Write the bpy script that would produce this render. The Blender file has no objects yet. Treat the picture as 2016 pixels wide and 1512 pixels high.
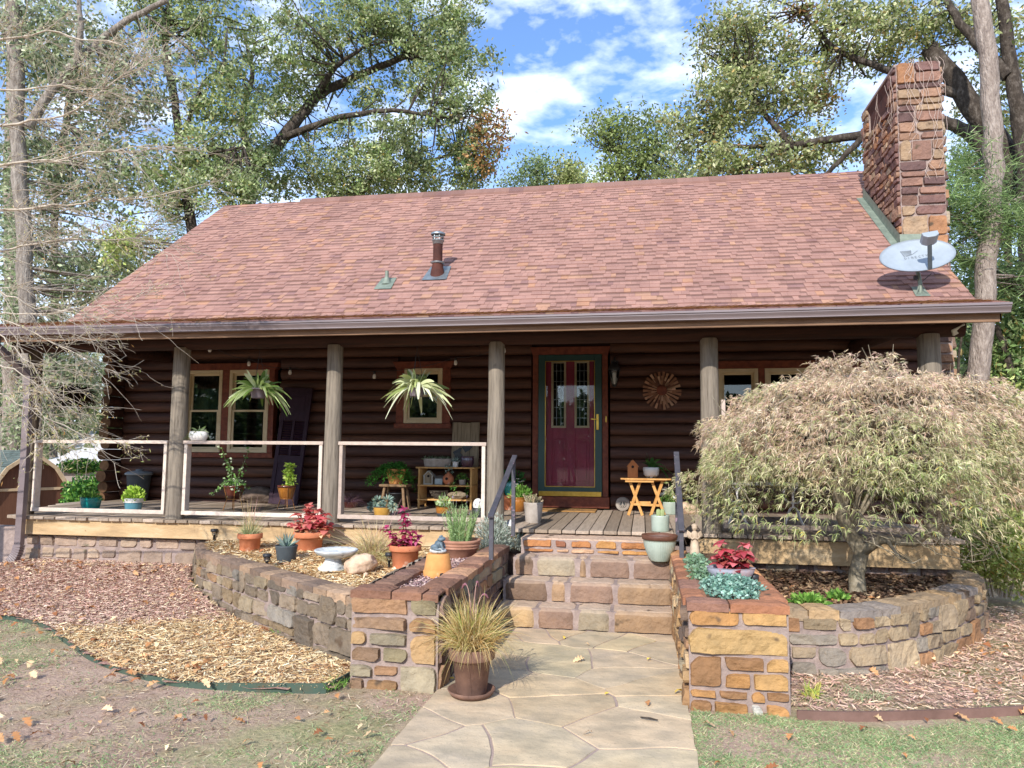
import bpy, math, random
import numpy as np
from mathutils import Vector, Matrix, noise as mnoise

PI = math.pi
SC = bpy.context.scene
COL = SC.collection
rng = np.random.default_rng(7)
random.seed(7)

# ------------------------------------------------------------------ camera
F_PX, CX, CY = 1456.0, 1008.0, 756.0
YAW, PITCH, ROLL = math.radians(10), math.radians(5.1), 0.0076
CAM = np.array([0.0, 0.0, 1.57])
FW = np.array([-math.sin(YAW)*math.cos(PITCH), math.cos(YAW)*math.cos(PITCH), math.sin(PITCH)])
_r = np.array([math.cos(YAW), math.sin(YAW), 0.0])
_u = np.cross(_r, FW)
RT = _r*math.cos(ROLL) + _u*math.sin(ROLL)
UP = _u*math.cos(ROLL) - _r*math.sin(ROLL)


def ray(x, y):
    return FW + RT*(x-CX)/F_PX - UP*(y-CY)/F_PX


def atZ(x, y, z):
    d = ray(x, y)
    return CAM + d*((z-CAM[2])/d[2])


def atY(x, y, Y):
    d = ray(x, y)
    return CAM + d*(Y/d[1])


def mpp(p):                       # metres per photo pixel at a point
    return float((np.asarray(p)-CAM) @ FW)/F_PX


def stonepal(pal, k=.3):
    out = []
    for h, w, _ in pal:
        v = [int(h[i:i+2], 16) for i in (1, 3, 5)]
        g = sum(v)/3
        out.append(('#%02x%02x%02x' % tuple(int(c*(1-k)+g*k) for c in v), w, 1))
    return out


def lin(h, k=1.0):                # '#rrggbb' -> linear rgb
    h = h.lstrip('#')
    v = [int(h[i:i+2], 16)/255 for i in (0, 2, 4)]
    return tuple(min(1.0, k*(c/12.92 if c <= .04045 else ((c+.055)/1.055)**2.4)) for c in v)


# ------------------------------------------------------------------ mesh builder
class MB:
    def __init__(s):
        s.ch = []

    def add(s, V, F, col=(1, 1, 1), smooth=False):
        V = np.asarray(V, dtype=np.float32).reshape(-1, 3)
        if isinstance(F, np.ndarray):
            groups = [F.astype(np.int32)]
        else:
            d = {}
            for f in F:
                d.setdefault(len(f), []).append(f)
            groups = [np.array(v, dtype=np.int32) for v in d.values()]
        col = np.asarray(col, dtype=np.float32)
        for g in groups:
            c = np.broadcast_to(col, (len(g), 3)) if col.ndim == 1 or len(col) == len(g) else np.broadcast_to(col[0], (len(g), 3))
            s.ch.append((V if g is groups[0] else None, g, c, smooth))
        return s

    def box(s, x0, x1, y0, y1, z0, z1, col=(1, 1, 1), M=None):
        V = np.array([(x, y, z) for x in (x0, x1) for y in (y0, y1) for z in (z0, z1)], dtype=float)
        if M is not None:
            V = V @ np.array(M.to_3x3()).T + np.array(M.to_translation())
        return s.add(V, [(0, 1, 3, 2), (4, 6, 7, 5), (0, 4, 5, 1), (2, 3, 7, 6), (0, 2, 6, 4), (1, 5, 7, 3)], col)

    def bar(s, a, b, w, h, col=(1, 1, 1), up=(0, 0, 1)):
        a, b = Vector(a), Vector(b)
        d = (b-a)
        L = d.length
        d.normalize()
        u = Vector(up)
        sd = d.cross(u)
        if sd.length < 1e-4:
            sd = d.cross(Vector((1, 0, 0)))
        sd.normalize()
        u = sd.cross(d)
        M = Matrix(((d.x, sd.x, u.x, a.x), (d.y, sd.y, u.y, a.y), (d.z, sd.z, u.z, a.z), (0, 0, 0, 1)))
        return s.box(0, L, -w/2, w/2, -h/2, h/2, col, M)

    def tube(s, pts, r, n=8, col=(1, 1, 1), cap=True, smooth=True):
        P = np.asarray(pts, dtype=float)
        m = len(P)
        R = np.broadcast_to(np.asarray(r, dtype=float), (m,))
        T = np.gradient(P, axis=0)
        T /= np.linalg.norm(T, axis=1)[:, None]+1e-9
        ref = np.array([0, 0, 1.0]) if abs(T[:, 2]).mean() < .8 else np.array([1.0, 0, 0])
        A = np.cross(T, ref)
        A /= np.linalg.norm(A, axis=1)[:, None]+1e-9
        B = np.cross(T, A)
        t = np.arange(n)*2*PI/n
        V = P[:, None]+R[:, None, None]*(A[:, None]*np.cos(t)[None, :, None]+B[:, None]*np.sin(t)[None, :, None])
        i, j = np.meshgrid(np.arange(m-1), np.arange(n), indexing='ij')
        j2 = (j+1) % n
        F = np.stack([i*n+j, (i+1)*n+j, (i+1)*n+j2, i*n+j2], -1).reshape(-1, 4)
        s.add(V.reshape(-1, 3), F, col, smooth)
        if cap:
            s.add(V[0], [tuple(range(n))], col)
            s.add(V[-1], [tuple(range(n-1, -1, -1))], col)
        return s

    def lathe(s, prof, n=28, col=(1, 1, 1), c=(0, 0, 0), smooth=True, rib=None, ell=1.0):
        P = np.asarray(prof, dtype=float)
        m = len(P)
        t = np.arange(n)*2*PI/n
        rr = P[:, 0][:, None]*np.ones(n)[None]
        if rib:
            rr = rr*(1+rib[1]*np.cos(rib[0]*t)[None]*np.array([1 if rib[2] <= z <= rib[3] else 0 for z in P[:, 1]])[:, None])
        V = np.stack([rr*np.cos(t)+c[0], rr*np.sin(t)*ell+c[1], np.repeat(P[:, 1][:, None], n, 1)+c[2]], -1)
        i, j = np.meshgrid(np.arange(m-1), np.arange(n), indexing='ij')
        j2 = (j+1) % n
        F = np.stack([i*n+j, i*n+j2, (i+1)*n+j2, (i+1)*n+j], -1).reshape(-1, 4)
        return s.add(V.reshape(-1, 3), F, col, smooth)

    def blob(s, c, r, amp=.15, f=2.0, seed=0, n=(14, 20), col=(1, 1, 1), smooth=True, flat=None, M=None):
        a = np.linspace(0, PI, n[0])
        b = np.arange(n[1])*2*PI/n[1]
        V = []
        for u in a:
            for v in b:
                d = Vector((math.sin(u)*math.cos(v), math.sin(u)*math.sin(v), math.cos(u)))
                k = 1+amp*mnoise.fractal(d*f+Vector((seed*3.1, seed, 0)), 1, 2, 3)
                if flat:
                    k *= 1+flat*(abs(mnoise.cell(d*f*1.3+Vector((seed, 0, 5))))-.5)
                p = Vector((d.x*r[0]*k, d.y*r[1]*k, d.z*r[2]*k))
                if M:
                    p = M @ p
                V.append((p.x+c[0], p.y+c[1], p.z+c[2]))
        m, q = n
        i, j = np.meshgrid(np.arange(m-1), np.arange(q), indexing='ij')
        j2 = (j+1) % q
        F = np.stack([i*q+j, (i+1)*q+j, (i+1)*q+j2, i*q+j2], -1).reshape(-1, 4)
        return s.add(V, F, col, smooth)

    def prism(s, poly, y0, y1, col=(1, 1, 1)):            # polygon in x,z extruded along y
        n = len(poly)
        V = [(x, y0, z) for x, z in poly]+[(x, y1, z) for x, z in poly]
        F = [tuple(range(n)), tuple(range(2*n-1, n-1, -1))]+[(i, (i+1) % n+0, (i+1) % n+n, i+n) for i in range(n)]
        F[2:] = [(i+n, (i+1) % n+n, (i+1) % n, i) for i in range(n)]
        return s.add(V, F, col)

    def build(s, name, m, parent=None, smooth=None, bevel=0, label=None):
        Vs, off, starts, loops, cols, sm = [], 0, [], [], [], []
        lo = 0
        base = 0
        for V, g, c, smf in s.ch:
            if V is not None:
                base = off
                Vs.append(V)
                off += len(V)
            k = g.shape[1]
            loops.append((g+base).ravel())
            starts.append(lo+np.arange(len(g))*k)
            lo += g.size
            cols.append(c)
            sm.append(np.full(len(g), smf if smooth is None else smooth))
        me = bpy.data.meshes.new(name)
        V = np.concatenate(Vs)
        L = np.concatenate(loops).astype(np.int32)
        S = np.concatenate(starts).astype(np.int32)
        me.vertices.add(len(V))
        me.vertices.foreach_set('co', V.astype(np.float32).ravel())
        me.loops.add(len(L))
        me.loops.foreach_set('vertex_index', L)
        me.polygons.add(len(S))
        me.polygons.foreach_set('loop_start', S)
        me.polygons.foreach_set('use_smooth', np.concatenate(sm))
        cc = np.concatenate(cols)
        at = me.attributes.new('Col', 'FLOAT_COLOR', 'FACE')
        at.data.foreach_set('color', np.concatenate([cc, np.ones((len(cc), 1))], 1).astype(np.float32).ravel())
        me.update(calc_edges=True)
        me.materials.append(m)
        o = bpy.data.objects.new(name, me)
        COL.objects.link(o)
        if parent is not None:
            o.parent = parent
        if label:
            o['label'] = label
        if bevel:
            b = o.modifiers.new('bevel', 'BEVEL')
            b.width = bevel
            b.segments = 2
            b.limit_method = 'ANGLE'
        return o

    def blades(s, P, D, L, W, col, droop=0.0, seg=3, shape='leaf', side=None, cup=0.0):
        P = np.asarray(P, float).reshape(-1, 3)
        N = len(P)
        D = np.broadcast_to(np.asarray(D, float), (N, 3)).copy()
        D /= np.linalg.norm(D, axis=1)[:, None]+1e-9
        L = np.broadcast_to(np.asarray(L, float), (N,))
        W = np.broadcast_to(np.asarray(W, float), (N,))
        droop = np.broadcast_to(np.asarray(droop, float), (N,))
        if side is None:
            rv = rng.normal(size=(N, 3))
            rv[:, 2] = rv[:, 2]*.4+.2
            S = np.cross(D, rv)
        else:
            S = np.broadcast_to(np.asarray(side, float), (N, 3)).copy()
        S /= np.linalg.norm(S, axis=1)[:, None]+1e-9
        t = np.linspace(0, 1, seg+1)
        if shape == 'leaf' and seg == 1:
            w = np.array([.95, .2])
        elif shape == 'leaf':
            w = np.sin(PI*np.clip(t, .03, .985)**.8)
        elif shape == 'strap':
            w = np.clip(np.sin(PI*np.clip(.12+.85*t, 0, 1))**.6, .12, 1)
        elif shape == 'stick':
            w = np.ones_like(t)
        else:
            w = (1-t)**.7+.04
        mid = P[:, None]+D[:, None]*(L[:, None]*t)[:, :, None]
        mid[:, :, 2] -= (droop*L)[:, None]*(t**2)[None]
        hw = (W[:, None]*w[None]/2)[:, :, None]*S[:, None]
        V = np.stack([mid-hw, mid+hw], 2)         # N,seg+1,2,3
        if cup:
            V[:, :, :, 2] += (cup*W)[:, None, None]*w[None, :, None]
        V = V.reshape(-1, 3)
        b = np.arange(N)[:, None]*(seg+1)*2+np.arange(seg)[None]*2
        Fq = np.stack([b, b+1, b+3, b+2], -1).reshape(-1, 4)
        c = np.asarray(col, float)
        if c.ndim == 2:
            c = np.repeat(c, seg, 0)
        return s.add(V, Fq, c, False)

    def cards(s, P, L, W, col, bias=None):
        P = np.asarray(P, float)
        N = len(P)
        D = rng.normal(size=(N, 3))
        if bias is not None:
            D += bias
        D /= np.linalg.norm(D, axis=1)[:, None]
        S = np.cross(D, rng.normal(size=(N, 3)))
        S /= np.linalg.norm(S, axis=1)[:, None]+1e-9
        L = np.broadcast_to(L, (N,))[:, None]
        W = np.broadcast_to(W, (N,))[:, None]
        V = np.stack([P-D*L/2, P+S*W/2+D*L*.08, P+D*L/2, P-S*W/2+D*L*.08], 1).reshape(-1, 3)
        return s.add(V, np.arange(4*N).reshape(-1, 4), col, False)


def pick(pal, n, jit=.18):
    """n colours from [(hex, weight, k)] with brightness jitter"""
    C = np.array([lin(p[0]) for p in pal])
    w = np.array([p[1] for p in pal], float)
    idx = rng.choice(len(pal), n, p=w/w.sum())
    return np.clip(C[idx]*(1+jit*rng.normal(size=(n, 1))), .004, .95)


# ------------------------------------------------------------------ materials
def mat(name, c1, c2=None, scale=6, rough=.85, bump=.2, bscale=40, stretch=(1, 1, 1), attr=False, detail=6,
        metal=0.0, spec=.3, trans=0.0, bdist=.01, c3=None, speck=None, coat=0.0):
    m = bpy.data.materials.new(name)
    m.use_nodes = True
    nt = m.node_tree
    N, Lk = nt.nodes, nt.links
    bs = N['Principled BSDF']
    out = N['Material Output']
    tc = N.new('ShaderNodeTexCoord')
    mp = N.new('ShaderNodeMapping')
    mp.inputs['Scale'].default_value = stretch
    Lk.new(tc.outputs['Object'], mp.inputs[0])
    nz = N.new('ShaderNodeTexNoise')
    nz.inputs['Scale'].default_value = scale
    nz.inputs['Detail'].default_value = detail
    nz.inputs['Roughness'].default_value = .65
    Lk.new(mp.outputs[0], nz.inputs['Vector'])
    rp = N.new('ShaderNodeValToRGB')
    e = rp.color_ramp.elements
    e[0].position, e[1].position = .3, .7
    c2 = c2 or c1
    e[0].color, e[1].color = (*c1, 1), (*c2, 1)
    if c3:
        x = e.new(.5)
        x.color = (*c3, 1)
    Lk.new(nz.outputs['Fac'], rp.inputs[0])
    cur = rp.outputs[0]
    if attr:
        a = N.new('ShaderNodeAttribute')
        a.attribute_name = 'Col'
        mx = N.new('ShaderNodeMix')
        mx.data_type = 'RGBA'
        mx.blend_type = 'MULTIPLY'
        mx.inputs[0].default_value = 1
        Lk.new(a.outputs['Color'], mx.inputs[6])
        Lk.new(cur, mx.inputs[7])
        cur = mx.outputs[2]
    if speck:
        v = N.new('ShaderNodeTexNoise')
        v.inputs['Scale'].default_value = speck[1]
        v.inputs['Detail'].default_value = 3
        Lk.new(tc.outputs['Object'], v.inputs['Vector'])
        r2 = N.new('ShaderNodeValToRGB')
        r2.color_ramp.elements[0].position = speck[2]
        r2.color_ramp.elements[1].position = speck[2]+.08
        Lk.new(v.outputs['Fac'], r2.inputs[0])
        mx = N.new('ShaderNodeMix')
        mx.data_type = 'RGBA'
        Lk.new(r2.outputs[0], mx.inputs[0])
        Lk.new(cur, mx.inputs[6])
        mx.inputs[7].default_value = (*speck[0], 1)
        cur = mx.outputs[2]
    Lk.new(cur, bs.inputs['Base Color'])
    bs.inputs['Roughness'].default_value = rough
    bs.inputs['Metallic'].default_value = metal
    bs.inputs['Specular IOR Level'].default_value = spec
    bs.inputs['Coat Weight'].default_value = coat
    if bump:
        n2 = N.new('ShaderNodeTexNoise')
        n2.inputs['Scale'].default_value = bscale
        n2.inputs['Detail'].default_value = 5
        Lk.new(mp.outputs[0], n2.inputs['Vector'])
        bp = N.new('ShaderNodeBump')
        bp.inputs['Strength'].default_value = bump
        bp.inputs['Distance'].default_value = bdist
        Lk.new(n2.outputs['Fac'], bp.inputs['Height'])
        Lk.new(bp.outputs[0], bs.inputs['Normal'])
    if trans:
        tr = N.new('ShaderNodeBsdfTranslucent')
        Lk.new(cur, tr.inputs[0])
        ms = N.new('ShaderNodeMixShader')
        ms.inputs[0].default_value = trans
        Lk.new(bs.outputs[0], ms.inputs[1])
        Lk.new(tr.outputs[0], ms.inputs[2])
        Lk.new(ms.outputs[0], out.inputs[0])
    return m


def glass(name, tint=(.9, .95, .95), refl=1.0, ior=1.5):
    m = bpy.data.materials.new(name)
    m.use_nodes = True
    nt = m.node_tree
    N, Lk = nt.nodes, nt.links
    N.remove(N['Principled BSDF'])
    t = N.new('ShaderNodeBsdfTransparent')
    t.inputs[0].default_value = (*tint, 1)
    g = N.new('ShaderNodeBsdfGlossy')
    g.inputs['Roughness'].default_value = .015
    f = N.new('ShaderNodeFresnel')
    f.inputs[0].default_value = ior
    ms = N.new('ShaderNodeMixShader')
    Lk.new(f.outputs[0], ms.inputs[0])
    Lk.new(t.outputs[0], ms.inputs[1])
    Lk.new(g.outputs[0], ms.inputs[2])
    Lk.new(ms.outputs[0], N['Material Output'].inputs[0])
    return m


W1 = (1, 1, 1)
g8 = (.78, .78, .78)
M = {}
M['log'] = mat('log_stain', lin('#694330'), lin('#3b241a'), 3, .58, .6, 26, (.6, 9, 9), attr=True, c3=lin('#523326'), spec=.45, speck=(lin('#2a1710'), 5, .68))
M['logend'] = mat('log_end_grain', lin('#b39a80'), lin('#7d6652'), 14, .9, .4, 60, attr=True)
M['post'] = mat('weathered_post', lin('#978a78'), lin('#62584b'), 5, .85, .8, 22, (7, 7, .5), attr=True, c3=lin('#83786a'), spec=.2, speck=(lin('#544a3e'), 4, .67))
M['beam'] = mat('dark_beam', lin('#4a2c20'), lin('#261712'), 3, .75, .4, 24, (.5, 8, 8))
M['fascia'] = mat('fascia_wood', lin('#94745a'), lin('#5e4433'), 4, .75, .3, 30, (.4, 9, 9))
M['trim'] = mat('red_brown_trim', lin('#8a4a32'), lin('#5e2e20'), 4, .55, .25, 30, (4, 4, 4))
M['cream'] = mat('cream_frame', lin('#dccaa6'), lin('#c9b48c'), 6, .5, .05, 40)
M['dark'] = mat('dark_interior', (.02, .018, .016), (.03, .027, .024), 3, .9, 0)
M['curtain'] = mat('curtain_cloth', lin('#8a8f85'), lin('#5f6660'), 9, .9, .3, 20, (9, 9, .3), trans=.2)
M['pane'] = glass('window_glass', (.55, .62, .6), ior=1.75)
M['stormglass'] = glass('door_glass', (.93, .94, .94), ior=1.42)
M['green'] = mat('dark_green_paint', lin('#21463f'), lin('#1a3a35'), 5, .4, .05, 40, spec=.5)
M['reddoor'] = mat('crimson_door_paint', lin('#a81c40'), lin('#8f1636'), 4, .42, .05, 30, spec=.5)
M['brass'] = mat('brass', lin('#d8b45a'), lin('#b38c3c'), 10, .28, .05, 40, metal=1.0)
M['steel'] = mat('bare_metal', lin('#a9b0b0'), lin('#7f8787'), 9, .45, .1, 40, metal=.8)
M['black'] = mat('black_metal', (.018, .018, .02), (.03, .03, .033), 10, .5, .1, 60, spec=.5)
M['gutter'] = mat('taupe_gutter', lin('#827473'), lin('#6e6160'), 3, .38, .06, 30, (.4, 3, 3), spec=.5)
M['deckw'] = mat('weathered_deck', (1.15, 1.13, 1.1), (.72, .7, .68), 4, .85, .5, 18, (9, .6, 9), attr=True, c3=(.95, .94, .92), spec=.2)
M['rim'] = mat('honey_rim_board', lin('#cdb692'), lin('#a08462'), 2.2, .8, .4, 24, (.8, 4, 3), c3=lin('#bb9d74'), speck=(lin('#7b5c3a'), 9, .7))
M['rail'] = mat('railing_wood', (1.1, 1.08, 1.05), (.8, .78, .77), 5, .85, .4, 26, (3, 3, 3), attr=True)
M['stone'] = mat('sandstone', g8, (1.2, 1.15, 1.05), 7, .92, 1.0, 24, attr=True, bdist=.02, c3=(.98, .95, .92), speck=(lin('#5b4a3a'), 6, .66))
M['stonew'] = mat('wall_sandstone', g8, (1.2, 1.18, 1.12), 8, .92, .9, 30, attr=True, bdist=.015, c3=(.97, .95, .93), speck=(lin('#6c6450'), 5, .66))
M['mortar'] = mat('mortar', lin('#a89489'), lin('#80706a'), 14, .95, .6, 60)
M['shingle'] = mat('red_shingle', (.84, .82, .82), (1.13, 1.12, 1.1), 1.3, .95, .9, 200, (2.2, .6, .6), attr=True, bdist=.006, c3=(.98, .98, .98), spec=.15, detail=9)
M['flash'] = mat('copper_green_flashing', lin('#8c9483'), lin('#667064'), 8, .6, .1, 40, metal=.2)
M['rust'] = mat('rusty_sheet', lin('#5a3226'), lin('#38201a'), 6, .8, .2, 40)
M['dish'] = mat('dish_paint', lin('#9ca4aa'), lin('#8b9398'), 5, .5, .03, 60, spec=.4, speck=(lin('#9aa09c'), 22, .70))
M['logo'] = mat('faded_print', lin('#6c7175'), lin('#767b7f'), 20, .7, 0)
M['leaf'] = mat('leaves', (.8, .8, .8), (1.15, 1.15, 1.1), 1.2, .5, 0, attr=True, trans=.42, spec=.35)
M['leaff'] = mat('fine_leaves', (.85, .85, .85), (1.12, 1.12, 1.1), 3, .6, 0, attr=True, trans=.28, spec=.2)
M['bark'] = mat('bark', lin('#aca295'), lin('#645a50'), 5, .95, 1.0, 16, (3, 3, .7), c3=lin('#887d72'), bdist=.04)
M['barkd'] = mat('dark_bark', lin('#6c6258'), lin('#2a231e'), 6, .95, .9, 18, (2, 2, 1), c3=lin('#423930'), bdist=.03)
M['barkp'] = mat('pine_bark', lin('#b3a497'), lin('#75675e'), 6, .95, 1.0, 14, (3, 3, .8), c3=lin('#96877b'), bdist=.05)
M['twig'] = mat('pale_twig', lin('#cfc2b0'), lin('#a39480'), 9, .9, .2, 40)
M['maplebark'] = mat('maple_bark', lin('#a39782'), lin('#5f5644'), 9, .9, .6, 30, c3=lin('#837863'))
M['terra'] = mat('terracotta', lin('#cd8560'), lin('#b86d4a'), 9, .85, .15, 60, c3=lin('#c67a54'), speck=(lin('#dcc0aa'), 6, .62))
M['terrap'] = mat('pale_terracotta', lin('#d49a5c'), lin('#c07f45'), 7, .9, .15, 60, speck=(lin('#d9bd96'), 6, .66))
M['terraw'] = mat('weathered_terracotta', lin('#b98c74'), lin('#8f6550'), 7, .88, .2, 50, c3=lin('#ab7a62'), speck=(lin('#c9b5a4'), 6, .66))
M['terrad'] = mat('old_brown_terracotta', lin('#8b6a58'), lin('#5f473c'), 6, .8, .2, 50, c3=lin('#75584a'), speck=(lin('#b7a08f'), 7, .69))
M['soil'] = mat('potting_soil', lin('#4a382c'), lin('#2c2019'), 30, .98, .8, 80)
M['teal'] = mat('teal_glaze', lin('#1f9a8f'), lin('#0d6f6b'), 5, .2, .05, 20, (1, 1, 6), spec=.6, coat=.5)
M['blueg'] = mat('blue_glaze', lin('#5f93a0'), lin('#3f7788'), 5, .25, .05, 20, spec=.6, coat=.4)
M['white'] = mat('white_ceramic', lin('#ece8e0'), lin('#dcd6cc'), 6, .35, .03, 40, spec=.5)
M['greyp'] = mat('charcoal_pot', lin('#4c5254'), lin('#3c4144'), 8, .6, .08, 50)
M['brownp'] = mat('brown_glaze', lin('#6a3325'), lin('#421c15'), 6, .28, .3, 16, spec=.6, coat=.4)
M['amber'] = mat('amber_glaze', lin('#b5762e'), lin('#7d4a1c'), 5, .25, .1, 20, spec=.6, coat=.4)
M['yellow'] = mat('ochre_glaze', lin('#c99c4c'), lin('#a6782f'), 5, .3, .1, 20, spec=.5, coat=.3)
M['cement'] = mat('cement', lin('#b9aea2'), lin('#94887c'), 9, .92, .3, 60, c3=lin('#a89c90'))
M['concrete'] = mat('white_concrete', lin('#d6d6d2'), lin('#a5a9a9'), 12, .93, .6, 50, speck=(lin('#6e7476'), 14, .64))
M['celadon'] = mat('celadon_glaze', lin('#b3bcae'), lin('#93a193'), 5, .35, .05, 30, spec=.5, coat=.3)
M['bandbrown'] = mat('brown_band', lin('#75503f'), lin('#5a3a2e'), 8, .5, .1, 40)
M['purplep'] = mat('purple_glaze', lin('#38304a'), lin('#5b3a3a'), 4, .25, .1, 20, spec=.6, coat=.4)
M['bamboo'] = mat('light_wood', lin('#d0a366'), lin('#b08148'), 6, .6, .2, 30, (5, 5, 2))
M['teak'] = mat('teak', lin('#d9a766'), lin('#bd8444'), 6, .55, .2, 30, (3, 3, 3))
M['cedar'] = mat('cedar', lin('#c98552'), lin('#ad6a3c'), 6, .7, .2, 30, (5, 5, 1))
M['oldwood'] = mat('old_plank', lin('#a3937c'), lin('#6c5f4c'), 5, .9, .6, 24, (9, 9, .6), c3=lin('#8d7d66'))
M['stoolw'] = mat('stool_wood', lin('#9a7d5e'), lin('#6e563e'), 6, .8, .3, 30, (2, 4, 4))
M['shutter'] = mat('plum_paint', lin('#3a2230'), lin('#2a1622'), 6, .6, .2, 30, (2, 2, 1), speck=(lin('#54414c'), 30, .7))
M['bag'] = mat('brown_canvas', lin('#7d6a5c'), lin('#54463c'), 7, .95, .6, 40)
M['copper'] = mat('copper_wire', lin('#c98e54'), lin('#a36a38'), 10, .4, .05, 40, metal=.6)
M['handrail'] = mat('worn_dark_rail', lin('#524e53'), lin('#3a3a40'), 7, .55, .15, 40, speck=(lin('#8f7480'), 18, .62), spec=.5)
M['rock'] = mat('pale_rock', lin('#d9bda0'), lin('#a98b74'), 9, .95, .9, 22, c3=lin('#c7a98d'), bdist=.02)
M['rockw'] = mat('white_rock', lin('#e6e2dc'), lin('#bdb6ae'), 10, .95, .9, 24, bdist=.02)
M['statue'] = mat('weathered_statue', lin('#d3bda2'), lin('#9f8a74'), 12, .95, .5, 50)
M['cloth'] = mat('coir', lin('#b68a55'), lin('#8c6639'), 30, .98, .6, 120)
M['bulb'] = glass('bulb_glass', (.95, .95, .92), ior=1.6)
M['straw'] = mat('straw', (.85, .85, .85), (1.1, 1.1, 1.1), 4, .85, 0, attr=True, spec=.2)
M['shedw'] = mat('shed_siding', lin('#6e4a36'), lin('#593a2a'), 5, .8, .3, 20, (9, 9, .4))
M['shedr'] = mat('grey_shingles', lin('#7d8580'), lin('#5d6660'), 8, .9, .4, 40, attr=True)
M['tan'] = mat('tan_trim', lin('#c9b08d'), lin('#b39a78'), 6, .7, .1, 30)
M['nbroof'] = mat('pale_metal_roof', lin('#d2d0cf'), lin('#b7b3b1'), 4, .6, .1, 30)
M['nbwall'] = mat('grey_siding', lin('#a0938b'), lin('#7d7069'), 6, .85, .2, 20, (.3, .3, 9))
M['edgeg'] = mat('green_steel_edging', lin('#3f4d42'), lin('#57503f'), 5, .6, .15, 40, c3=lin('#45574a'))
M['edgeb'] = mat('brown_edging', lin('#83655a'), lin('#6a5046'), 6, .8, .2, 40)
M['clear'] = glass('clear_plastic', (.92, .94, .94))
M['ivory'] = mat('ivory_plastic', lin('#d9d5c6'), lin('#c6c2b2'), 8, .5, .03, 40)
M['slate'] = mat('grey_slate', lin('#5a5a58'), lin('#3f403f'), 8, .85, .4, 40)
M['wgloss'] = mat('white_iron', lin('#efe9e2'), lin('#ddd3ca'), 8, .45, .1, 40, spec=.4)


# ------------------------------------------------------------------ tags
def tag(o, label=None, cat=None, group=None, kind=None):
    if label:
        o['label'] = label
    if cat:
        o['category'] = cat
    if group:
        o['group'] = group
    if kind:
        o['kind'] = kind
    return o


def thing(name, label, cat, loc=(0, 0, 0), group=None, rz=0):
    o = bpy.data.objects.new(name, None)
    o.empty_display_size = .1
    COL.objects.link(o)
    o.location = tuple(float(v) for v in loc)
    o.rotation_euler = (0, 0, rz)
    return tag(o, label, cat, group)


def struct(o):
    o['kind'] = 'structure'
    return o


def stuff(o, label, cat):
    o['kind'] = 'stuff'
    return tag(o, label, cat)


def sstep(x, a, b):
    t = np.clip((np.asarray(x, float)-a)/(b-a), 0, 1)
    return t*t*(3-2*t)
# ------------------------------------------------------------------ masonry
def ashlar(x0, z0, x1, z1, h=.12, asp=3.4, rr=random, tall=.2):
    """irregular coursed rubble: block courses, some stones standing full height"""
    out = []
    z = z0
    while z < z1-.01:
        H = h*rr.uniform(1.7, 2.4)
        if z1-z-H < h*1.1:
            H = z1-z
        two = H > 1.35*h
        x = x0
        while x < x1-.01:
            if two and rr.random() < tall:
                w = min(H*rr.uniform(.45, 1.5), x1-x)
                if x1-x-w < .1:
                    w = x1-x
                out.append((x, z, x+w, z+H))
            else:
                w = min(H*rr.uniform(1.3, 2.6), x1-x)
                if x1-x-w < .16:
                    w = x1-x
                n = 1 if not two else (3 if H > 2.2*h and rr.random() < .5 else 2)
                cut = [0]+sorted((i+1)/n+rr.uniform(-.13, .13) for i in range(n-1))+[1]
                for c0, c1 in zip(cut[:-1], cut[1:]):
                    a, b = z+H*c0, z+H*c1
                    lim = (b-a)*rr.uniform(1.9, asp)
                    if w > lim and w > .2:
                        t = w*rr.uniform(.3, .7)
                        out += [(x, a, x+t, b), (x+t, a+rr.choice((0, 0, .012)), x+w, b)]
                    else:
                        out.append((x, a, x+w, b))
            x += w
        z += H
    return out


OCHRE = [('#b88a50', 3, 1), ('#a87642', 3, 1), ('#8f6a4a', 2, 1), ('#c09a66', 2, 1), ('#7c5f4b', 1.5, 1), ('#9c8a68', 1, 1), ('#a8744a', .8, 1)]
GREYB = [('#8d7c66', 3, 1), ('#7c6d5a', 3, 1), ('#9c8a6e', 2, 1), ('#8a7558', 2, 1), ('#a5805a', 1, 1), ('#847c70', 1, 1), ('#6f6252', 1, 1)]
REDB = [('#8e6a55', 3, 1), ('#a5764e', 2.5, 1), ('#7d5a4c', 2.5, 1), ('#a98f6c', 2, 1), ('#a87048', .9, 1), ('#8b8164', 1, 1), ('#6d5048', 1.2, 1)]
STEPC = [('#93705a', 3, 1), ('#a37e58', 2.5, 1), ('#84664f', 2, 1), ('#ae8a5c', 2, 1), ('#9c8a6e', 1.2, 1)]
CHIM = stonepal([('#8d6654', 4, 1), ('#7d5850', 3, 1), ('#9c7359', 2.5, 1), ('#a58565', 1.6, 1), ('#a9724a', .8, 1), ('#6d4e49', 1.4, 1), ('#8b7560', 1, 1)], .24)
OCHRE, GREYB, REDB, STEPC = (stonepal(p, k) for p, k in ((OCHRE, .35), (GREYB, .15), (REDB, .38), (STEPC, .27)))


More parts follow.
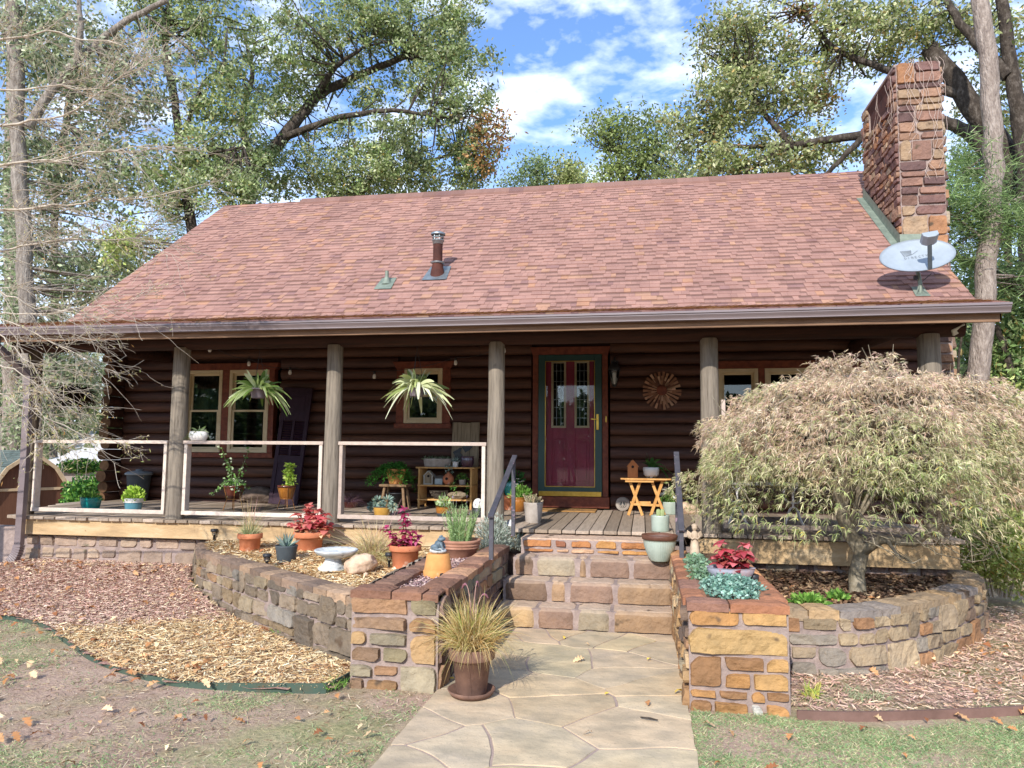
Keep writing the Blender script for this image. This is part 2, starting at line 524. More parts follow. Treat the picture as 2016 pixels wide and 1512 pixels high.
def stones(mb, rects, mapf, pal, gap=.007, thick=.022, seed=0, step=.026, rnd=.008):
    cols = pick(pal, len(rects), .11)
    for k, (a, b, c, d) in enumerate(rects):
        g = gap*random.uniform(.55, 1.5)
        a, b, c, d = a+g, b+g, c-g, d-g
        if c-a < .02 or d-b < .02:
            continue
        nx, nz = max(3, int((c-a)/step)), max(3, int((d-b)/step))
        th = thick*random.uniform(.6, 1.4)
        o = Vector((seed*7.7+k*1.37, k*.73, 0))
        w, h = c-a, d-b
        us = [0, rnd/w]+[rnd/w+(1-2*rnd/w)*i/nx for i in range(1, nx)]+[1-rnd/w, 1]
        vs_ = [0, rnd/h]+[rnd/h+(1-2*rnd/h)*i/nz for i in range(1, nz)]+[1-rnd/h, 1]
        tx, tz = random.gauss(0, .05), random.gauss(0, .07)
        # each corner nibbled by its own amount
        cut = [random.choice((.15, .3, .6, 1.0))*min(.035, .3*min(w, h)) for _ in range(4)]
        V = []
        for i, u in enumerate(us):
            for j, v in enumerate(vs_):
                s, z = a+w*u, b+h*v
                q = Vector((s*8, z*8, 0))+o
                eb = .009*(mnoise.noise(q*1.6)+.6*mnoise.noise(q*4))
                # pull the outline in and out
                ku, kv = (1-2*u), (1-2*v)
                s += -eb*ku*abs(ku)**3
                z += -eb*kv*abs(kv)**3
                for ci, (su, sv) in enumerate(((0, 0), (1, 0), (0, 1), (1, 1))):
                    du, dv = abs(u-su)*w, abs(v-sv)*h
                    r_ = cut[ci]*1.6
                    t_ = r_-du-dv
                    if t_ > 0:
                        s += (1 if su == 0 else -1)*t_*.42
                        z += (1 if sv == 0 else -1)*t_*.42
                ed = i in (0, len(us)-1) or j in (0, len(vs_)-1)
                dd = -.014 if ed else th+(u-.5)*w*tx+(v-.5)*h*tz+.015*mnoise.fractal(q*.9, 1, 2, 4)
                V.append(mapf(s, z, dd))
        n1 = len(vs_)
        F = [(i*n1+j, (i+1)*n1+j, (i+1)*n1+j+1, i*n1+j+1) for i in range(len(us)-1) for j in range(n1-1)]
        mb.add(V, np.array(F), cols[k], False)


def planar(o, u, n):
    o, u, n = np.array(o, float), np.array(u, float), np.array(n, float)
    return lambda s, z, d: o+u*s+np.array([0, 0, z])+n*d


class Path:
    """smooth polyline in x,y; outward is to the right of travel (or flipped)"""
    def __init__(s, pts, flip=1, n=160):
        P = np.array(pts, float)
        t = np.arange(len(P))
        tt = np.linspace(0, len(P)-1, n)
        Q = []
        for x in tt:                          # catmull-rom
            i = min(int(x), len(P)-2)
            f = x-i
            p0, p1, p2, p3 = P[max(i-1, 0)], P[i], P[i+1], P[min(i+2, len(P)-1)]
            Q.append(.5*((2*p1)+(-p0+p2)*f+(2*p0-5*p1+4*p2-p3)*f*f+(-p0+3*p1-3*p2+p3)*f**3))
        s.Q = np.array(Q)
        s.S = np.concatenate([[0], np.cumsum(np.linalg.norm(np.diff(s.Q, axis=0), axis=1))])
        s.L = s.S[-1]
        T = np.gradient(s.Q, axis=0)
        T /= np.linalg.norm(T, axis=1)[:, None]
        s.Nn = np.stack([T[:, 1], -T[:, 0]], 1)*flip

    def at(s, x, d=0.0):
        q = np.array([np.interp(x, s.S, s.Q[:, 0]), np.interp(x, s.S, s.Q[:, 1])])
        n = np.array([np.interp(x, s.S, s.Nn[:, 0]), np.interp(x, s.S, s.Nn[:, 1])])
        return q+n*d

    def mapf(s, x, z, d):
        q = s.at(x, d)
        return np.array([q[0], q[1], z])

    def body(s, mb, z0, z1, w, col=(1, 1, 1), m=40):
        xs = np.linspace(0, s.L, m)
        V = []
        for x in xs:
            a, b = s.at(x, 0), s.at(x, -w)
            V += [(a[0], a[1], z0), (a[0], a[1], z1), (b[0], b[1], z1), (b[0], b[1], z0)]
        F = [(4*i+k, 4*i+4+k, 4*i+4+(k+1) % 4, 4*i+(k+1) % 4) for i in range(m-1) for k in range(4)]
        F += [(0, 1, 2, 3), tuple(4*m-4+k for k in (3, 2, 1, 0))]
        return mb.add(V, F, col)


def caps(mb, path_or_fn, L, z, w, pal, lmin=.16, lmax=.34, th=.05, over=.012, s0=0.0):
    """flat-topped cap stones along a wall top: top face grid plus front edge"""
    x = s0
    while x < L-.04:
        l = min(random.uniform(lmin, lmax), L-x)
        if L-x-l < .08:
            l = L-x
        c = pick(pal, 1, .1)[0]
        a, b = x+.005, x+l-.005
        hz = z+random.uniform(-.006, .008)
        nx, ny = 6, 5
        V = []
        for i in range(nx+1):
            for j in range(ny+1):
                u, v = i/nx, j/ny
                s, d = a+(b-a)*u, over-(w+2*over)*v
                p = path_or_fn(s, 0, d)
                e = min(u, 1-u, v*1.3, (1-v)*1.3)
                zz = hz+.006*mnoise.noise(Vector((p[0]*11, p[1]*11, 2)))-(.014 if e < .01 else 0)
                V.append((p[0], p[1], zz))
        n1 = ny+1
        F = [(i*n1+j, i*n1+j+1, (i+1)*n1+j+1, (i+1)*n1+j) for i in range(nx) for j in range(ny)]
        m = len(V)
        ring = [i*n1 for i in range(nx+1)]+[nx*n1+j for j in range(1, n1)]+[i*n1+ny for i in range(nx-1, -1, -1)]+[j for j in range(ny-1, 0, -1)]
        for r in ring:
            V.append((V[r][0], V[r][1], V[r][2]-th))
        F += [(ring[i], ring[(i+1) % len(ring)], m+(i+1) % len(ring), m+i) for i in range(len(ring))]
        mb.add(V, F, c, False)
        x += l


# ------------------------------------------------------------------ the log cabin
ZF, YD, YP, YW, YE = .75, 7.75, 7.87, 10.5, 7.28
XL, XR = -8.9, 4.16
RS = .774
def zroof(y): return 3.6+RS*(y-10.2)
YB = 10.07                                    # where the porch roof meets the main roof
ZE = 2.93                                     # porch roof edge
ZB = zroof(YB)
YR = 14.35
def zporch(y): return ZE+(ZB-ZE)*(y-YE)/(YB-YE)

cabin = thing('log_cabin', 'dark log cabin with a red shingle roof, long front porch and stone chimney', 'house', (0, 0, 0))

LOGH = .165
openings = [(-7.06, -5.42, 1.42, 2.87), (-3.56, -2.76, 1.87, 2.86), (-1.56, -.44, .60, 3.03), (.92, 3.05, 1.42, 2.80)]
mb = MB()
ang = np.radians(np.linspace(-86, 86, 11))
z = ZF-.12
k = 0
while z < 3.35:
    zc = z+LOGH/2
    segs = [(-8.06, 3.72)]
    for a, b, lo, hi in openings:
        if hi > zc and lo < zc:
            segs = [q for s0, s1 in segs for q in ([(s0, min(s1, a))] if s0 < a else [])+([(max(s0, b), s1)] if s1 > b else [])]
    tint = (1+.14*math.sin(k*2.3), 1+.12*math.sin(k*2.3), 1+.1*math.sin(k*1.7))
    for s0, s1 in segs:
        m = max(2, int((s1-s0)/.35))
        xs = np.linspace(s0, s1, m+1)
        V = []
        for x in xs:
            wob = .006*mnoise.noise(Vector((x*1.3, k*3.3, 0)))
            for t in ang:
                V.append((x, YW-.012-.062*math.cos(t)-wob, zc+(LOGH/2-.002)*math.sin(t)))
        n1 = len(ang)
        F = np.array([(i*n1+j, (i+1)*n1+j, (i+1)*n1+j+1, i*n1+j+1) for i in range(m) for j in range(n1-1)])
        mb.add(V, F, tint, True)
        for e in (0, m):
            mb.add(V[e*n1:(e+1)*n1], [tuple(range(n1))], tint)
    z += LOGH
    k += 1
mb.build('log_wall', M['log'], cabin)
# backing behind the log faces, with the openings left out
mb = MB()
xs = sorted({-8.1, 3.72, *[v for o in openings for v in o[:2]]})
for a, b in zip(xs[:-1], xs[1:]):
    op = [o for o in openings if o[0] <= a+1e-6 and o[1] >= b-1e-6]
    if op:
        mb.box(a, b, YW, YW+.14, .5, op[0][2])
        mb.box(a, b, YW, YW+.14, op[0][3], 3.6)
    else:
        mb.box(a, b, YW, YW+.14, .5, 3.6)
mb.build('wall_core', M['beam'], cabin)
# side walls and rear, closing the house
mb = MB()
z = ZF-.04
while z < 3.5:
    o_ = .03*math.sin(z*17)
    mb.tube([(-8.17, 10.17+o_, z+LOGH/2), (-8.17, 12, z+LOGH/2), (-8.17, 18.3, z+LOGH/2)], LOGH/2, 14, (1, 1, 1), cap=False)
    z += LOGH
mb.box(3.58, 3.72, YW+.14, 18.3, .4, 3.6)
mb.box(-8.1, 3.72, 18.2, 18.35, .4, 3.6)
for x in (-8.17, 3.65):
    poly = [(YW, 3.55), (18.2, 3.55), (YR, 6.6)]
    V = [(x+dx, p[0], p[1]) for dx in (-.06, .06) for p in poly]
    mb.add(V, [(0, 1, 2), (5, 4, 3), (0, 3, 4, 1), (1, 4, 5, 2), (2, 5, 3, 0)])
mb.build('side_wall', M['log'], cabin)
mb = MB()
z = ZF-.04
while z < 3.05:
    o_ = .03*math.sin(z*17)
    a = np.arange(14)*2*PI/14
    rr_ = LOGH/2*(1.0+.06*math.sin(z*31))
    mb.add([(-8.17+rr_*math.cos(t), 10.168+o_, z+LOGH/2+rr_*math.sin(t)) for t in a], [tuple(range(14))], pick([('#b9a288', 1, 1), ('#9b866d', 1, 1)], 1, .12)[0])
    z += LOGH
mb.build('log_end', M['logend'], cabin)
mb = MB()
mb.box(-8.0, 3.5, 18.0, 18.1, .6, 3.4)
mb.box(-8.0, 3.5, YW+.2, 18.0, .6, .64)
mb.box(-8.0, 3.5, YW+.2, 18.0, 3.3, 3.34)
mb.box(-1.9, -1.8, YW+.2, 18.0, .6, 3.4)
mb.build('interior', M['dark'], cabin)

# --- roof: laminated shingles as real tabs
PALR = [('#a17b6e', 8, 1), ('#a67f71', 6, 1), ('#9a7569', 3, 1), ('#ab836c', 1.3, 1), ('#ae8268', .6, 1), ('#937068', .8, 1)]
def shingles(mb, y0, y1, zf, xl, xr, expo, pal=PALR):
    sl = math.hypot(1, (zf(y1)-zf(y0))/(y1-y0))
    dy = expo/sl
    nz_ = np.array([0, -(zf(y1)-zf(y0))/(y1-y0)/sl, 1/sl])
    y = y0
    while y < y1:
        ye = min(y+dy*1.25, y1)
        a, b = xl(y), xr(y)
        xs = [a]
        while xs[-1] < b:
            xs.append(min(b, xs[-1]+random.choice((.08, .11, .14, .17, .2))*random.uniform(.9, 1.1)))
        n = len(xs)-1
        c = pick(pal, n, .035)
        th = np.where(rng.random(n) < .45, .016, .009)
        for i in range(n):
            p0 = np.array([0, y, zf(y)])
            p1 = np.array([0, ye, zf(ye)])
            up0, up1 = nz_*th[i], nz_*.003
            x0, x1 = xs[i], xs[i+1]-.002
            V = [p0+up0+[x0, 0, 0], p0+up0+[x1, 0, 0], p1+up1+[x1, 0, 0], p1+up1+[x0, 0, 0], p0+[x0, 0, 0], p0+[x1, 0, 0]]
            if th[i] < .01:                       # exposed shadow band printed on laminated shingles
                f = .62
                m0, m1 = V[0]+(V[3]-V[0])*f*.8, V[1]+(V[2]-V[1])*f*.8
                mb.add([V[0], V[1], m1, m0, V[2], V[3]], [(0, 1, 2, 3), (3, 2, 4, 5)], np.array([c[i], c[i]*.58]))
                mb.add([V[4], V[5], V[1], V[0]], [(0, 1, 2, 3)], c[i])
            else:
                mb.add(V, [(0, 1, 2, 3), (4, 5, 1, 0)], c[i])
        y += dy
mb = MB()
mb.add([(XL, YB-.1, zroof(YB-.1)-.004), (XR, YB-.1, zroof(YB-.1)-.004), (XR, YR, zroof(YR)-.004), (XL, YR, zroof(YR)-.004)], [(0, 1, 2, 3)], lin('#6d4a46'))
yb2 = 2*YR-YB
mb.add([(XL, YR, zroof(YR)-.004), (XR, YR, zroof(YR)-.004), (XR, yb2+.5, zroof(YB-.5)), (XL, yb2+.5, zroof(YB-.5))], [(0, 1, 2, 3)], lin('#8d5c55'))
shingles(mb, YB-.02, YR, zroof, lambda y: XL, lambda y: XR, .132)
roof = mb.build('roof', M['shingle'], cabin)
mb = MB()
mb.add([(XL+.02, YB, zroof(YB)-.03), (XR-.02, YB, zroof(YB)-.03), (XR-.02, YR, zroof(YR)-.03), (XL+.02, YR, zroof(YR)-.03), (XL+.02, yb2+.5, zroof(YB-.5)-.03), (XR-.02, yb2+.5, zroof(YB-.5)-.03)], [(3, 2, 1, 0), (4, 5, 2, 3)])
for x in (XL, XR-.04):                         # barge boards
    V = []
    for dx in (.004, .036):
        for y, dz in ((YB, -.015), (YR, -.015), (yb2+.5, 0), (yb2+.5, -.18), (YR, -.2), (YB, -.2)):
            V.append((x+dx, y, (zroof(y) if y <= YR else zroof(2*YR-y))+dz))
    mb.add(V, [(0, 1, 4, 5), (1, 2, 3, 4), (11, 10, 7, 6), (10, 9, 8, 7), (0, 6, 7, 1), (5, 4, 10, 11), (0, 5, 11, 6)])
mb.build('roof_deck', M['beam'], roof)
mb = MB()
x = -7.1
while x < 2.55:                                # shingle-covered ridge vent
    l = .3
    c = pick(PALR, 1, .06)[0]*.72
    V = [(x, YR-.17, zroof(YR-.17)+.055), (x+l, YR-.17, zroof(YR-.17)+.05), (x+l, YR, zroof(YR)+.06), (x, YR, zroof(YR)+.065), (x+l, YR+.17, zroof(YR-.17)+.05), (x, YR+.17, zroof(YR-.17)+.055),
         (x, YR-.17, zroof(YR-.17)+.01), (x+l, YR-.17, zroof(YR-.17)+.01)]
    mb.add(V, [(0, 1, 2, 3), (3, 2, 4, 5), (6, 7, 1, 0)], c)
    x += l
mb.build('ridge_cap', M['shingle'], roof)

# porch roof, a shallower skirt
def pxr(y): return XR+(3.28-XR)*(YB-y)/(YB-YE)
mb = MB()
mb.add([(XL, YE, ZE-.005), (3.28, YE, ZE-.005), (XR, YB, ZB-.005), (XL, YB, ZB-.005)], [(0, 1, 2, 3)], lin('#6d4a46'))
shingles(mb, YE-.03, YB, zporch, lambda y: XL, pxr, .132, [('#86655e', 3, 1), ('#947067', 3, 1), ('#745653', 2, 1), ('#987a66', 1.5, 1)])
proof = mb.build('porch_roof', M['shingle'], cabin)
mb = MB()
mb.add([(XL, YE+.02, ZE-.05), (3.24, YE+.02, ZE-.05), (XR-.1, YB+.3, ZB-.1), (XL, YB+.3, ZB-.1)], [(3, 2, 1, 0)])
mb.add([(3.22, YE+.02, ZE-.16), (3.22, YE+.02, ZE-.02), (XR-.12, YB, ZB-.02), (XR-.12, YB, ZB-.2)], [(0, 1, 2, 3)])
x = XL+.2
while x < 3.2:                                 # rafters
    V = [(x+dx, y, zporch(y)-dz) for dx in (0, .06) for y, dz in ((YE+.06, .06), (YB+.2, .1), (YB+.2, .24), (YE+.06, .17))]
    mb.add(V, [(0, 1, 2, 3), (7, 6, 5, 4), (3, 2, 6, 7), (0, 3, 7, 4)])
    x += .6
mb.build('porch_ceiling', M['beam'], proof)
mb = MB()
mb.box(XL, 3.2, YE+.0, YE+.035, ZE-.17, ZE-.03)
mb.build('fascia', M['fascia'], proof, bevel=.004)
mb = MB()                                      # K-style gutter
pf = [(0, 0), (-.005, -.004), (-.105, .0), (-.112, -.008), (-.112, -.03), (-.098, -.034), (-.098, -.05), (-.08, -.085), (-.074, -.115), (-.0, -.115)]
pf2 = [(y*.94+.001 if i > 1 else y, z_-(.012 if 1 < i < 9 else .004)) for i, (y, z_) in enumerate(pf)]
GX0, GX1 = XL, 3.26
prof = [(-.112, .012), (-.118, .004), (-.118, -.016), (-.104, -.022), (-.104, -.036), (-.088, -.062), (-.078, -.076), (-.078, -.094), (-.085, -.1), (0, -.1), (0, .012), (-.004, .012), (-.004, -.094), (-.074, -.094), (-.100, -.03), (-.108, .012)]
prof = [(y*.9, z_*.76) for y, z_ in prof]
n = len(prof)
xs = np.linspace(GX0, GX1, 30)
V = []
for x in xs:
    sag = -.012*math.sin((x-GX0)/(GX1-GX0)*PI)
    V += [(x, YE-.003+y, ZE-.02+z_+sag) for y, z_ in prof]
F = [(i*n+j, i*n+(j+1) % n, (i+1)*n+(j+1) % n, (i+1)*n+j) for i in range(len(xs)-1) for j in range(n)]
mb.add(V, F)
for x in (GX0, GX1-.004):
    e = [(x, YE-.003+y, ZE-.02+z_) for y, z_ in prof[:11]]
    mb.add(e+[(x+.004, b, c) for a, b, c in e], [tuple(range(11)), tuple(range(21, 10, -1))])
gut = mb.build('gutter', M['gutter'], proof)
mb = MB()                                      # downspout with elbow
def rtube(mb, pts, w, d):
    P = [Vector(p) for p in pts]
    V = []
    for i, p in enumerate(P):
        t = (P[min(i+1, len(P)-1)]-P[max(i-1, 0)]).normalized()
        u = Vector((0, 1, 0)) if abs(t.y) < .8 else Vector((0, 0, 1))
        s_ = t.cross(u).normalized()
        u = s_.cross(t)
        V += [p+s_*w/2+u*d/2, p-s_*w/2+u*d/2, p-s_*w/2-u*d/2, p+s_*w/2-u*d/2]
    F = [(4*i+k, 4*i+(k+1) % 4, 4*i+4+(k+1) % 4, 4*i+4+k) for i in range(len(P)-1) for k in range(4)]
    F += [(3, 2, 1, 0), tuple(4*len(P)-4+k for k in range(4))]
    mb.add(V, F)
rtube(mb, [(-7.30, 7.25, 2.82), (-7.30, 7.26, 2.72), (-7.24, 7.55, 2.5), (-7.19, 7.64, 2.4), (-7.18, 7.65, 1.4), (-7.185, 7.65, .42)], .085, .065)
el = []
for i in range(10):
    a = i/9*math.radians(62)
    el.append((-7.185-.16*(1-math.cos(a)), 7.65-.02*i/9, .42-.2*math.sin(a)-.02*i/9))
for i in range(9):
    p, q = Vector(el[i]), Vector(el[i+1])
    rtube(mb, [p, p.lerp(q, .45), p.lerp(q, .5), q], .1 if i % 1 == 0 else .09, .078)
mb.build('downspout', M['gutter'], proof, bevel=.004)

# --- porch: beam, posts, deck, rim, foundation
mb = MB()
mb.tube([(-7.6, YP, 2.80), (-4, YP+.005, 2.805), (-1, YP, 2.80), (2, YP+.005, 2.805), (3.12, YP, 2.80)], .088, 14)
mb.tube([(-7.5, YP+.02, 2.965), (0, YP+.02, 2.97), (3.05, YP+.02, 2.965)], .08, 12)
for x in (-7.33, 2.8):
    mb.tube([(x, YP-.2, 2.90), (x, YW, 2.98)], .085, 12)
mb.build('porch_beam', M['beam'], cabin)
PX = [-7.33, -5.345, -3.43, -1.56, .69, 2.80]
for i, x in enumerate(PX):
    r0 = (.085, .098, .092, .092, .095, .108)[i]
    zs = np.linspace(ZF-(.0 if i else .02), 2.74, 16)
    pts = [(x+.006*mnoise.noise(Vector((z_*1.1, i*5, 1))), YP+.006*mnoise.noise(Vector((z_*1.1, i*5, 7))), z_) for z_ in zs]
    rr_ = [r0*(1.05-.1*(z_-ZF)/2)*(1+.03*mnoise.noise(Vector((z_*3, i, 3)))) for z_ in zs]
    mb = MB().tube(pts, rr_, 20, (1, 1, 1) if i not in (0,) else (.55, .5, .47))
    mb.build('post', M['post'], cabin)
def dfront(x):
    return YD if x > -7.4 else YD+(-7.4-x)*2.0
mb = MB()
x = -8.35
while x < 3.0:
    w = .142
    y0 = dfront(x+w/2)-.02-random.uniform(0, .025)
    c = pick([('#b5a391', 3, 1), ('#a3917f', 3, 1), ('#958472', 2, 1)], 1, .09)[0]
    mb.box(x, x+w-.009, y0, YW, ZF-.035+random.uniform(-.003, .0), ZF+random.uniform(-.003, .003), c)
    x += w
mb.build('deck', M['deckw'], cabin, bevel=.005)
mb = MB()
mb.box(-7.36, -1.31, YD+.01, YD+.05, .535, ZF-.037)
mb.box(.5, 2.96, YD+.01, YD+.05, .47, ZF-.05)
mb.box(-7.36, -7.32, YD+.051, YD+1.6, .53, ZF-.05)
mb.build('rim_board', M['rim'], cabin, bevel=.004)
mb = MB()
mb.box(-8.4, -1.3, YD+.12, YD+.3, -.4, .6)
mb.box(.3, 2.9, YD+.12, YD+.3, -.4, .6)
mb.box(-8.38, 3.7, YW-.05, YW+.12, -.8, ZF-.05)
mb.box(-8.3, -8.0, YD+1.9, YW, -.6, ZF-.06)
fnd = mb.build('foundation', M['mortar'], cabin)
mb = MB()
rs = ashlar(0, -.15, 3.3, .53, .13, 2.6, random.Random(5), .45)
stones(mb, rs, planar((-7.3, YD+.115, 0), (1, 0, 0), (0, -1, 0)), [('#a08b7a', 3, 1), ('#8f7c6c', 3, 1), ('#a9947f', 2, 1), ('#807064', 1, 1)], .012, .016, 3, rnd=.014)
mb.build('foundation_stone', M['stonew'], fnd)
mb = MB()
rs = ashlar(0, 0, 4.0, .5, .1, 3.2, random.Random(6))
stones(mb, rs, planar((-1.3-3.0, YD+.115, 0), (1, 0, 0), (0, -1, 0)), REDB, .01, .018, 4)
mb.build('foundation_stone', M['stonew'], fnd)
mb = MB()
rs = ashlar(0, .1, 2.4, .48, .1, 3.2, random.Random(8))
stones(mb, rs, planar((.5, YD+.115, 0), (1, 0, 0), (0, -1, 0)), REDB, .01, .018, 5)
mb.build('foundation_stone', M['stonew'], fnd)
mb = MB()
stones(mb, [(0, 0, .26, .17), (.27, 0, .6, .16)], planar((-8.28, 10.16, .57), (1, 0, 0), (0, -1, 0)), [('#b1825c', 1, 1)], .01, .03, 6)
mb.box(-8.3, -7.66, 10.17, 10.45, .3, .745, lin('#a08a74'))
mb.build('foundation_stone', M['stonew'], fnd)

# --- porch railings
def railing(x0, x1, top=True, ztop=1.65):
    mb = MB()
    c = lambda: pick([('#d3c3b4', 2, 1), ('#bba99b', 2, 1), ('#dccdbd', 1, 1)], 1, .06)[0]
    zb = ZF+.05
    mb.box(x0, x1, YP-.055, YP-.015, zb, zb+.045, c())
    if top:
        mb.box(x0+.001, x0+.04, YP-.05, YP+.04, zb+.045, ztop-.038, c())
        mb.box(x1-.04, x1-.001, YP-.05, YP+.04, zb+.045, ztop-.038, c())
        mb.box(x0-.01, x1+.01, YP-.06, YP+.05, ztop-.038, ztop, c())
    else:
        mb.box(x0+.001, x0+.04, YP-.05, YP+.04, zb+.045, 2.1, c())
    mb.build('railing', M['rail'], cabin, bevel=.003)
railing(-7.22, -5.455)
railing(-5.235, -3.53)
railing(-3.33, -1.665)
railing(.80, 2.69, False)

# --- windows
def window(x0, x1, z0, z1, curtain=False):
    y = YW-.085
    mb = MB()
    f = .052
    for a in ((x0, x0+f, z0, z1), (x1-f, x1, z0, z1), (x0+f, x1-f, z1-f, z1), (x0+f, x1-f, z0, z0+f)):
        mb.box(a[0], a[1], y, y+.1, a[2], a[3])
    w = mb.build('window', M['cream'], cabin, bevel=.004)
    zm = (z0+z1)/2
    for lo, hi, yy in ((zm-.02, z1-f, y+.05), (z0+f, zm+.02, y+.022)):
        mb = MB()
        g = .03
        a, b = x0+f+.001, x1-f-.001
        for q in ((a, a+g, lo, hi), (b-g, b, lo, hi), (a+g, b-g, hi-g, hi), (a+g, b-g, lo, lo+g)):
            mb.box(q[0], q[1], yy, yy+.026, q[2], q[3])
        mb.build('sash', M['cream'], w, bevel=.003)
        MB().box(a+g-.002, b-g+.002, yy+.011, yy+.015, lo+g-.002, hi-g+.002).build('pane', M['pane'], w)
    if curtain:
        mb = MB()
        n = 40
        V = []
        for i in range(n+1):
            u = i/n
            xx = x0+.06+(x1-x0-.12)*u
            yy = YW+.1+.02*math.sin(u*40)
            bot = z0+.05 if u > .45 else zm-.1+.3*u
            V += [(xx, yy, z1-.06), (xx+(.1*(u-.5) if u < .5 else 0), yy, bot)]
        mb.add(V, [(2*i, 2*i+1, 2*i+3, 2*i+2) for i in range(n)], smooth=True)
        mb.build('curtain', M['curtain'], w)
window(-6.975, -6.375, 1.50, 2.765, True)
window(-6.255, -5.60, 1.50, 2.765)
window(-3.45, -2.87, 1.95, 2.755)
window(1.03, 1.555, 1.50, 2.70)
window(1.645, 2.29, 1.50, 2.70)
window(2.38, 2.92, 1.50, 2.70)
yt = YW-.082
def casing(x0, x1, z0, z1, mull=(), w=.09, head=.105):
    mb = MB()
    mb.box(x0-w, x0-.002, yt, YW+.05, z0-.002, z1)
    mb.box(x1+.002, x1+w, yt, YW+.05, z0-.002, z1)
    for a, b in mull:
        mb.box(a, b, yt, YW+.05, z0, z1)
    V = [(x0-w-.004, z1+.001), (x1+w+.004, z1+.001), (x1+w+.07, z1+head), (x0-w-.07, z1+head)]
    mb.prism(V, yt-.012, YW+.05)
    mb.box(x0-w-.02, x1+w+.02, yt-.025, YW+.05, z0-.075, z0-.004)
    mb.build('window_trim', M['trim'], cabin, bevel=.004)
casing(-6.975, -5.60, 1.50, 2.765, [(-6.373, -6.257)])
casing(-3.45, -2.87, 1.95, 2.755, w=.12)
casing(1.03, 2.92, 1.50, 2.70, [(1.557, 1.643), (2.292, 2.378)])

# --- front door behind a glazed storm door
DX0, DX1, DZ0, DZ1 = -1.452, -.555, .945, 2.925
mb = MB()
mb.box(DX0-.085, DX0-.003, yt, YW+.08, .93, 3.02)
mb.box(DX1+.003, DX1+.085, yt, YW+.08, .93, 3.02)
mb.prism([(DX0-.09, DZ1+.004), (DX1+.09, DZ1+.004), (DX1+.12, 3.04), (DX0-.12, 3.04)], yt-.012, YW+.08)
mb.box(DX0-.1, DX1+.1, yt-.03, YW+.08, .775, .928)
mb.build('door_trim', M['trim'], cabin, bevel=.005)
mb = MB()
y = YW-.1
s = .098
for a in ((DX0, DX0+s, DZ0, DZ1), (DX1-s, DX1, DZ0, DZ1), (DX0+s, DX1-s, DZ1-.095, DZ1), (DX0+s, DX1-s, DZ0, DZ0+.125)):
    mb.box(a[0], a[1], y, y+.035, a[2], a[3])
sd = mb.build('storm_door', M['green'], cabin, bevel=.004)
MB().box(DX0+s-.003, DX1-s+.003, y+.015, y+.02, DZ0+.12, DZ1-.09).build('glass', M['stormglass'], sd)
mb = MB()
for a in ((DX0+s-.002, DX0+s+.008, DZ0+.115, DZ1-.088), (DX1-s-.008, DX1-s+.002, DZ0+.115, DZ1-.088), (DX0+s+.008, DX1-s-.008, DZ1-.098, DZ1-.088), (DX0+s+.008, DX1-s-.008, DZ0+.115, DZ0+.127)):
    mb.box(a[0], a[1], y-.004, y+.012, a[2], a[3])
mb.box(DX0+.01, DX1-.01, y-.004, y+.02, DZ0-.012, DZ0+.055)
mb.build('brass_strip', M['brass'], sd, bevel=.002)
mb = MB()
hx, hz = DX1-.06, 1.99
mb.box(hx-.017, hx+.017, y-.012, y-.001, hz-.13, hz+.09)
mb.bar((hx, y-.03, hz+.015), (hx-.09, y-.035, hz+.02), .014, .018)
mb.tube([(hx, y-.01, hz+.015), (hx, y-.035, hz+.015)], .011, 10)
mb.build('handle', M['brass'], sd, bevel=.003)
mb = MB()
y = YW-.03
a0, a1, b0, b1 = DX0+.03, DX1-.03, DZ0+.02, DZ1-.03
lights = [(a0+.16, a0+.36), (a1-.36+.0, a1-.16)]
lights = [(-1.262, -1.075), (-.93, -.745)]
LZ0, LZ1 = 1.90, 2.83
cuts = [a0, lights[0][0], lights[0][1], lights[1][0], lights[1][1], a1]
for i in range(5):
    if i in (1, 3):
        mb.box(cuts[i], cuts[i+1], y, y+.045, b0, LZ0)
        mb.box(cuts[i], cuts[i+1], y, y+.045, LZ1, b1)
    else:
        mb.box(cuts[i], cuts[i+1], y, y+.045, b0, b1)
for a, b in ((-1.27, -1.06), (-.945, -.735)):   # raised lower panels
    for q in ((a, b, 1.72, 1.735), (a, b, 1.12, 1.135), (a, a+.015, 1.135, 1.72), (b-.015, b, 1.135, 1.72)):
        mb.box(q[0], q[1], y-.01, y-.0005, q[2], q[3])
    mb.box(a+.04, b-.04, y-.012, y-.0006, 1.165, 1.69)
fd = mb.build('front_door', M['reddoor'], cabin, bevel=.003)
for a, b in lights:
    mb = MB()
    for q in ((a-.012, a+.018, LZ0-.012, LZ1+.012), (b-.018, b+.012, LZ0-.012, LZ1+.012), (a+.018, b-.018, LZ1-.018, LZ1+.012), (a+.018, b-.018, LZ0-.012, LZ0+.018)):
        mb.box(q[0], q[1], y-.012, y+.02, q[2], q[3])
    dl = mb.build('door_light', M['cream'], fd, bevel=.003)
    MB().box(a+.017, b-.017, y+.01, y+.014, LZ0+.017, LZ1-.017).build('leaded_pane', M['pane'], fd)
    mb = MB()
    for u in (.33, .66):
        xx = a+(b-a)*u
        mb.box(xx-.003, xx+.003, y+.004, y+.009, LZ0+.02, LZ1-.02)
    for v in (.14, .3, .42, .58, .7, .86):
        zz = LZ0+(LZ1-LZ0)*v
        mb.box(a+.02, b-.02, y+.0042, y+.0088, zz-.003, zz+.003)
    mb.build('came', M['steel'], fd)
mb = MB().box(-.505, -.488, yt-.02, yt-.001, 1.965, 2.05)
mb.tube([(-.4965, yt-.02, 2.0), (-.4965, yt-.028, 2.0)], .006, 8)
mb.build('doorbell', M['brass'], cabin, bevel=.003)

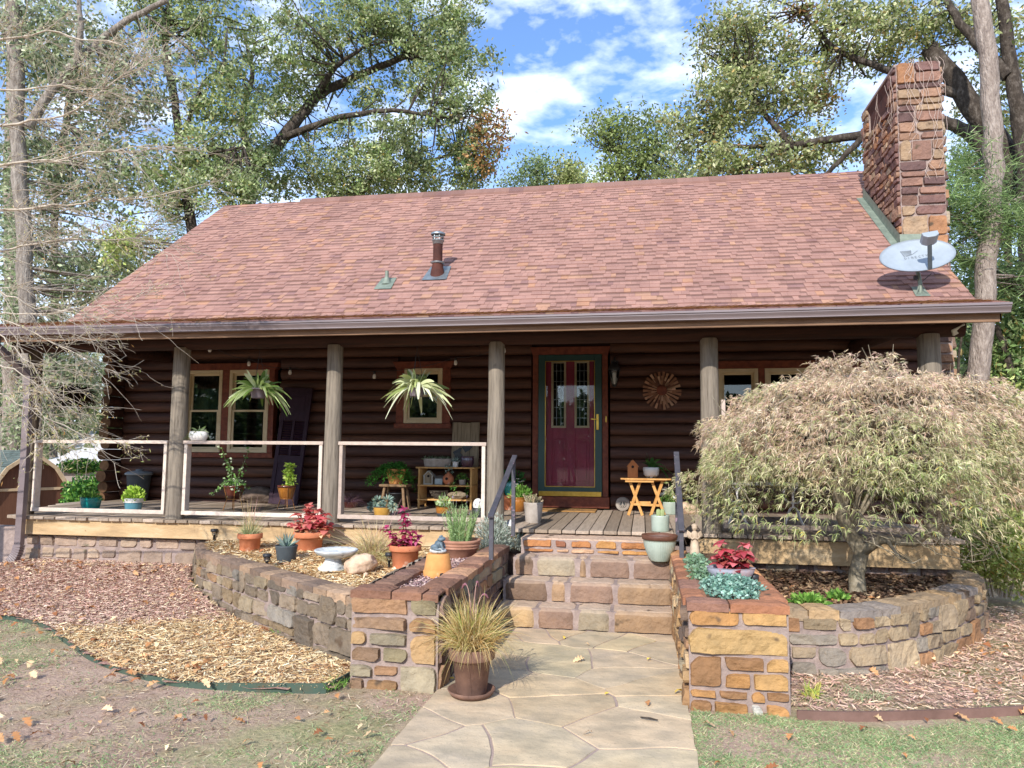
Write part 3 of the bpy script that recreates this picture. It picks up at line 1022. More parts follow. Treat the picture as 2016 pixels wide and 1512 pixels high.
# --- chimney
cx0, cx1, cy0, cy1, cz = 3.8, 4.415, 11.5, 13.15, 7.43
mb = MB()
mb.box(cx0, cx1, cy0, cy1, -.6, 6.86)
mb.box(cx0, cx1, cy0, cy0+.3, 6.86, cz-.07)
mb.box(cx0, cx1, cy1-.3, cy1, 6.86, cz-.07)
chim = mb.build('chimney', M['mortar'], cabin)
mb = MB()
rr5 = random.Random(12)
stones(mb, ashlar(0, 3.9, cx1-cx0, cz-.02, .14, 3.0, rr5, .3), planar((cx0, cy0, 0), (1, 0, 0), (0, -1, 0)), CHIM, .006, .034, 21)
stones(mb, ashlar(0, .5, cx1-cx0, 3.9, .13, 2.5, rr5), planar((cx0, cy0, 0), (1, 0, 0), (0, -1, 0)), REDB, .01, .04, 22)
L_ = cy1-cy0
for a, b, lo, hi in ((0, L_, 4.4, 6.86), (0, .3, 6.86, cz-.08), (L_-.3, L_, 6.86, cz-.08)):
    stones(mb, ashlar(a, lo, b, hi, .105, 3.6, rr5), planar((cx0, cy1, 0), (0, -1, 0), (-1, 0, 0)) if b > 1 else planar((cx0, cy1, 0), (0, -1, 0), (-1, 0, 0)), CHIM, .006, .034, 23)
stones(mb, ashlar(0, .5, L_, cz-.08, .13, 2.6, rr5), planar((cx1, cy0, 0), (0, 1, 0), (1, 0, 0)), REDB, .01, .04, 24)
mb.build('chimney_stone', M['stone'], chim)
mb = MB()
mb.box(cx0-.02, cx1+.02, cy0+.02, cy1+.03, cz-.069, cz-.02)
mb.build('chimney_cap', M['mortar'], chim, bevel=.01)
mb = MB()
mb.box(cx0+.02, cx1-.02, cy0+.31, cy1-.31, 6.862, cz-.14)
V = [(cx0-.02, cy0+.3, cz-.1), (cx0-.02, cy1-.28, cz-.1), (cx0+.06, cy1-.3, cz-.35), (cx0+.06, cy0+.3, cz-.35)]
mb.add(V, [(0, 1, 2, 3)])
mb.build('smoke_shelf', M['rust'], chim)
mb = MB()
n = np.array([0, -RS, 1])/math.hypot(1, RS)
V = []
for y in np.linspace(cy0-.06, cy1, 12):
    V += [(cx0-.055, y, zroof(y)+.21), (cx0-.055, y, zroof(y)+.03), (cx0-.16, y, zroof(y)+.024)]
mb.add(V, [(3*i+k, 3*i+3+k, 3*i+4+k, 3*i+1+k) for i in range(11) for k in (0, 1)])
y = cy0-.062
mb.add([(cx0-.055, y, zroof(y)+.02), (XR+.0, y, zroof(y)+.02), (XR, y, zroof(y)+.2), (cx0-.055, y, zroof(y)+.21), (cx0-.16, y-.13, zroof(y-.13)+.024), (XR, y-.13, zroof(y-.13)+.024)], [(0, 1, 2, 3), (4, 5, 1, 0)])
mb.build('flashing', M['flash'], chim)
mb = MB()                                      # old wires and vine stems over the stack
r9 = random.Random(4)
for i in range(10):
    xx, zz = cx0+r9.uniform(0, .62), cz+.01
    pts = [(xx, cy0-.06, zz)]
    for j in range(r9.randint(9, 20)):
        xx += r9.uniform(-.07, .07)
        zz -= r9.uniform(.06, .15)
        pts.append((min(max(xx, cx0-.02), cx1+.03), cy0-.06-r9.uniform(0, .03), zz))
    mb.tube(pts, .0026, 4, lin('#c9b4a6'))
for i in range(6):
    yy, zz = cy0+r9.uniform(0, .7), cz-.2
    pts = []
    for j in range(8):
        pts.append((cx0-.06-r9.uniform(0, .03), yy, zz))
        yy += r9.uniform(-.12, .12)
        zz -= r9.uniform(.05, .15)
    mb.tube(pts, .0025, 4, lin('#bfa99b'))
mb.build('dead_vine', M['straw'], chim)

# --- roof vents
def on_roof(x, y): return np.array([x, y, zroof(y)])
mb = MB()
p = on_roof(-3.18, 11.15)
mb.lathe([(.12, -.12), (.115, .0), (.095, .1), (.085, .16), (.085, .17)], 20, c=p)
mb.lathe([(.075, .1), (.075, .5)], 18, c=p)
mb.build('flue', M['rust'], roof)
mb = MB()
mb.lathe([(.075, .17), (.115, .185), (.11, .195), (.075, .2)], 20, c=p)
mb.build('storm_collar', M['steel'], roof)
mb = MB()
mb.lathe([(.06, .48), (.085, .49), (.085, .535), (.1, .54), (.1, .552), (.07, .556)], 18, c=p)
for i in range(6):
    a = i*PI/3
    mb.bar(p+np.array([.08*math.cos(a), .08*math.sin(a), .54]), p+np.array([.08*math.cos(a), .08*math.sin(a), .64]), .012, .008)
mb.lathe([(.075, .585), (.1, .59), (.1, .6), (.075, .605)], 18, c=p)
mb.lathe([(.115, .64), (.115, .665), (.06, .69), (0, .695)], 18, c=p)
mb.build('flue_cap', M['steel'], roof)
V = [p+np.array([dx, dy, RS*dy+.026]) for dx, dy in ((-.2, -.2), (.2, -.2), (.17, .2), (-.17, .2))]
MB().add(V, [(0, 1, 2, 3)]).build('flue_flashing', M['steel'], roof)
p = on_roof(-3.94, 10.93)
mb = MB()
mb.lathe([(.028, 0), (.028, .2)], 14, c=p)
mb.lathe([(.03, .2), (0.0, .201)], 14, c=p)
mb.lathe([(.09, -.02), (.05, .06), (.034, .1)], 14, c=p)
V = [p+np.array([dx, dy, RS*dy+.026]) for dx, dy in ((-.14, -.2), (.14, -.2), (.12, .12), (-.12, .12))]
mb.add(V, [(0, 1, 2, 3)])
mb.build('plumbing_vent', M['flash'], roof)

# pine needles gathered on the porch roof
N = 6500
xx = rng.uniform(XL, 3.2, N)
yy = YE+.02+np.abs(rng.normal(0, .5, N))*(1+1.3*(xx < -5))+.03
yy = np.clip(yy, YE+.02, YB-.05)
P = np.stack([xx, yy, np.array([zporch(v) for v in yy])+.02], 1)
D = np.stack([rng.normal(1, .5, N), rng.normal(0, .35, N), rng.normal(.03, .05, N)], 1)
mb = MB().blades(P, D, rng.uniform(.05, .14, N), .006, pick([('#d8b98c', 3, 1), ('#b98f5e', 3, 1), ('#8d6a48', 2, 1)], N), seg=1, shape='stick', side=np.array([0, -1, .3]))
stuff(mb.build('pine_needles', M['straw']), 'dry pine needles lying along the lower edge of the porch roof', 'pine needles')
# ------------------------------------------------------------------ ground
def gz(x, y):
    x, y = np.asarray(x, float), np.asarray(y, float)
    h = .2*sstep(y, 6.1, 7.7)*sstep(-x, 2.0, 4.6)*(1-sstep(-x, 7.2, 9))
    h = h-1.0*sstep(-x, 8.2, 15)*sstep(y, 7.5, 17)
    h = h-.25*sstep(x, 3.4, 7)*sstep(y, 6.5, 11)
    return h


def gn(x, y): return .012*mnoise.fractal(Vector((x*1.7, y*1.7, 0)), 1, 2, 4)


def gnm(name, kind):
    m = bpy.data.materials.new(name)
    m.use_nodes = True
    return m, m.node_tree.nodes, m.node_tree.links


# soil with worn lawn, one sheet to the horizon
m, N_, Lk = gnm('soil_and_lawn', 0)
bs = N_['Principled BSDF']
tc = N_.new('ShaderNodeTexCoord')
def nnoise(sc, det=6, rough=.6):
    n = N_.new('ShaderNodeTexNoise')
    n.inputs['Scale'].default_value = sc
    n.inputs['Detail'].default_value = det
    n.inputs['Roughness'].default_value = rough
    Lk.new(tc.outputs['Object'], n.inputs['Vector'])
    return n.outputs['Fac']
def nramp(f, stops):
    r = N_.new('ShaderNodeValToRGB')
    e = r.color_ramp.elements
    while len(e) < len(stops):
        e.new(.5)
    for i, (p, c) in enumerate(stops):
        e[i].position = p
        e[i].color = (*c, 1)
    Lk.new(f, r.inputs[0])
    return r.outputs[0]
def nmix(f, a, b, mode='MIX'):
    x = N_.new('ShaderNodeMix')
    x.data_type = 'RGBA'
    x.blend_type = mode
    if isinstance(f, float):
        x.inputs[0].default_value = f
    else:
        Lk.new(f, x.inputs[0])
    for i, v in ((6, a), (7, b)):
        if isinstance(v, tuple):
            x.inputs[i].default_value = (*v, 1)
        else:
            Lk.new(v, x.inputs[i])
    return x.outputs[2]
def nbump(h, st, d, sc=None):
    b = N_.new('ShaderNodeBump')
    b.inputs['Strength'].default_value = st
    b.inputs['Distance'].default_value = d
    Lk.new(h, b.inputs['Height'])
    return b.outputs[0]
soil = nramp(nnoise(2.2), [(.3, lin('#a58a78')), (.52, lin('#b99c88')), (.7, lin('#c5ab94'))])
soil = nmix(nramp(nnoise(38, 4), [(.54, (0, 0, 0)), (.68, (.8, .8, .8))]), soil, lin('#8d7664'))
soil = nmix(nramp(nnoise(60, 3), [(.58, (0, 0, 0)), (.66, (1, 1, 1))]), soil, lin('#d0b795'))
grs = nramp(nnoise(26, 4), [(.3, lin('#6f7d4c')), (.7, lin('#b7ae7b'))])
colr = nmix(nramp(nnoise(.9, 5), [(.46, (0, 0, 0)), (.62, (.75, .75, .75))]), soil, grs)
Lk.new(colr, bs.inputs['Base Color'])
bs.inputs['Roughness'].default_value = .97
bs.inputs['Specular IOR Level'].default_value = .1
Lk.new(nbump(nnoise(45, 8, .7), .9, .02), bs.inputs['Normal'])
M['ground'] = m
mb = MB()
gx = np.concatenate([[-400, -150, -70, -40, -25], np.arange(-18, 10, .25), [12, 16, 25, 40, 70, 150, 400]])
gy = np.concatenate([[-300, -100, -40, -15, -5, 0], np.arange(2, 20, .25), [22, 26, 32, 42, 60, 100, 200, 500]])
V = [(x, y, float(gz(x, y))+(gn(x, y) if -20 < x < 12 and 0 < y < 22 else 0)-.012) for x in gx for y in gy]
n1 = len(gy)
F = np.array([(i*n1+j, (i+1)*n1+j, (i+1)*n1+j+1, i*n1+j+1) for i in range(len(gx)-1) for j in range(n1-1)])
struct(mb.add(V, F, smooth=True).build('ground', M['ground']))

# ------------------------------------------------------------------ stone path
m, N_, Lk = gnm('flagstone', 0)
bs = N_['Principled BSDF']
tc = N_.new('ShaderNodeTexCoord')
base = nramp(nnoise(2.3, 6), [(.3, lin('#b8a182')), (.5, lin('#cbb594')), (.72, lin('#a89a86'))])
mpx = N_.new('ShaderNodeMapping')
mpx.inputs['Scale'].default_value = (1.6, 2.6, 2)
mpx.inputs['Rotation'].default_value = (0, 0, .25)
Lk.new(tc.outputs['Object'], mpx.inputs[0])
n2 = N_.new('ShaderNodeTexNoise')
n2.inputs['Scale'].default_value = 2.4
n2.inputs['Detail'].default_value = 7
Lk.new(mpx.outputs[0], n2.inputs['Vector'])
base = nmix(nramp(n2.outputs['Fac'], [(.42, (0, 0, 0)), (.66, (.75, .75, .75))]), base, lin('#9c8f78'))
at_ = N_.new('ShaderNodeAttribute')
at_.attribute_name = 'Col'
base = nmix(1.0, base, at_.outputs['Color'], 'MULTIPLY')
base = nmix(nramp(nnoise(70, 3), [(.6, (0, 0, 0)), (.7, (.5, .5, .5))]), base, lin('#857a68'))
Lk.new(base, bs.inputs['Base Color'])
bs.inputs['Roughness'].default_value = .9
bs.inputs['Specular IOR Level'].default_value = .2
Lk.new(nbump(nnoise(14, 9, .6), .5, .015), bs.inputs['Normal'])
M['flag'] = m
M['joint'] = mat('purple_mortar', lin('#b09a8a'), lin('#9a867c'), 9, .95, .5, 60)
X0, X1, Y0, Y1 = -1.335, .268, -1.5, 6.63
# the left edge flares a little towards the lawn
mb = MB()
mb.box(X0+.01, X1-.01, Y0, Y1, -.1, -.002)
path = thing('stone_path', None, None, (-.53, 3, 0))
path['kind'] = 'structure'
path.location = (0, 0, 0)
mb.build('joint', M['joint'], path)
rp_ = random.Random(31)
pts = []
for _ in range(4000):
    p = (rp_.uniform(X0, X1), rp_.uniform(Y0, Y1))
    if all((p[0]-q[0])**2+(p[1]-q[1])**2 > (.6 if rp_.random() < .75 else .22)**2 for q in pts):
        pts.append(p)
mb = MB()
def clip(poly, nx, ny, c):
    out = []
    for i in range(len(poly)):
        a, b = poly[i], poly[(i+1) % len(poly)]
        da, db = a[0]*nx+a[1]*ny-c, b[0]*nx+b[1]*ny-c
        if da <= 0:
            out.append(a)
        if da*db < 0:
            t = da/(da-db)
            out.append((a[0]+(b[0]-a[0])*t, a[1]+(b[1]-a[1])*t))
    return out
for i, p in enumerate(pts):
    poly = [(X0, Y0), (X1, Y0), (X1, Y1), (X0, Y1)]
    gap = .0065
    for j, q in enumerate(pts):
        if i == j or (p[0]-q[0])**2+(p[1]-q[1])**2 > 4:
            continue
        nx, ny = q[0]-p[0], q[1]-p[1]
        l = math.hypot(nx, ny)
        nx, ny = nx/l, ny/l
        h = (random.Random(i*977+j*977 if i < j else j*977+i*977).uniform(.3, 1.6))*gap
        poly = clip(poly, nx, ny, (p[0]+q[0])/2*nx+(p[1]+q[1])/2*ny-h)
        if len(poly) < 3:
            break
    if len(poly) < 3:
        continue
    # subdivide and roughen the outline
    out = []
    for a, b in zip(poly, poly[1:]+poly[:1]):
        m_ = max(1, int(math.dist(a, b)/.045))
        for k in range(m_):
            t = k/m_
            x, y = a[0]+(b[0]-a[0])*t, a[1]+(b[1]-a[1])*t
            fe = max(0, min(1, (min(x-X0, X1-x)-.01)/.2, (Y1-y)/.2))
            nn = mnoise.noise_vector(Vector((x*6, y*6, 3)))
            nn2 = mnoise.noise_vector(Vector((x*1.7, y*1.7, 9)))
            out.append((x+.010*nn.x+fe*.09*nn2.x, y+.010*nn.y+fe*.09*nn2.y))
    h = rp_.uniform(.0015, .004)
    n = len(out)
    cx_, cy_ = sum(a[0] for a in out)/n, sum(a[1] for a in out)/n
    ins = [(a[0]+(cx_-a[0])*.03, a[1]+(cy_-a[1])*.03) for a in out]
    V = [(x, y, -.006) for x, y in out]+[(x, y, h*.75) for x, y in [(a[0]+(cx_-a[0])*.008, a[1]+(cy_-a[1])*.008) for a in out]]+[(x, y, h) for x, y in ins]
    F = [(i_, (i_+1) % n, n+(i_+1) % n, n+i_) for i_ in range(n)]+[(n+i_, n+(i_+1) % n, 2*n+(i_+1) % n, 2*n+i_) for i_ in range(n)]
    k_ = rp_.uniform(.9, 1.08)
    c_ = (k_*rp_.uniform(.97, 1.05), k_, k_*rp_.uniform(.93, 1.05))
    mb.add(V, F, c_)
    mb.add(V[2*n:], [tuple(range(n))], c_)
mb.build('flagstone', M['flag'], path)

# ------------------------------------------------------------------ steps
SX0, SX1 = -1.30, .275
steps = thing('stone_steps', 'four rustic sandstone steps with pale mortar rising from the path to the porch', 'steps', ((SX0+SX1)/2, 6.6, 0))
so = np.array([(SX0+SX1)/2, 6.6, 0])
ST = [(6.63, 0, .184), (6.90, .184, .37), (7.16, .37, .55), (7.38, .55, .70)]
mb = MB()
ms = MB()
rs7 = random.Random(17)
for k, (y, z0, z1) in enumerate(ST):
    x0, x1 = SX0+(.0, .01, .06, .10)[k], SX1
    y2 = ST[k+1][0] if k < 3 else 7.80
    mb.box(x0-so[0], x1-so[0], y+.02-6.6, y2+.03-6.6, z0-.15, z1-.012)
    cuts = [x0]
    base = [(.36, .35, .31, .55), (.41, .16, .41, .5), (.2, .38, .09, .38, .36), (.32, .15, .24, .24, .3, .2)][k]
    tot = sum(base)
    for b in base:
        cuts.append(cuts[-1]+b/tot*(x1-x0))
    cols = pick(STEPC, len(base), .08)
    if k == 3:
        rects = []
        for a, b in zip(cuts[:-1], cuts[1:]):
            rects += [(a+.01, .607, b-.015, z1-.006), (a+.02, z0+.006, b+.01, .607)]
        stones(ms, [(a-so[0], b, c-so[0], d) for a, b, c, d in rects], planar((0, y-6.6+.012, 0), (1, 0, 0), (0, -1, 0)), [('#a9744a', 2, 1), ('#b98a55', 2, 1), ('#b08f72', 2, 1), ('#94624a', 1, 1)], .009, .014, 40)
        ms.box(x0-so[0], x1-so[0], y-6.6+.02, y2-6.6, z1-.012, z1, lin('#c8ad97'))
        continue
    for (a, b), c in zip(zip(cuts[:-1], cuts[1:]), cols):
        a, b = a+.016-so[0], b-.016-so[0]
        # a rounded block: front face rolling over into the tread
        nx, nv = max(5, int((b-a)/.035)), 12
        V = []
        yb = y2-6.6+.02
        for i in range(nx+1):
            for j in range(nv+1):
                v = j/nv
                u = a+(b-a)*i/nx
                if v < .5:
                    yy, zz = y-6.6, z0+.012+(z1-z0-.012)*(v/.5)
                else:
                    yy, zz = y-6.6+(yb-(y-6.6))*((v-.5)/.5)**1.3, z1
                e = min(i, nx-i)*(b-a)/nx
                f = min(1, e/.03)
                r = .05
                dz, dyf = zz-(z1-r), (y-6.6+r)-yy
                if dz > 0 and dyf > 0:
                    q = math.hypot(dz, dyf)
                    zz, yy = z1-r+dz/q*r, y-6.6+r-dyf/q*r
                nse = mnoise.fractal(Vector((u*9+k*5, v*4, k)), 1, 2, 3)*.010
                V.append((u, yy-.012*(f-1)*1.2+nse-.014*f+.012, zz-.010*(1-f)+nse*.4))
        n1 = nv+1
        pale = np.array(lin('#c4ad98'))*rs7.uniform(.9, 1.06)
        fc = np.array([(c if j < nv*.5-1.5 else .72*c+.28*pale if j < nv*.5+.5 else .25*c+.75*pale) for i in range(nx) for j in range(nv)])  # rounded upper edge painted paler for the light it catches; tread tops palest
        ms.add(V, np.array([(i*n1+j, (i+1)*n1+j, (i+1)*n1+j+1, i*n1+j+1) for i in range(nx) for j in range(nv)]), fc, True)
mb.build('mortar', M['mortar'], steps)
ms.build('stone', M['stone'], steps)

# ------------------------------------------------------------------ planter on the left
PL = thing('stone_planter', 'curved stone retaining planter left of the path, filled with straw mulch', 'planter', (0, 0, 0))
pth = Path([(-5.02, 7.86), (-4.62, 7.22), (-4.02, 6.70), (-3.38, 6.20), (-2.85, 5.80), (-2.40, 5.46), (-1.93, 5.15)], flip=1)
if pth.at(pth.L/2, .1)[1] > pth.at(pth.L/2, 0)[1]:
    pth.Nn *= -1
mb = MB()
pth.body(mb, -.2, .46, .2)
mb.box(-1.93, -1.35, 4.9, 7.38, -.2, .40)
mb.box(-1.94, -1.335, 4.845, 5.0, -.2, .6)
mb.box(-1.5, -1.337, 5.0, 7.42, -.2, .598)
mb.box(-1.939, -1.80, 5.001, 6.5, -.2, .57)
mb.build('mortar', M['mortar'], PL)
ms = MB()
stones(ms, ashlar(0, -.06, pth.L, .455, .13, 2.9, random.Random(23), .3), pth.mapf, GREYB, .004, .022, 51)
caps(ms, lambda s, z, d: np.append(pth.at(s, d), 0), pth.L-.1, .50, .21, [('#8d7765', 3, 1), ('#7d6a5c', 2, 1), ('#9b826b', 2, 1)], .14, .3, .07)
stones(ms, ashlar(0, -.05, .61, .59, .105, 3.8, random.Random(3), .3), planar((-1.945, 4.842, 0), (1, 0, 0), (0, -1, 0)), OCHRE+[('#857a60', 1, 1), ('#7a5a49', 1.2, 1)], .008, .024, 52)
stones(ms, ashlar(0, -.05, 2.5, .59, .11, 3, random.Random(4)), planar((-1.338, 4.85, 0), (0, 1, 0), (1, 0, 0)), REDB, .007, .022, 53)
stones(ms, ashlar(0, .1, 2.5, .62, .12, 2.6, random.Random(5)), planar((-1.94, 7.4, 0), (0, -1, 0), (-1, 0, 0)), GREYB, .008, .02, 54)
CPL = [('#9a7460', 3, 1), ('#86624f', 3, 1), ('#ad8567', 2, 1), ('#7c6052', 1, 1)]
caps(ms, lambda s, z, d: np.array([-1.95+s, 4.835-d, 0]), .62, .63, .17, CPL, .18, .32)
caps(ms, lambda s, z, d: np.array([-1.325+d, 5.0+s, 0]), 2.4, .632, .18, CPL, .18, .4)
caps(ms, lambda s, z, d: np.array([-1.955-d, 5.0+s, 0]), 1.5, .60, .17, [('#7a5e52', 3, 1), ('#8a6a58', 2, 1), ('#66524a', 1, 1)], .12, .26)
ms.build('stone', M['stone'], PL)

# ------------------------------------------------------------------ planter on the right
PR = thing('stone_planter', 'stone retaining planter right of the path holding the weeping maple', 'planter', (0, 0, 0))
ptr = Path([(.84, 5.70), (1.25, 5.72), (1.65, 5.86), (2.10, 6.22), (2.55, 6.70), (2.95, 7.28), (3.10, 7.85), (2.95, 8.4)], flip=1)
mb = MB()
ptr.body(mb, -.2, .40, .2)
mb.box(.275, .87, 4.845, 7.4, -.2, .6)
mb.build('mortar', M['mortar'], PR)
ms = MB()
stones(ms, ashlar(0, -.06, ptr.L, .40, .125, 2.5, random.Random(9), .35), ptr.mapf, [('#98866c', 3, 1), ('#8d7d68', 2, 1), ('#8b8276', 1.6, 1), ('#9c7656', 1, 1), ('#786556', 1, 1), ('#a8957a', 1, 1)], .006, .024, 61)
caps(ms, lambda s, z, d: np.append(ptr.at(s, d), 0), ptr.L, .45, .22, [('#97836a', 3, 1), ('#8a8078', 2, 1), ('#a58a68', 2, 1)], .18, .36, .07)
stones(ms, ashlar(0, -.05, .6, .60, .095, 4.6, random.Random(14), .2), planar((.27, 4.842, 0), (1, 0, 0), (0, -1, 0)), stonepal([('#b8905c', 3, 1), ('#a87c4c', 3, 1), ('#bf9c68', 2, 1), ('#906a48', 2, 1), ('#a39474', 1, 1), ('#b9b6ac', .5, 1)], .06), .008, .022, 62)
stones(ms, ashlar(0, -.05, 2.5, .60, .11, 3, random.Random(15)), planar((.268, 7.35, 0), (0, -1, 0), (-1, 0, 0)), OCHRE, .007, .022, 64)
CPR = [('#b07c5c', 3, 1), ('#a06e52', 3, 1), ('#bb8a60', 2, 1), ('#8a6656', 1, 1)]
caps(ms, lambda s, z, d: np.array([.26+s, 4.835-d, 0]), .62, .645, .13, CPR, .2, .4)
caps(ms, lambda s, z, d: np.array([.26-d, 7.3-s, 0]), 2.33, .647, .13, CPR, .25, .45)
caps(ms, lambda s, z, d: np.array([.88+d, 4.97+s, 0]), 2.3, .647, .14, CPR, .25, .45)
ms.build('stone', M['stone'], PR)

# soil / mulch surfaces in the beds
M['mulchb'] = mat('straw_mulch_base', lin('#c29a66'), lin('#8f6c48'), 26, .97, 1.0, 60, c3=lin('#b08a5a'), bdist=.02)
M['mulchr'] = mat('red_mulch_base', lin('#bb9482'), lin('#9a7666'), 18, .97, 1.0, 50, c3=lin('#ae8676'), bdist=.02)
M['bedsoil'] = mat('leaf_litter_soil', lin('#80664f'), lin('#4a392c'), 16, .98, 1.0, 50, c3=lin('#67503d'), bdist=.02)
M['gravel'] = mat('pea_gravel_base', lin('#a58a7d'), lin('#76605a'), 60, .97, 1.0, 90, bdist=.015)
def bedz(x, y): return .43+.09*float(sstep(y, 6.0, 7.6))
poly = [pth.at(s, -.1) for s in np.linspace(0, pth.L, 40)]+[(-1.88, 5.3), (-1.9, 6.6), (-1.45, 6.9), (-1.42, 7.85)]
mb = MB()
def in_poly(x, y, P):
    c = False
    j = len(P)-1
    for i in range(len(P)):
        if (P[i][1] > y) != (P[j][1] > y) and x < (P[j][0]-P[i][0])*(y-P[i][1])/(P[j][1]-P[i][1])+P[i][0]:
            c = not c
        j = i
    return c
def grid_bed(mb, P, zf, st=.08, amp=.012):
    xs = [p[0] for p in P]
    ys = [p[1] for p in P]
    gx_ = np.arange(min(xs)-st, max(xs)+st, st)
    gy_ = np.arange(min(ys)-st, max(ys)+st, st)
    V = [(x, y, zf(x, y)+amp*mnoise.fractal(Vector((x*5, y*5, 1)), 1, 2, 3)) for x in gx_ for y in gy_]
    n1 = len(gy_)
    F = [(i*n1+j, (i+1)*n1+j, (i+1)*n1+j+1, i*n1+j+1) for i in range(len(gx_)-1) for j in range(n1-1) if in_poly(gx_[i]+st/2, gy_[j]+st/2, P)]
    return mb.add(V, np.array(F), smooth=True)
LBED = poly
struct(grid_bed(mb, poly, bedz).build('bed_ground', M['mulchb']))
GBED = [(-1.82, 5.0), (-1.48, 5.0), (-1.48, 7.0), (-1.82, 7.0)]
struct(grid_bed(MB(), GBED, lambda x, y: .545, .04, .008).build('gravel_ground', M['gravel']))
RBED = [ptr.at(s, -.12) for s in np.linspace(0, ptr.L, 40)]+[(2.4, 7.9), (.85, 7.9)]
struct(grid_bed(MB(), RBED, lambda x, y: .31+.04*float(sstep(y, 6.0, 7.5)), .08, .02).build('planter_ground', M['bedsoil']))
struct(MB().box(.36, .78, 4.95, 7.3, .5, .615).build('soil_ground', M['bedsoil']))

# front mulch bed between the steel edging and the planter
EDGE = [(-7.3, 6.25), (-6.6, 6.2), (-5.9, 6.08), (-5.4, 5.93), (-5.0, 5.72), (-4.4, 5.28), (-3.85, 4.92), (-3.3, 4.68), (-2.8, 4.60), (-2.12, 4.67), (-2.02, 4.75), (-1.98, 4.98)]
pe = Path(EDGE, n=140)
FBED = [tuple(q) for q in pe.Q]+[tuple(pth.at(s, .06)) for s in np.linspace(pth.L, 0, 30)]+[(-5.1, 7.9), (-7.3, 7.9)]
def frontz(x, y): return float(gz(x, y))+.02
struct(grid_bed(MB(), FBED, frontz, .09, .018).build('mulch_ground', M['mulchr']))
def edging(name, label, P, m, h, thick=.008):
    p = Path(P, n=160)
    mb = MB()
    V = []
    xs = np.linspace(0, p.L, 120)
    for x in xs:
        a, b = p.at(x, 0), p.at(x, thick)
        w = .012*mnoise.noise(Vector((x*1.2, 3, 1)))
        zz = float(gz(a[0], a[1]))+h(x/p.L)+w
        V += [(a[0], a[1], -.06), (a[0], a[1], zz), (b[0], b[1], zz), (b[0], b[1], -.06)]
    mb.add(V, [(4*i+k, 4*i+4+k, 4*i+4+(k+1) % 4, 4*i+(k+1) % 4) for i in range(119) for k in range(4)])
    return tag(mb.build(name, m), label, 'edging')
edging('garden_edging', 'bent dark green steel edging strip holding back straw mulch on the left', EDGE, M['edgeg'], lambda u: .022+.03*float(sstep(u, .75, .92)))
edging('garden_edging', 'straight brown edging strip along the lawn right of the path', [(.89, 4.78), (1.4, 4.86), (2.3, 5.15), (3.5, 5.55), (5, 6.1)], M['edgeb'], lambda u: .045, .02)

# loose cover: straw, chips, gravel, leaves, grass
def scatter(P, n, zf, lo, hi):
    xs = [p[0] for p in P]
    ys = [p[1] for p in P]
    out = []
    X = rng.uniform(min(xs), max(xs), n*3)
    Y = rng.uniform(min(ys), max(ys), n*3)
    for x, y in zip(X, Y):
        if in_poly(x, y, P):
            out.append((x, y, zf(x, y)+rng.uniform(lo, hi)))
            if len(out) >= n:
                break
    return np.array(out)
def flatd(n, tilt=.18):
    a = rng.uniform(0, 2*PI, n)
    return np.stack([np.cos(a), np.sin(a), rng.normal(0, tilt, n)], 1)
def chips(mb, P, L, W, pal, tilt=.18, seg=1, droop=0.0):
    n = len(P)
    D = flatd(n, tilt)
    S = np.stack([-D[:, 1], D[:, 0], rng.normal(0, .45, n)], 1)
    mb.blades(P-D*.5*np.mean(L), D, rng.uniform(L[0], L[1], n), rng.uniform(W[0], W[1], n), pick(pal, n, .14), droop, seg, 'stick' if seg == 1 else 'leaf', side=S)
STRAW = [('#ecd5a8', 3, 1), ('#e0c190', 4, 1), ('#cda875', 3, 1), ('#b88c60', 1.5, 1), ('#97704f', .8, 1), ('#f0dfbc', 1.2, 1)]
REDM = [('#e0c4a2', 3, 1), ('#d0aa98', 4, 1), ('#bd9382', 3, 1), ('#cdae98', 3, 1), ('#a07c6c', 1.0, 1), ('#dcc2a8', 2.4, 1)]
mb = MB()
P = scatter(LBED, 15000, bedz, .0, .022)
chips(mb, P, (.02, .07), (.004, .011), STRAW)
P = scatter(FBED, 52000, frontz, .0, .03)
# straw lies towards the front right, old red mulch towards the back left
w = sstep(P[:, 0]*.55-P[:, 1]*1.0, -8.9, -7.9)+.22*rng.normal(size=len(P))
chips(mb, P[w > .5], (.02, .085), (.003, .009), STRAW)
stuff(mb.build('straw_mulch', M['straw']), 'golden straw and wood chip mulch covering the left beds', 'mulch')
mb = MB()
chips(mb, P[w <= .5], (.012, .05), (.004, .011), REDM)
P = scatter([(.9, 4.95), (1.5, 4.95), (2.4, 5.3), (5.2, 6.3), (5.2, 9), (3.3, 8.4), (3.05, 7.4), (2.2, 6.2), (1.6, 5.8), (.9, 5.7)], 14000, lambda x, y: float(gz(x, y)), 0, .02)
chips(mb, P, (.015, .07), (.003, .011), REDM+[('#d8b692', 3, 1), ('#c9a184', 2, 1)])
P = scatter(RBED, 5200, lambda x, y: .33+.04*float(sstep(y, 6.0, 7.5)), 0, .03)
chips(mb, P, (.03, .1), (.006, .03), [('#8a6d54', 3, 1), ('#6b5140', 3, 1), ('#a58a6a', 2, 1), ('#4f3d30', 1, 1)], .3)
stuff(mb.build('bark_mulch', M['straw']), 'reddish bark mulch and dry litter on the bare beds', 'mulch')
mb = MB()
P = scatter(GBED, 1500, lambda x, y: .552, 0, .012)
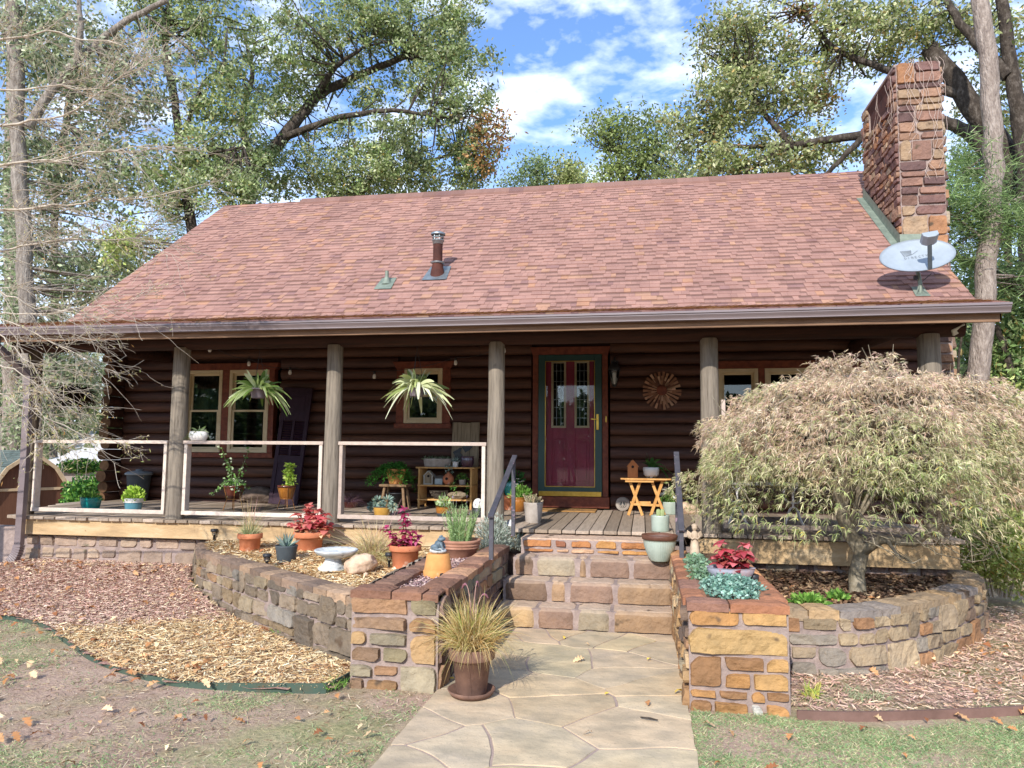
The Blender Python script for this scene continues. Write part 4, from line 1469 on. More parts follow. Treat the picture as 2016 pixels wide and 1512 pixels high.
for p in P:
    r = random.uniform(.006, .013)
    q = rng.normal(size=(6, 3))*.25
    V = np.array([(1, 0, 0), (0, 1, 0), (-1, 0, 0), (0, -1, 0), (0, 0, .7), (0, 0, -.7)])+q
    mb.add(V*r+p, [(0, 1, 4), (1, 2, 4), (2, 3, 4), (3, 0, 4), (1, 0, 5), (2, 1, 5), (3, 2, 5), (0, 3, 5)], pick([('#c2a89c', 2, 1), ('#94797a', 2, 1), ('#7d625c', 1, 1), ('#b58d82', 1, 1)], 1)[0])
stuff(mb.build('pea_gravel', M['straw']), 'pinkish pea gravel inside the narrow left planter bed', 'gravel')

def lawn(mb, boxes, n, dens, L=(.015, .05)):
    for (x0, x1, y0, y1), k in zip(boxes, n):
        X, Y = rng.uniform(x0, x1, k), rng.uniform(y0, y1, k)
        d = np.array([mnoise.fractal(Vector((x*.9, y*.9, 4)), 1, 2, 3)+.6*mnoise.noise(Vector((x*4, y*4, 8))) for x, y in zip(X, Y)])
        keep = d+dens(X, Y)+.25*rng.normal(size=k) > .25
        X, Y, d = X[keep], Y[keep], d[keep]
        q = len(X)
        P = np.stack([X, Y, gz(X, Y)-.012], 1)
        a = rng.uniform(0, 2*PI, q)
        D = np.stack([np.cos(a)*.75, np.sin(a)*.75, rng.uniform(.3, 1.0, q)], 1)
        pal = pick([('#94ab74', 3, 1), ('#a9b787', 3, 1), ('#7a9e66', 3, 1), ('#cabf94', 2, 1), ('#d6c8a2', 1.3, 1)], q, .14)
        tl = np.array([.75+1.1*max(0, mnoise.noise(Vector((x*5, y*5, 6)))) for x, y in zip(X, Y)])
        mb.blades(P, D, rng.uniform(L[0], L[1], q)*tl, rng.uniform(.0025, .005, q), pal, rng.uniform(.1, .6, q), 2, 'grass')
mb = MB()
def dl(x, y):
    v = .02+.55*np.exp(-((x+2.5)**2/1.0+(y-3.75)**2/.4))+.45*np.exp(-((x+5.1)**2/1.2+(y-4.4)**2/.5))+.3*np.exp(-((x+3.6)**2/1.4+(y-3.5)**2/.1))
    return v-1.0*sstep(y, 4.4, 5.0)*sstep(x, -4.6, -3.8)-.5*np.exp(-((x+3.3)**2/.5+(y-4.2)**2/.2))-2.0*(np.array([in_poly(a, b, FBED) for a, b in zip(x, y)]))
lawn(mb, [(-7.5, -1.36, 3.0, 6.3)], [170000], dl)
lawn(mb, [(.26, 4.5, 3.0, 5.9)], [190000], lambda x, y: .85-1.6*sstep(y-(4.75+.3*np.clip(x-1.4, 0, 3)), -.12, .14))
lawn(mb, [(.9, 2.4, 4.9, 5.5)], [6000], lambda x, y: -.05)
lawn(mb, [(-2.1, -1.3, 4.2, 4.82)], [5000], lambda x, y: -.15)
P = scatter([(-7.5, 3.0), (-1.4, 3.0), (-1.4, 4.9), (-2.0, 4.7), (-2.9, 4.5), (-3.8, 4.8), (-5.0, 5.6), (-7.5, 6.2)], 9000, lambda x, y: float(gz(x, y))-.01, 0, .008)
chips(mb, P, (.012, .06), (.002, .006), [('#cdb793', 3, 1), ('#b3977a', 2, 1), ('#8a6e58', 2, 1), ('#dccab0', 1, 1)])
stuff(mb.build('grass', M['leaff']), 'short patchy lawn grass, green and straw coloured', 'grass')
# fallen oak leaves
mb = MB()
def oak(mb, p, s, c, yaw, tilt):
    prof = [(0, .03), (.12, .07), (.22, .22), (.32, .10), (.45, .28), (.56, .13), (.7, .25), (.8, .1), (.92, .12), (1, .0)]
    R = Matrix.Rotation(yaw, 3, 'Z') @ Matrix.Rotation(tilt, 3, 'X') @ Matrix.Rotation(random.uniform(-.4, .4), 3, 'Y')
    V = []
    for t, w_ in prof:
        cz = .10*math.sin(t*4)
        for sg in (-1, 1):
            q = R @ Vector((t-.5, sg*w_, cz+abs(w_)*random.uniform(.1, .7)))
            V.append((p[0]+q.x*s, p[1]+q.y*s, p[2]+q.z*s+.004))
    mb.add(V, [(2*i, 2*i+1, 2*i+3, 2*i+2) for i in range(len(prof)-1)], c)
LV = [('#c99a6c', 3, 1), ('#b07c50', 3, 1), ('#dcb88c', 2.5, 1), ('#94603f', 1.5, 1), ('#e0c49c', 1, 1)]
spots = [(-7.5, -1.4, 3.2, 7.6, 300), (.3, 4.5, 3.6, 7.5, 170), (-5.0, -1.6, 5.9, 7.7, 34), (.95, 2.8, 6.0, 7.7, 90), (-1.3, .25, 3.3, 6.6, 13), (-7.2, -5.2, 7.2, 7.7, 45)]
for x0, x1, y0, y1, k in spots:
    for _ in range(k):
        x, y = random.uniform(x0, x1), random.uniform(y0, y1)
        if -1.36 < x < .28 and k > 20:
            continue
        zz = float(gz(x, y))+.012
        if in_poly(x, y, LBED): zz = bedz(x, y)+.02
        elif in_poly(x, y, RBED): zz = .36
        elif in_poly(x, y, FBED): zz = frontz(x, y)+.03
        elif .28 < x < .9 and y > 4.8: continue
        c = pick(LV, 1)[0]
        if k < 20 and random.random() < .6: c = np.array(lin('#d8b44a'))
        oak(mb, (x, y, zz), random.uniform(.04, .10), c, random.uniform(0, 6.3), random.uniform(-.5, .5))
for i in range(55):                              # leaves caught along the strip edging
    q = pe.at(random.uniform(.15, .85)*pe.L, random.uniform(.03, .22)*random.choice((-1, 1)))
    oak(mb, (q[0], q[1], float(gz(q[0], q[1]))+.04), random.uniform(.05, .1), pick(LV, 1)[0], random.uniform(0, 6.3), random.uniform(-.5, .5))
stuff(mb.build('fallen_leaves', M['straw']), 'dry brown oak leaves scattered over the ground', 'leaves')
# ------------------------------------------------------------------ plants
def nrm(a): return a/(np.linalg.norm(a, axis=-1, keepdims=True)+1e-9)


def up_dirs(n, lo, hi):               # elevation range in degrees
    a = rng.uniform(0, 2*PI, n)
    e = np.radians(rng.uniform(lo, hi, n))
    return np.stack([np.cos(a)*np.cos(e), np.sin(a)*np.cos(e), np.sin(e)], 1)


def pot(parent, r0, r1, h, m, kind='pot', rim=.0, n=30, soil=True, rib=None, ell=1.0, name='pot'):
    """r0 foot, r1 mouth"""
    t = max(.006, r1*.09)
    if kind == 'flower':              # classic clay pot with a collar
        zc = h*.74
        rc = r0+(r1*.88-r0)*zc/h
        pr = [(0, 0), (r0, 0), (r0+.002, .004), (rc, zc), (r1*.965, zc+.003), (r1, zc+.01), (r1, h-.006), (r1-.004, h), (r1-t, h), (r1-t-.004, h*.8), (r1-t-.006, h*.78)]
    elif kind == 'bowl':
        pr = [(0, 0), (r0, 0), (r0*1.05, h*.04)]+[(r0+(r1-r0)*math.sin(u*PI/2)**.8, h*(.05+.93*u)) for u in np.linspace(.12, 1, 9)]+[(r1+rim, h*.99), (r1+rim, h), (r1-t, h), (r1-t*1.3, h*.8)]
    elif kind == 'belly':
        pr = [(0, 0), (r0, 0)]+[(r0+(r1-r0)*u+.16*r1*math.sin(PI*u), h*(.02+.9*u)) for u in np.linspace(.05, 1, 10)]+[(r1+rim, h*.95), (r1+rim, h), (r1-t, h), (r1-t*1.4, h*.82)]
    else:
        pr = [(0, 0), (r0, 0), (r0+.002, .005)]+[(r0+(r1-r0)*u, h*u) for u in (.3, .6, .9)]+[(r1, h-.004), (r1-.003, h), (r1-t, h), (r1-t-.003, h*.82)]
    o = MB().lathe(pr, n, rib=rib, ell=ell).build(name, m, parent)
    if soil:
        MB().lathe([(r1-t-.002, h*.83), (r1*.5, h*.86), (0, h*.87)], n, ell=ell).build('soil', M['soil'], parent)
    return o


def saucer(parent, r, m, h=.03):
    MB().lathe([(0, 0), (r*.86, 0), (r, h), (r-.008, h), (r*.84, .01), (0, .01)], 30).build('saucer', m, parent)


def grass_clump(parent, n, L, z, pal, spread=(35, 88), W=.005, droop=(.3, 1.2), r=.05, name='grass', seg=5, m='leaff'):
    a = rng.uniform(0, 2*PI, n)
    q = r*np.sqrt(rng.random(n))
    P = np.stack([q*np.cos(a), q*np.sin(a), np.full(n, z)], 1)
    D = up_dirs(n, *spread)
    D[:, :2] += .5*P[:, :2]/max(r, .01)*.3
    return MB().blades(P, D, rng.uniform(L[0], L[1], n), rng.uniform(W*.6, W*1.3, n), pick(pal, n, .13), rng.uniform(droop[0], droop[1], n), seg, 'grass').build(name, M[m], parent)


def leafy(mb, P, n, L, W, pal, elev=(-20, 60), droop=.3, seg=3, cup=.1):
    P = np.asarray(P, float)
    i = rng.integers(0, len(P), n)
    mb.blades(P[i], up_dirs(n, *elev), rng.uniform(L[0], L[1], n), rng.uniform(W[0], W[1], n), pick(pal, n, .14), droop, seg, 'leaf', cup=cup)


def stems(parent, P0, P1, r, m='leaff', col='#6f7a45', bend=.0, name='stem'):
    mb = MB()
    for a, b in zip(P0, P1):
        a, b = np.array(a), np.array(b)
        c = (a+b)/2+np.array([bend*random.uniform(-1, 1), bend*random.uniform(-1, 1), 0])
        mb.tube([a, (a+c)/2, c, (c+b)/2, b], r, 5, lin(col))
    return mb.build(name, M[m], parent)


def whorled(parent, stems_, pal_top, pal_low, L, W, name='foliage', per=6, gap=.035, topn=8):
    """coleus-like: whorls of broad leaves up each stem, brightest at the tip"""
    mb = MB()
    ms_ = MB()
    for (b, t) in stems_:
        b, t = np.array(b, float), np.array(t, float)
        ms_.tube([b, (b+t)/2+np.array([.01, 0, 0]), t], .005, 5, lin('#8a4a3a'))
        H = np.linalg.norm(t-b)
        k = max(2, int(H/gap))
        for j in range(k+1):
            u = j/k
            p = b+(t-b)*u
            n = topn if j == k else per
            a = np.arange(n)*2*PI/n+rng.uniform(0, 6)
            e = np.radians(rng.uniform(5, 35, n)) if j < k else np.radians(rng.uniform(15, 60, n))
            D = np.stack([np.cos(a)*np.cos(e), np.sin(a)*np.cos(e), np.sin(e)], 1)
            S = np.stack([-np.sin(a), np.cos(a), rng.normal(0, .2, n)], 1)
            sc = (1.0-.25*u)
            c = pick(pal_top if u > .45+.2*rng.normal() else pal_low, n, .12)
            mb.blades(p[None].repeat(n, 0), D, rng.uniform(L*.75, L*1.15, n)*sc, rng.uniform(W*.8, W*1.1, n)*sc, c, rng.uniform(.3, .8, n), 4, 'leaf', side=S, cup=.06)
    f = mb.build(name, M['leaf'], parent)
    ms_.build('stem', M['leaff'], parent)
    return f


def PT(px, py, z, **k):
    p = atZ(px, py, z)
    return p, mpp(p)


GREEN = [('#6d9a3f', 3, 1), ('#86b04f', 3, 1), ('#557f34', 2, 1), ('#a3c46b', 1, 1)]
LIME = [('#a8c94a', 3, 1), ('#c1d964', 3, 1), ('#8bb23c', 2, 1)]
DKG = [('#2f5a2a', 3, 1), ('#3d6f35', 3, 1), ('#4f8540', 2, 1)]
GREYG = [('#8fa59a', 3, 1), ('#a9bdb0', 3, 1), ('#74907f', 2, 1), ('#c3d0c4', 1, 1)]
SILV = [('#b4bcae', 3, 1), ('#cfd3c6', 3, 1), ('#98a595', 2, 1), ('#7f8a76', 1.4, 1)]
DRY = [('#d9bf84', 4, 1), ('#c7a56a', 3, 1), ('#e7d3a2', 2, 1), ('#a9874f', 1.5, 1), ('#b3b06a', 1.5, 1)]
STRWG = [('#d8c08c', 3, 1), ('#e5d2a6', 2, 1), ('#bfa06e', 2, 1), ('#b88f8a', 1.4, 1)]

# --- front path: big grass pot
p, s = PT(928, 1366, .012)
t = thing('grass_pot', 'tall tan ornamental grass in a stained clay pot with saucer on the stone path', 'potted plant', p)
saucer(t, .155, M['terrad'], .035)
o = pot(t, .095, .15, .285, M['terrad'], 'flower')
o.location.z = .012
grass_clump(t, 1700, (.26, .60), .26, DRY, (46, 89), .006, (.25, 1.0), .085, 'grass', 6)
grass_clump(t, 220, (.3, .47), .27, [('#a3a850', 2, 1), ('#8f9a48', 1, 1)], (55, 88), .006, (.2, .8), .05, 'green_blade', 5)
mb = MB()
for a, l in ((2.0, .5), (1.5, .52), (1.1, .42)):
    q = [np.array([math.cos(a)*l*.45*u**1.5, math.sin(a)*.1*u, .3+l*.75*math.sin(u*2.0)]) for u in np.linspace(.2, 1, 9)]
    mb.tube(q, np.linspace(.003, .003, 9), 4, lin('#b08a7c'))
    mb.tube(q[5:], [.004, .009, .008, .003], 6, lin('#8f5f66'))
mb.build('seed_head', M['straw'], t)

# --- left planter pots
p, s = PT(491, 1091, .47)
t = thing('potted_plant', 'terracotta pot of wispy pale grass at the back of the straw bed', 'potted plant', p, 'potted plants in the straw bed')
pot(t, 18*s, 24*s, 41*s, M['terra'], 'flower')
grass_clump(t, 420, (.10, .26), .18, [('#b9bf8c', 3, 1), ('#d4cfa6', 2, 1), ('#97a86c', 2, 1)], (35, 88), .004, (.0, .5), .06)
grass_clump(t, 70, (.3, .52), .18, STRWG, (42, 88), .0045, (.0, .25), .04, 'seed_stalk')
p, s = PT(563, 1109, .455)
t = thing('potted_plant', 'blue-grey spiky succulent in a charcoal pot with a red clay saucer', 'potted plant', p, 'potted plants in the straw bed')
saucer(t, 25*s, M['terra'], .022)
o = pot(t, 16.5*s, 22*s, 33*s, M['greyp'], 'plain')
o.location.z = .012
mb = MB()
n = 34
D = up_dirs(n, 25, 85)
mb.blades(np.tile([0, 0, 29*s], (n, 1)), D, rng.uniform(.09, .16, n), .022, pick(GREYG, n, .1)*.72, -.1, 4, 'leaf', cup=.3)
mb.build('rosette', M['leaff'], t)
p, s = PT(608, 1091, .47)
t = thing('potted_plant', 'tall terracotta pot of red and peach coleus beside a porch post', 'potted plant', p, 'potted plants in the straw bed')
pot(t, 23*s, 31*s, 44*s, M['terra'], 'flower')
REDP = [('#d8696a', 3, 1), ('#e28a7e', 2, 1), ('#c0555a', 2, 1), ('#e6a28c', 1, 1)]
PEACH = [('#e9b48c', 3, 1), ('#e09a74', 3, 1), ('#f2cfa8', 2, 1), ('#c8805e', 1, 1)]
z0 = 40*s
whorled(t, [((.02*i-.03, .02*(i % 2), z0), (x, y, z)) for i, (x, y, z) in enumerate([(-.13, -.02, .40), (-.02, .0, .49), (.07, .05, .44), (.16, -.04, .36), (.03, -.12, .32), (-.09, -.1, .29), (.12, .1, .40), (-.05, .08, .45), (.2, .02, .28), (-.17, -.05, .3)])],
        REDP, PEACH, .12, .088, per=6, gap=.045, topn=8)
p, s = PT(797, 1119, .47)
t = thing('potted_plant', 'wide terracotta pot of crimson coleus behind the stone divider', 'potted plant', p, 'potted plants in the straw bed')
pot(t, 23*s, 32*s, 46*s, M['terra'], 'flower')
CRIM = [('#c84a78', 3, 1), ('#d97098', 2, 1), ('#a83a60', 2, 1)]
CRLOW = [('#a8344f', 2, 1), ('#d3a084', 2, 1), ('#8c2e40', 2, 1), ('#c7886e', 1, 1)]
z0 = 40*s
whorled(t, [((0, 0, z0), (-.015, 0, .535)), ((-.03, 0, z0), (-.19, 0, .36)), ((.03, -.03, z0), (.09, -.06, .33)), ((.05, 0, z0), (.13, .0, .28)), ((0, -.05, z0), (.0, -.1, .26)), ((-.05, -.02, z0), (-.1, -.06, .27))],
        CRIM, CRLOW, .105, .05, per=7, gap=.038, topn=11)
# ornamental grass growing in the bed
p, s = PT(735, 1106, .47)
t = tag(grass_clump(None, 1300, (.35, .75), 0, STRWG+[('#c9c58c', 3, 1)], (25, 85), .0055, (.3, 1.2), .08, 'fountain_grass', 6), 'airy clump of pale fountain grass growing in the straw bed', 'ornamental grass')
t.location = p
c2 = grass_clump(t, 26, (.6, .95), 0, STRWG, (18, 75), .004, (.1, .6), .05, 'seed_stalk', 6)
# birdbath
p, s = PT(655, 1122, .455)
t = thing('birdbath', 'low white concrete birdbath with a wide shallow bowl beside a boulder', 'birdbath', p)
mb = MB().lathe([(0, 0), (.13, 0), (.135, .02), (.10, .045), (.075, .08), (.07, .11), (.075, .125), (0, .125)], 24)
mb.build('base', M['concrete'], t)
mb = MB().lathe([(.0, .105), (.06, .11), (.12, .125), (.175, .15), (.195, .172), (.2, .185), (.19, .19), (.16, .17), (.1, .152), (0, .145)], 40)
o = mb.build('bowl', M['concrete'], t)
o.location = (.03, 0, 0)
p, s = PT(708, 1128, .45)
o = tag(MB().blob((0, 0, .07), (.145, .12, .095), .25, 1.3, 3, (18, 26), flat=.18, M=Matrix.Rotation(-.35, 3, 'Y')).build('boulder', M['rock']), 'angular pinkish tan boulder beside the birdbath', 'rock')
o.location = p
p, s = PT(712+8, 1134, .45)
o = tag(MB().blob((0, 0, .012), (.022, .02, .018), .2, 1.5, 8, (10, 12)).build('small_stone', M['rock']), 'small brown stone lying in front of the boulder', 'rock')
o.location = p
# frog on an upturned pot
p, s = PT(862, 1134, .55)
t = thing('upturned_pot', 'upside down pale orange clay pot with a chipped notch in its rim', 'flower pot', p)
mb = MB().lathe([(.118, 0), (.12, .045), (.113, .05), (.112, .06), (.092, .175), (.085, .18), (0, .181)], 32)
mb.build('pot', M['terrap'], t)
MB().lathe([(0, .0), (.024, .0), (.024, .012), (0, .012)], 14).build('notch', M['dark'], t).matrix_local = Matrix.Translation((.062, -.098, .018)) @ Matrix.Rotation(PI/2, 4, 'X')
pf_ = np.array([p[0]+.0, p[1]-.01, p[2]+.181])
t = thing('frog_figurine', 'blue-grey and white frog figurine sitting on the upturned clay pot', 'figurine', pf_)
M['frogd'] = mat('slate_blue_glaze', lin('#4b5a63'), lin('#8a979c'), 14, .5, .2, 40, c3=lin('#66747b'))
mb = MB()
mb.blob((0, 0, .022), (.072, .055, .026), .1, 2, 1, (12, 18))
mb.build('base', M['concrete'], t)
mb = MB()
mb.blob((.005, 0, .07), (.036, .034, .042), .05, 2, 2, (12, 16), M=Matrix.Rotation(.5, 3, 'Y'))
mb.blob((.03, -.005, .115), (.034, .03, .021), .05, 2, 3, (12, 16), M=Matrix.Rotation(-.15, 3, 'Y'))
for sg in (-1, 1):
    mb.blob((.024, .02*sg, .134), (.011, .011, .012), 0, 1, 1, (8, 10))
    mb.blob((-.02, .034*sg, .052), (.035, .018, .026), .05, 2, 5, (10, 12))
    mb.tube([(.03, .03*sg, .085), (.043, .036*sg, .06), (.05, .034*sg, .04)], [.012, .01, .008], 8)
    mb.tube([(-.02, .045*sg, .04), (.015, .055*sg, .038), (.035, .05*sg, .036)], [.012, .009, .006], 8)
mb.build('frog', M['frogd'], t)
# ribbed bowl with lavender
p, s = PT(905, 1108, .5)
t = thing('potted_plant', 'wide ribbed terracotta bowl of pale green lavender behind the frog', 'potted plant', p)
h = 46*s
mb = MB().lathe([(0, 0), (.115, 0), (.12, .006), (.17, h*.62), (.183, h*.64), (.186, h*.69), (.176, h*.73), (.19, h*.76), (.193, h*.81), (.182, h*.85), (.196, h*.88), (.2, h*.97), (.197, h), (.178, h), (.172, h*.8)], 40)
mb.build('pot', M['terraw'], t)
MB().lathe([(.174, h*.82), (.1, h*.86), (0, h*.87)], 30).build('soil', M['soil'], t)
mb = MB()
n = 110
a, q = rng.uniform(0, 2*PI, n), .1*np.sqrt(rng.random(n))
P0 = np.stack([q*np.cos(a), q*np.sin(a), np.full(n, h*.85)], 1)
D = nrm(np.stack([.30*np.cos(a)*q/.1, .30*np.sin(a)*q/.1, np.ones(n)], 1))
Ls = rng.uniform(.17, .38, n)
mb.blades(P0, D, Ls, .005, pick([('#93ad6d', 1, 1), ('#a9bf84', 1, 1)], n), .05, 3, 'stick')
pp = np.concatenate([P0+D*(Ls*u)[:, None] for u in np.linspace(.05, .97, 16)])
dd = np.concatenate([D]*16)
m_ = len(pp)
mb.blades(pp, dd*1.0+up_dirs(m_, -10, 50), rng.uniform(.025, .055, m_), .006, pick([('#9cb878', 3, 1), ('#b3c994', 3, 1), ('#7f9c5c', 2, 1)], m_), .1, 1, 'leaf')
k = rng.choice(n, 16, replace=False)
tips = P0[k]+D[k]*Ls[k][:, None]
mb.blades(tips, D[k], .07, .004, pick([('#a9a58c', 1, 1)], 16), 0, 1, 'stick')
mb.blades(tips+D[k]*.06, D[k], .03, .012, pick([('#8f8499', 1, 1)], 16), 0, 2, 'leaf')
mb.build('lavender', M['leaff'], t)
# silver bush
p, s = PT(968, 1082, .56)
mb = MB()
def bush(mb, c, R, n, L, W, pal, elev=(0, 80), seg=2):
    d = rng.normal(size=(n, 3))
    d = nrm(d)*(rng.random(n)**.45)[:, None]
    d[:, 2] = np.abs(d[:, 2])
    P = np.array(c)+d*np.array(R)
    mb.blades(P, nrm(d+.3*rng.normal(size=(n, 3))+[0, 0, .5]), rng.uniform(L[0], L[1], n), rng.uniform(W[0], W[1], n), pick(pal, n, .15), .1, seg, 'leaf')
bush(mb, (0, .05, 0), (.2, .22, .36), 2400, (.02, .055), (.006, .011), SILV)
bush(mb, (.14, .25, -.02), (.16, .18, .22), 1400, (.02, .05), (.006, .011), SILV)
o = tag(mb.build('silver_bush', M['leaff']), 'bushy silver-grey leaved plant spilling over the planter by the left handrail', 'shrub')
o.location = p
p, s = PT(1003, 1058, .62)
o = tag(MB().blob((0, 0, .07), (.09, .07, .11), .2, 1.4, 5, (14, 20), flat=.12).build('white_stone', M['rockw']), 'rough white stone standing at the porch edge by the steps', 'rock')
o.location = p
# solar path lights
def solar(px, py, z, label, h=.14, tilt=0.0):
    p = atZ(px, py, z)
    t = thing('solar_light', label, 'path light', p, 'small black solar stake lights')
    MB().lathe([(.012, -.02), (.012, h*.45), (.018, h*.46), (.018, h*.5), (0, h*.5)], 10).build('stake', M['black'], t)
    MB().lathe([(.024, h*.5), (.028, h*.78), (.026, h*.78), (.022, h*.5)], 16).build('lens', M['clear'], t)
    MB().lathe([(0, h*.78), (.038, h*.78), (.04, h*.8), (.04, h*.95), (.034, h), (0, h)], 18).build('cap', M['black'], t)
    t.rotation_euler = (0, tilt, .3)
solar(421, 1066, .52, 'solar stake light nearest the stone wall at the far left of the bed')
solar(525, 1120, .45, 'solar stake light between the curved wall and the charcoal pot')
solar(766, 1118, .47, 'solar stake light half hidden beside the crimson coleus pot')
solar(875, 1072, .53, 'tilted solar stake light behind the ribbed bowl', tilt=.12)

# --- handrails
for lab, pts in (('left metal handrail with a plum worn top beside the steps', ((-1.33, 6.50, .60), (-1.30, 6.45, 1.03), (-1.30, 8.02, 1.53), (-1.25, 7.52, .70))),
                 ('right metal handrail with a plum worn top beside the steps', ((.33, 6.72, .62), (.33, 6.62, .93), (.33, 7.55, 1.55), (.33, 7.50, .70)))):
    pass
def handrail(label, x, y0, z0, zb0, y1, z1, zb1):
    t = thing('handrail', label, 'handrail', (x, y0, zb0))
    mb = MB()
    d = Vector((0, y1-y0, z1-z0)).normalized()
    a, b = Vector((0, -.05, z0-zb0-.02)), Vector((0, y1-y0+.02, z1-zb0+.01))
    mb.bar(a, b, .052, .022)
    mb.build('top_rail', M['handrail'], t, bevel=.004)
    MB().box(-.019, .019, -.019, .019, 0, z0-zb0-.02).build('rail_post', M['handrail'], t, bevel=.003)
    MB().box(-.019, .019, y1-y0-.06, y1-y0-.022, zb1-zb0, z1-zb0-.03).build('rail_post', M['handrail'], t, bevel=.003)
handrail('metal handrail left of the steps, rising from the planter wall', -1.30, 6.40, 1.01, .62, 7.55, 1.50, .70)
handrail('metal handrail right of the steps, behind the celadon pot', .33, 6.72, .90, .60, 7.50, 1.55, .70)

# --- pots on the steps
p, s = PT(1299, 1104, .552)
t = thing('planter_pot', 'large fluted celadon planter with a brown rim standing on the top step', 'planter', p)
h = 51*s
mb = MB().lathe([(0, 0), (.083, 0), (.088, .008)]+[(.088+.062*math.sin(u*PI/2)**.9, .01+h*.8*u) for u in np.linspace(.1, 1, 8)]+[(.152, h*.815)], 120, rib=(40, .016, .02, h*.8))
mb.build('pot', M['celadon'], t)
MB().lathe([(.15, h*.812), (.162, h*.83), (.168, h*.98), (.164, h), (.15, h), (.146, h*.85)], 40).build('rim', M['bandbrown'], t)
MB().lathe([(.147, h*.9), (.08, h*.93), (0, h*.93)], 30).build('soil', M['gravel'], t)
p, s = PT(1301, 1050, .75)
p = np.array([p[0], 7.85, .752])
s = mpp(p)
t = thing('potted_plant', 'twin-stemmed green cactus in a white cylinder pot at the deck edge', 'potted plant', p)
pot(t, 17*s, 18*s, 31*s, M['celadon'], 'plain', n=36)
mb = MB()
for x, y, hh in ((-.018, 0, .085), (.022, .0, .085), (.004, .02, .07)):
    pr = [(.018, 0), (.02, hh*.3), (.02, hh*.75), (.014, hh*.93), (0, hh)]
    mb.lathe(pr, 32, lin('#b3bf86'), (x, y, 27*s), rib=(8, .14, 0, 1))
mb.build('cactus', M['leaff'], t)

# --- right planter objects
p, s = PT(1368, 1098, .64)
t = thing('cherub_statue', 'small weathered cherub statue standing among groundcover on the right planter', 'statue', p)
mb = MB()
mb.lathe([(0, 0), (.05, 0), (.052, .02), (.04, .03), (0, .03)], 16)
mb.build('plinth', M['statue'], t)
mb = MB()
mb.lathe([(.045, .03), (.042, .08), (.034, .13), (.03, .16), (.034, .19), (.03, .215), (.014, .232), (.012, .24)], 18, rib=(9, .06, .03, .14))
mb.blob((0, -.004, .262), (.024, .024, .028), .04, 2, 1, (12, 14))
mb.blob((0, .005, .278), (.026, .025, .018), .25, 6, 2, (12, 16))
mb.blob((0, -.028, .258), (.005, .006, .005), 0, 1, 1, (6, 8))
for sg in (-1, 1):
    mb.tube([(.03*sg, 0, .208), (.042*sg, -.012, .18), (.02*sg, -.038, .165), (.004*sg, -.04, .175)], [.011, .01, .008, .007], 8)
    mb.add([(.01*sg, .02, .2), (.06*sg, .04, .235), (.065*sg, .045, .2), (.05*sg, .04, .165), (.015*sg, .025, .15)], [(0, 1, 2, 3, 4)])
    mb.blob((.018*sg, -.01, .045), (.014, .02, .02), 0, 1, 1, (8, 10))
mb.build('figure', M['statue'], t)
p, s = PT(1439, 1140, .655)
t = thing('potted_plant', 'bright red coleus in a shallow blue-grey oval bowl on the right planter', 'potted plant', p)
M['bowlg'] = mat('pinkish_grey_bowl', lin('#9a9aa6'), lin('#b98f86'), 6, .7, .2, 40, c3=lin('#a5a3ad'))
pot(t, .12, .168, .085, M['bowlg'], 'bowl', rim=.006, ell=.62)
whorled(t, [((x*.4, y*.4, .07), (x, y, z)) for x, y, z in ((-.07, -.02, .25), (.0, .02, .18), (.10, -.02, .24), (.03, -.05, .16), (-.1, -.03, .14), (.12, 0, .15))],
        [('#cc5660', 3, 1), ('#dc7a7e', 2, 1), ('#ab404a', 1, 1)], [('#94303a', 2, 1), ('#6d2028', 2, 1), ('#b35a50', 1, 1)], .11, .075, per=6, gap=.04, topn=8)
p, s = PT(1484, 1140, .655)
t = tag(MB().lathe([(0, 0), (.034, 0), (.036, .004), (.036, .03), (.032, .034), (0, .034)], 20).build('lamp_cap', M['black']), 'black disc cap of a solar light lying beside the coleus bowl', 'lamp cap')
t.location = p
mb = MB()
n = 2600
xy = []
for cx_, cy_, rx, ry, k in ((.60, 5.35, .22, .36, 1500), (.44, 6.2, .11, .7, 1000), (.52, 5.75, .2, .35, 500)):
    a, q = rng.uniform(0, 2*PI, k), np.sqrt(rng.random(k))
    xy.append(np.stack([cx_+rx*q*np.cos(a), cy_+ry*q*np.sin(a), .63+.07*(1-q**2)+rng.uniform(-.03, .02, k)], 1))
P = np.concatenate(xy)
n = len(P)
mb.blades(P, up_dirs(n, -5, 50), rng.uniform(.022, .042, n), rng.uniform(.015, .026, n), np.concatenate([pick([('#7fa392', 3, 1), ('#9bbcaa', 3, 1), ('#5f8574', 2, 1), ('#b3cdbd', 1, 1)], 1500), pick([('#86a285', 3, 1), ('#6d8d66', 2, 1), ('#a3b998', 1, 1)], n-1500)]), .15, 2, 'leaf', cup=.15)
tag(mb.build('creeping_groundcover', M['leaff']), 'blue-green creeping groundcover filling the right planter top', 'groundcover')
p, s = PT(1468, 1100, .62)
t = tag(grass_clump(None, 9, (.18, .34), 0, [('#c9a894', 1, 1)], (70, 89), .004, (0, .1), .06, 'seed_spikes'), 'thin pale flower spikes rising behind the coleus bowl', 'plant')
t.location = p
def weed(px, py, z, label, n, r, h, pal, name='weed'):
    p = atZ(px, py, z)
    mb = MB()
    bush(mb, (0, 0, 0), (r, r*.8, h), n, (.03, .06), (.02, .035), pal)
    o = tag(mb.build(name, M['leaff']), label, 'weed')
    o.location = p
weed(1592, 1188, .37, 'low bright green weed along the curved right wall', 260, .14, .06, GREEN)
weed(1650, 1180, .37, 'second tuft of green weed nearer the maple trunk', 120, .07, .06, GREEN)
weed(1640, 1128, .36, 'leafy green weed in the shade left of the maple trunk', 300, .17, .16, DKG+GREEN)
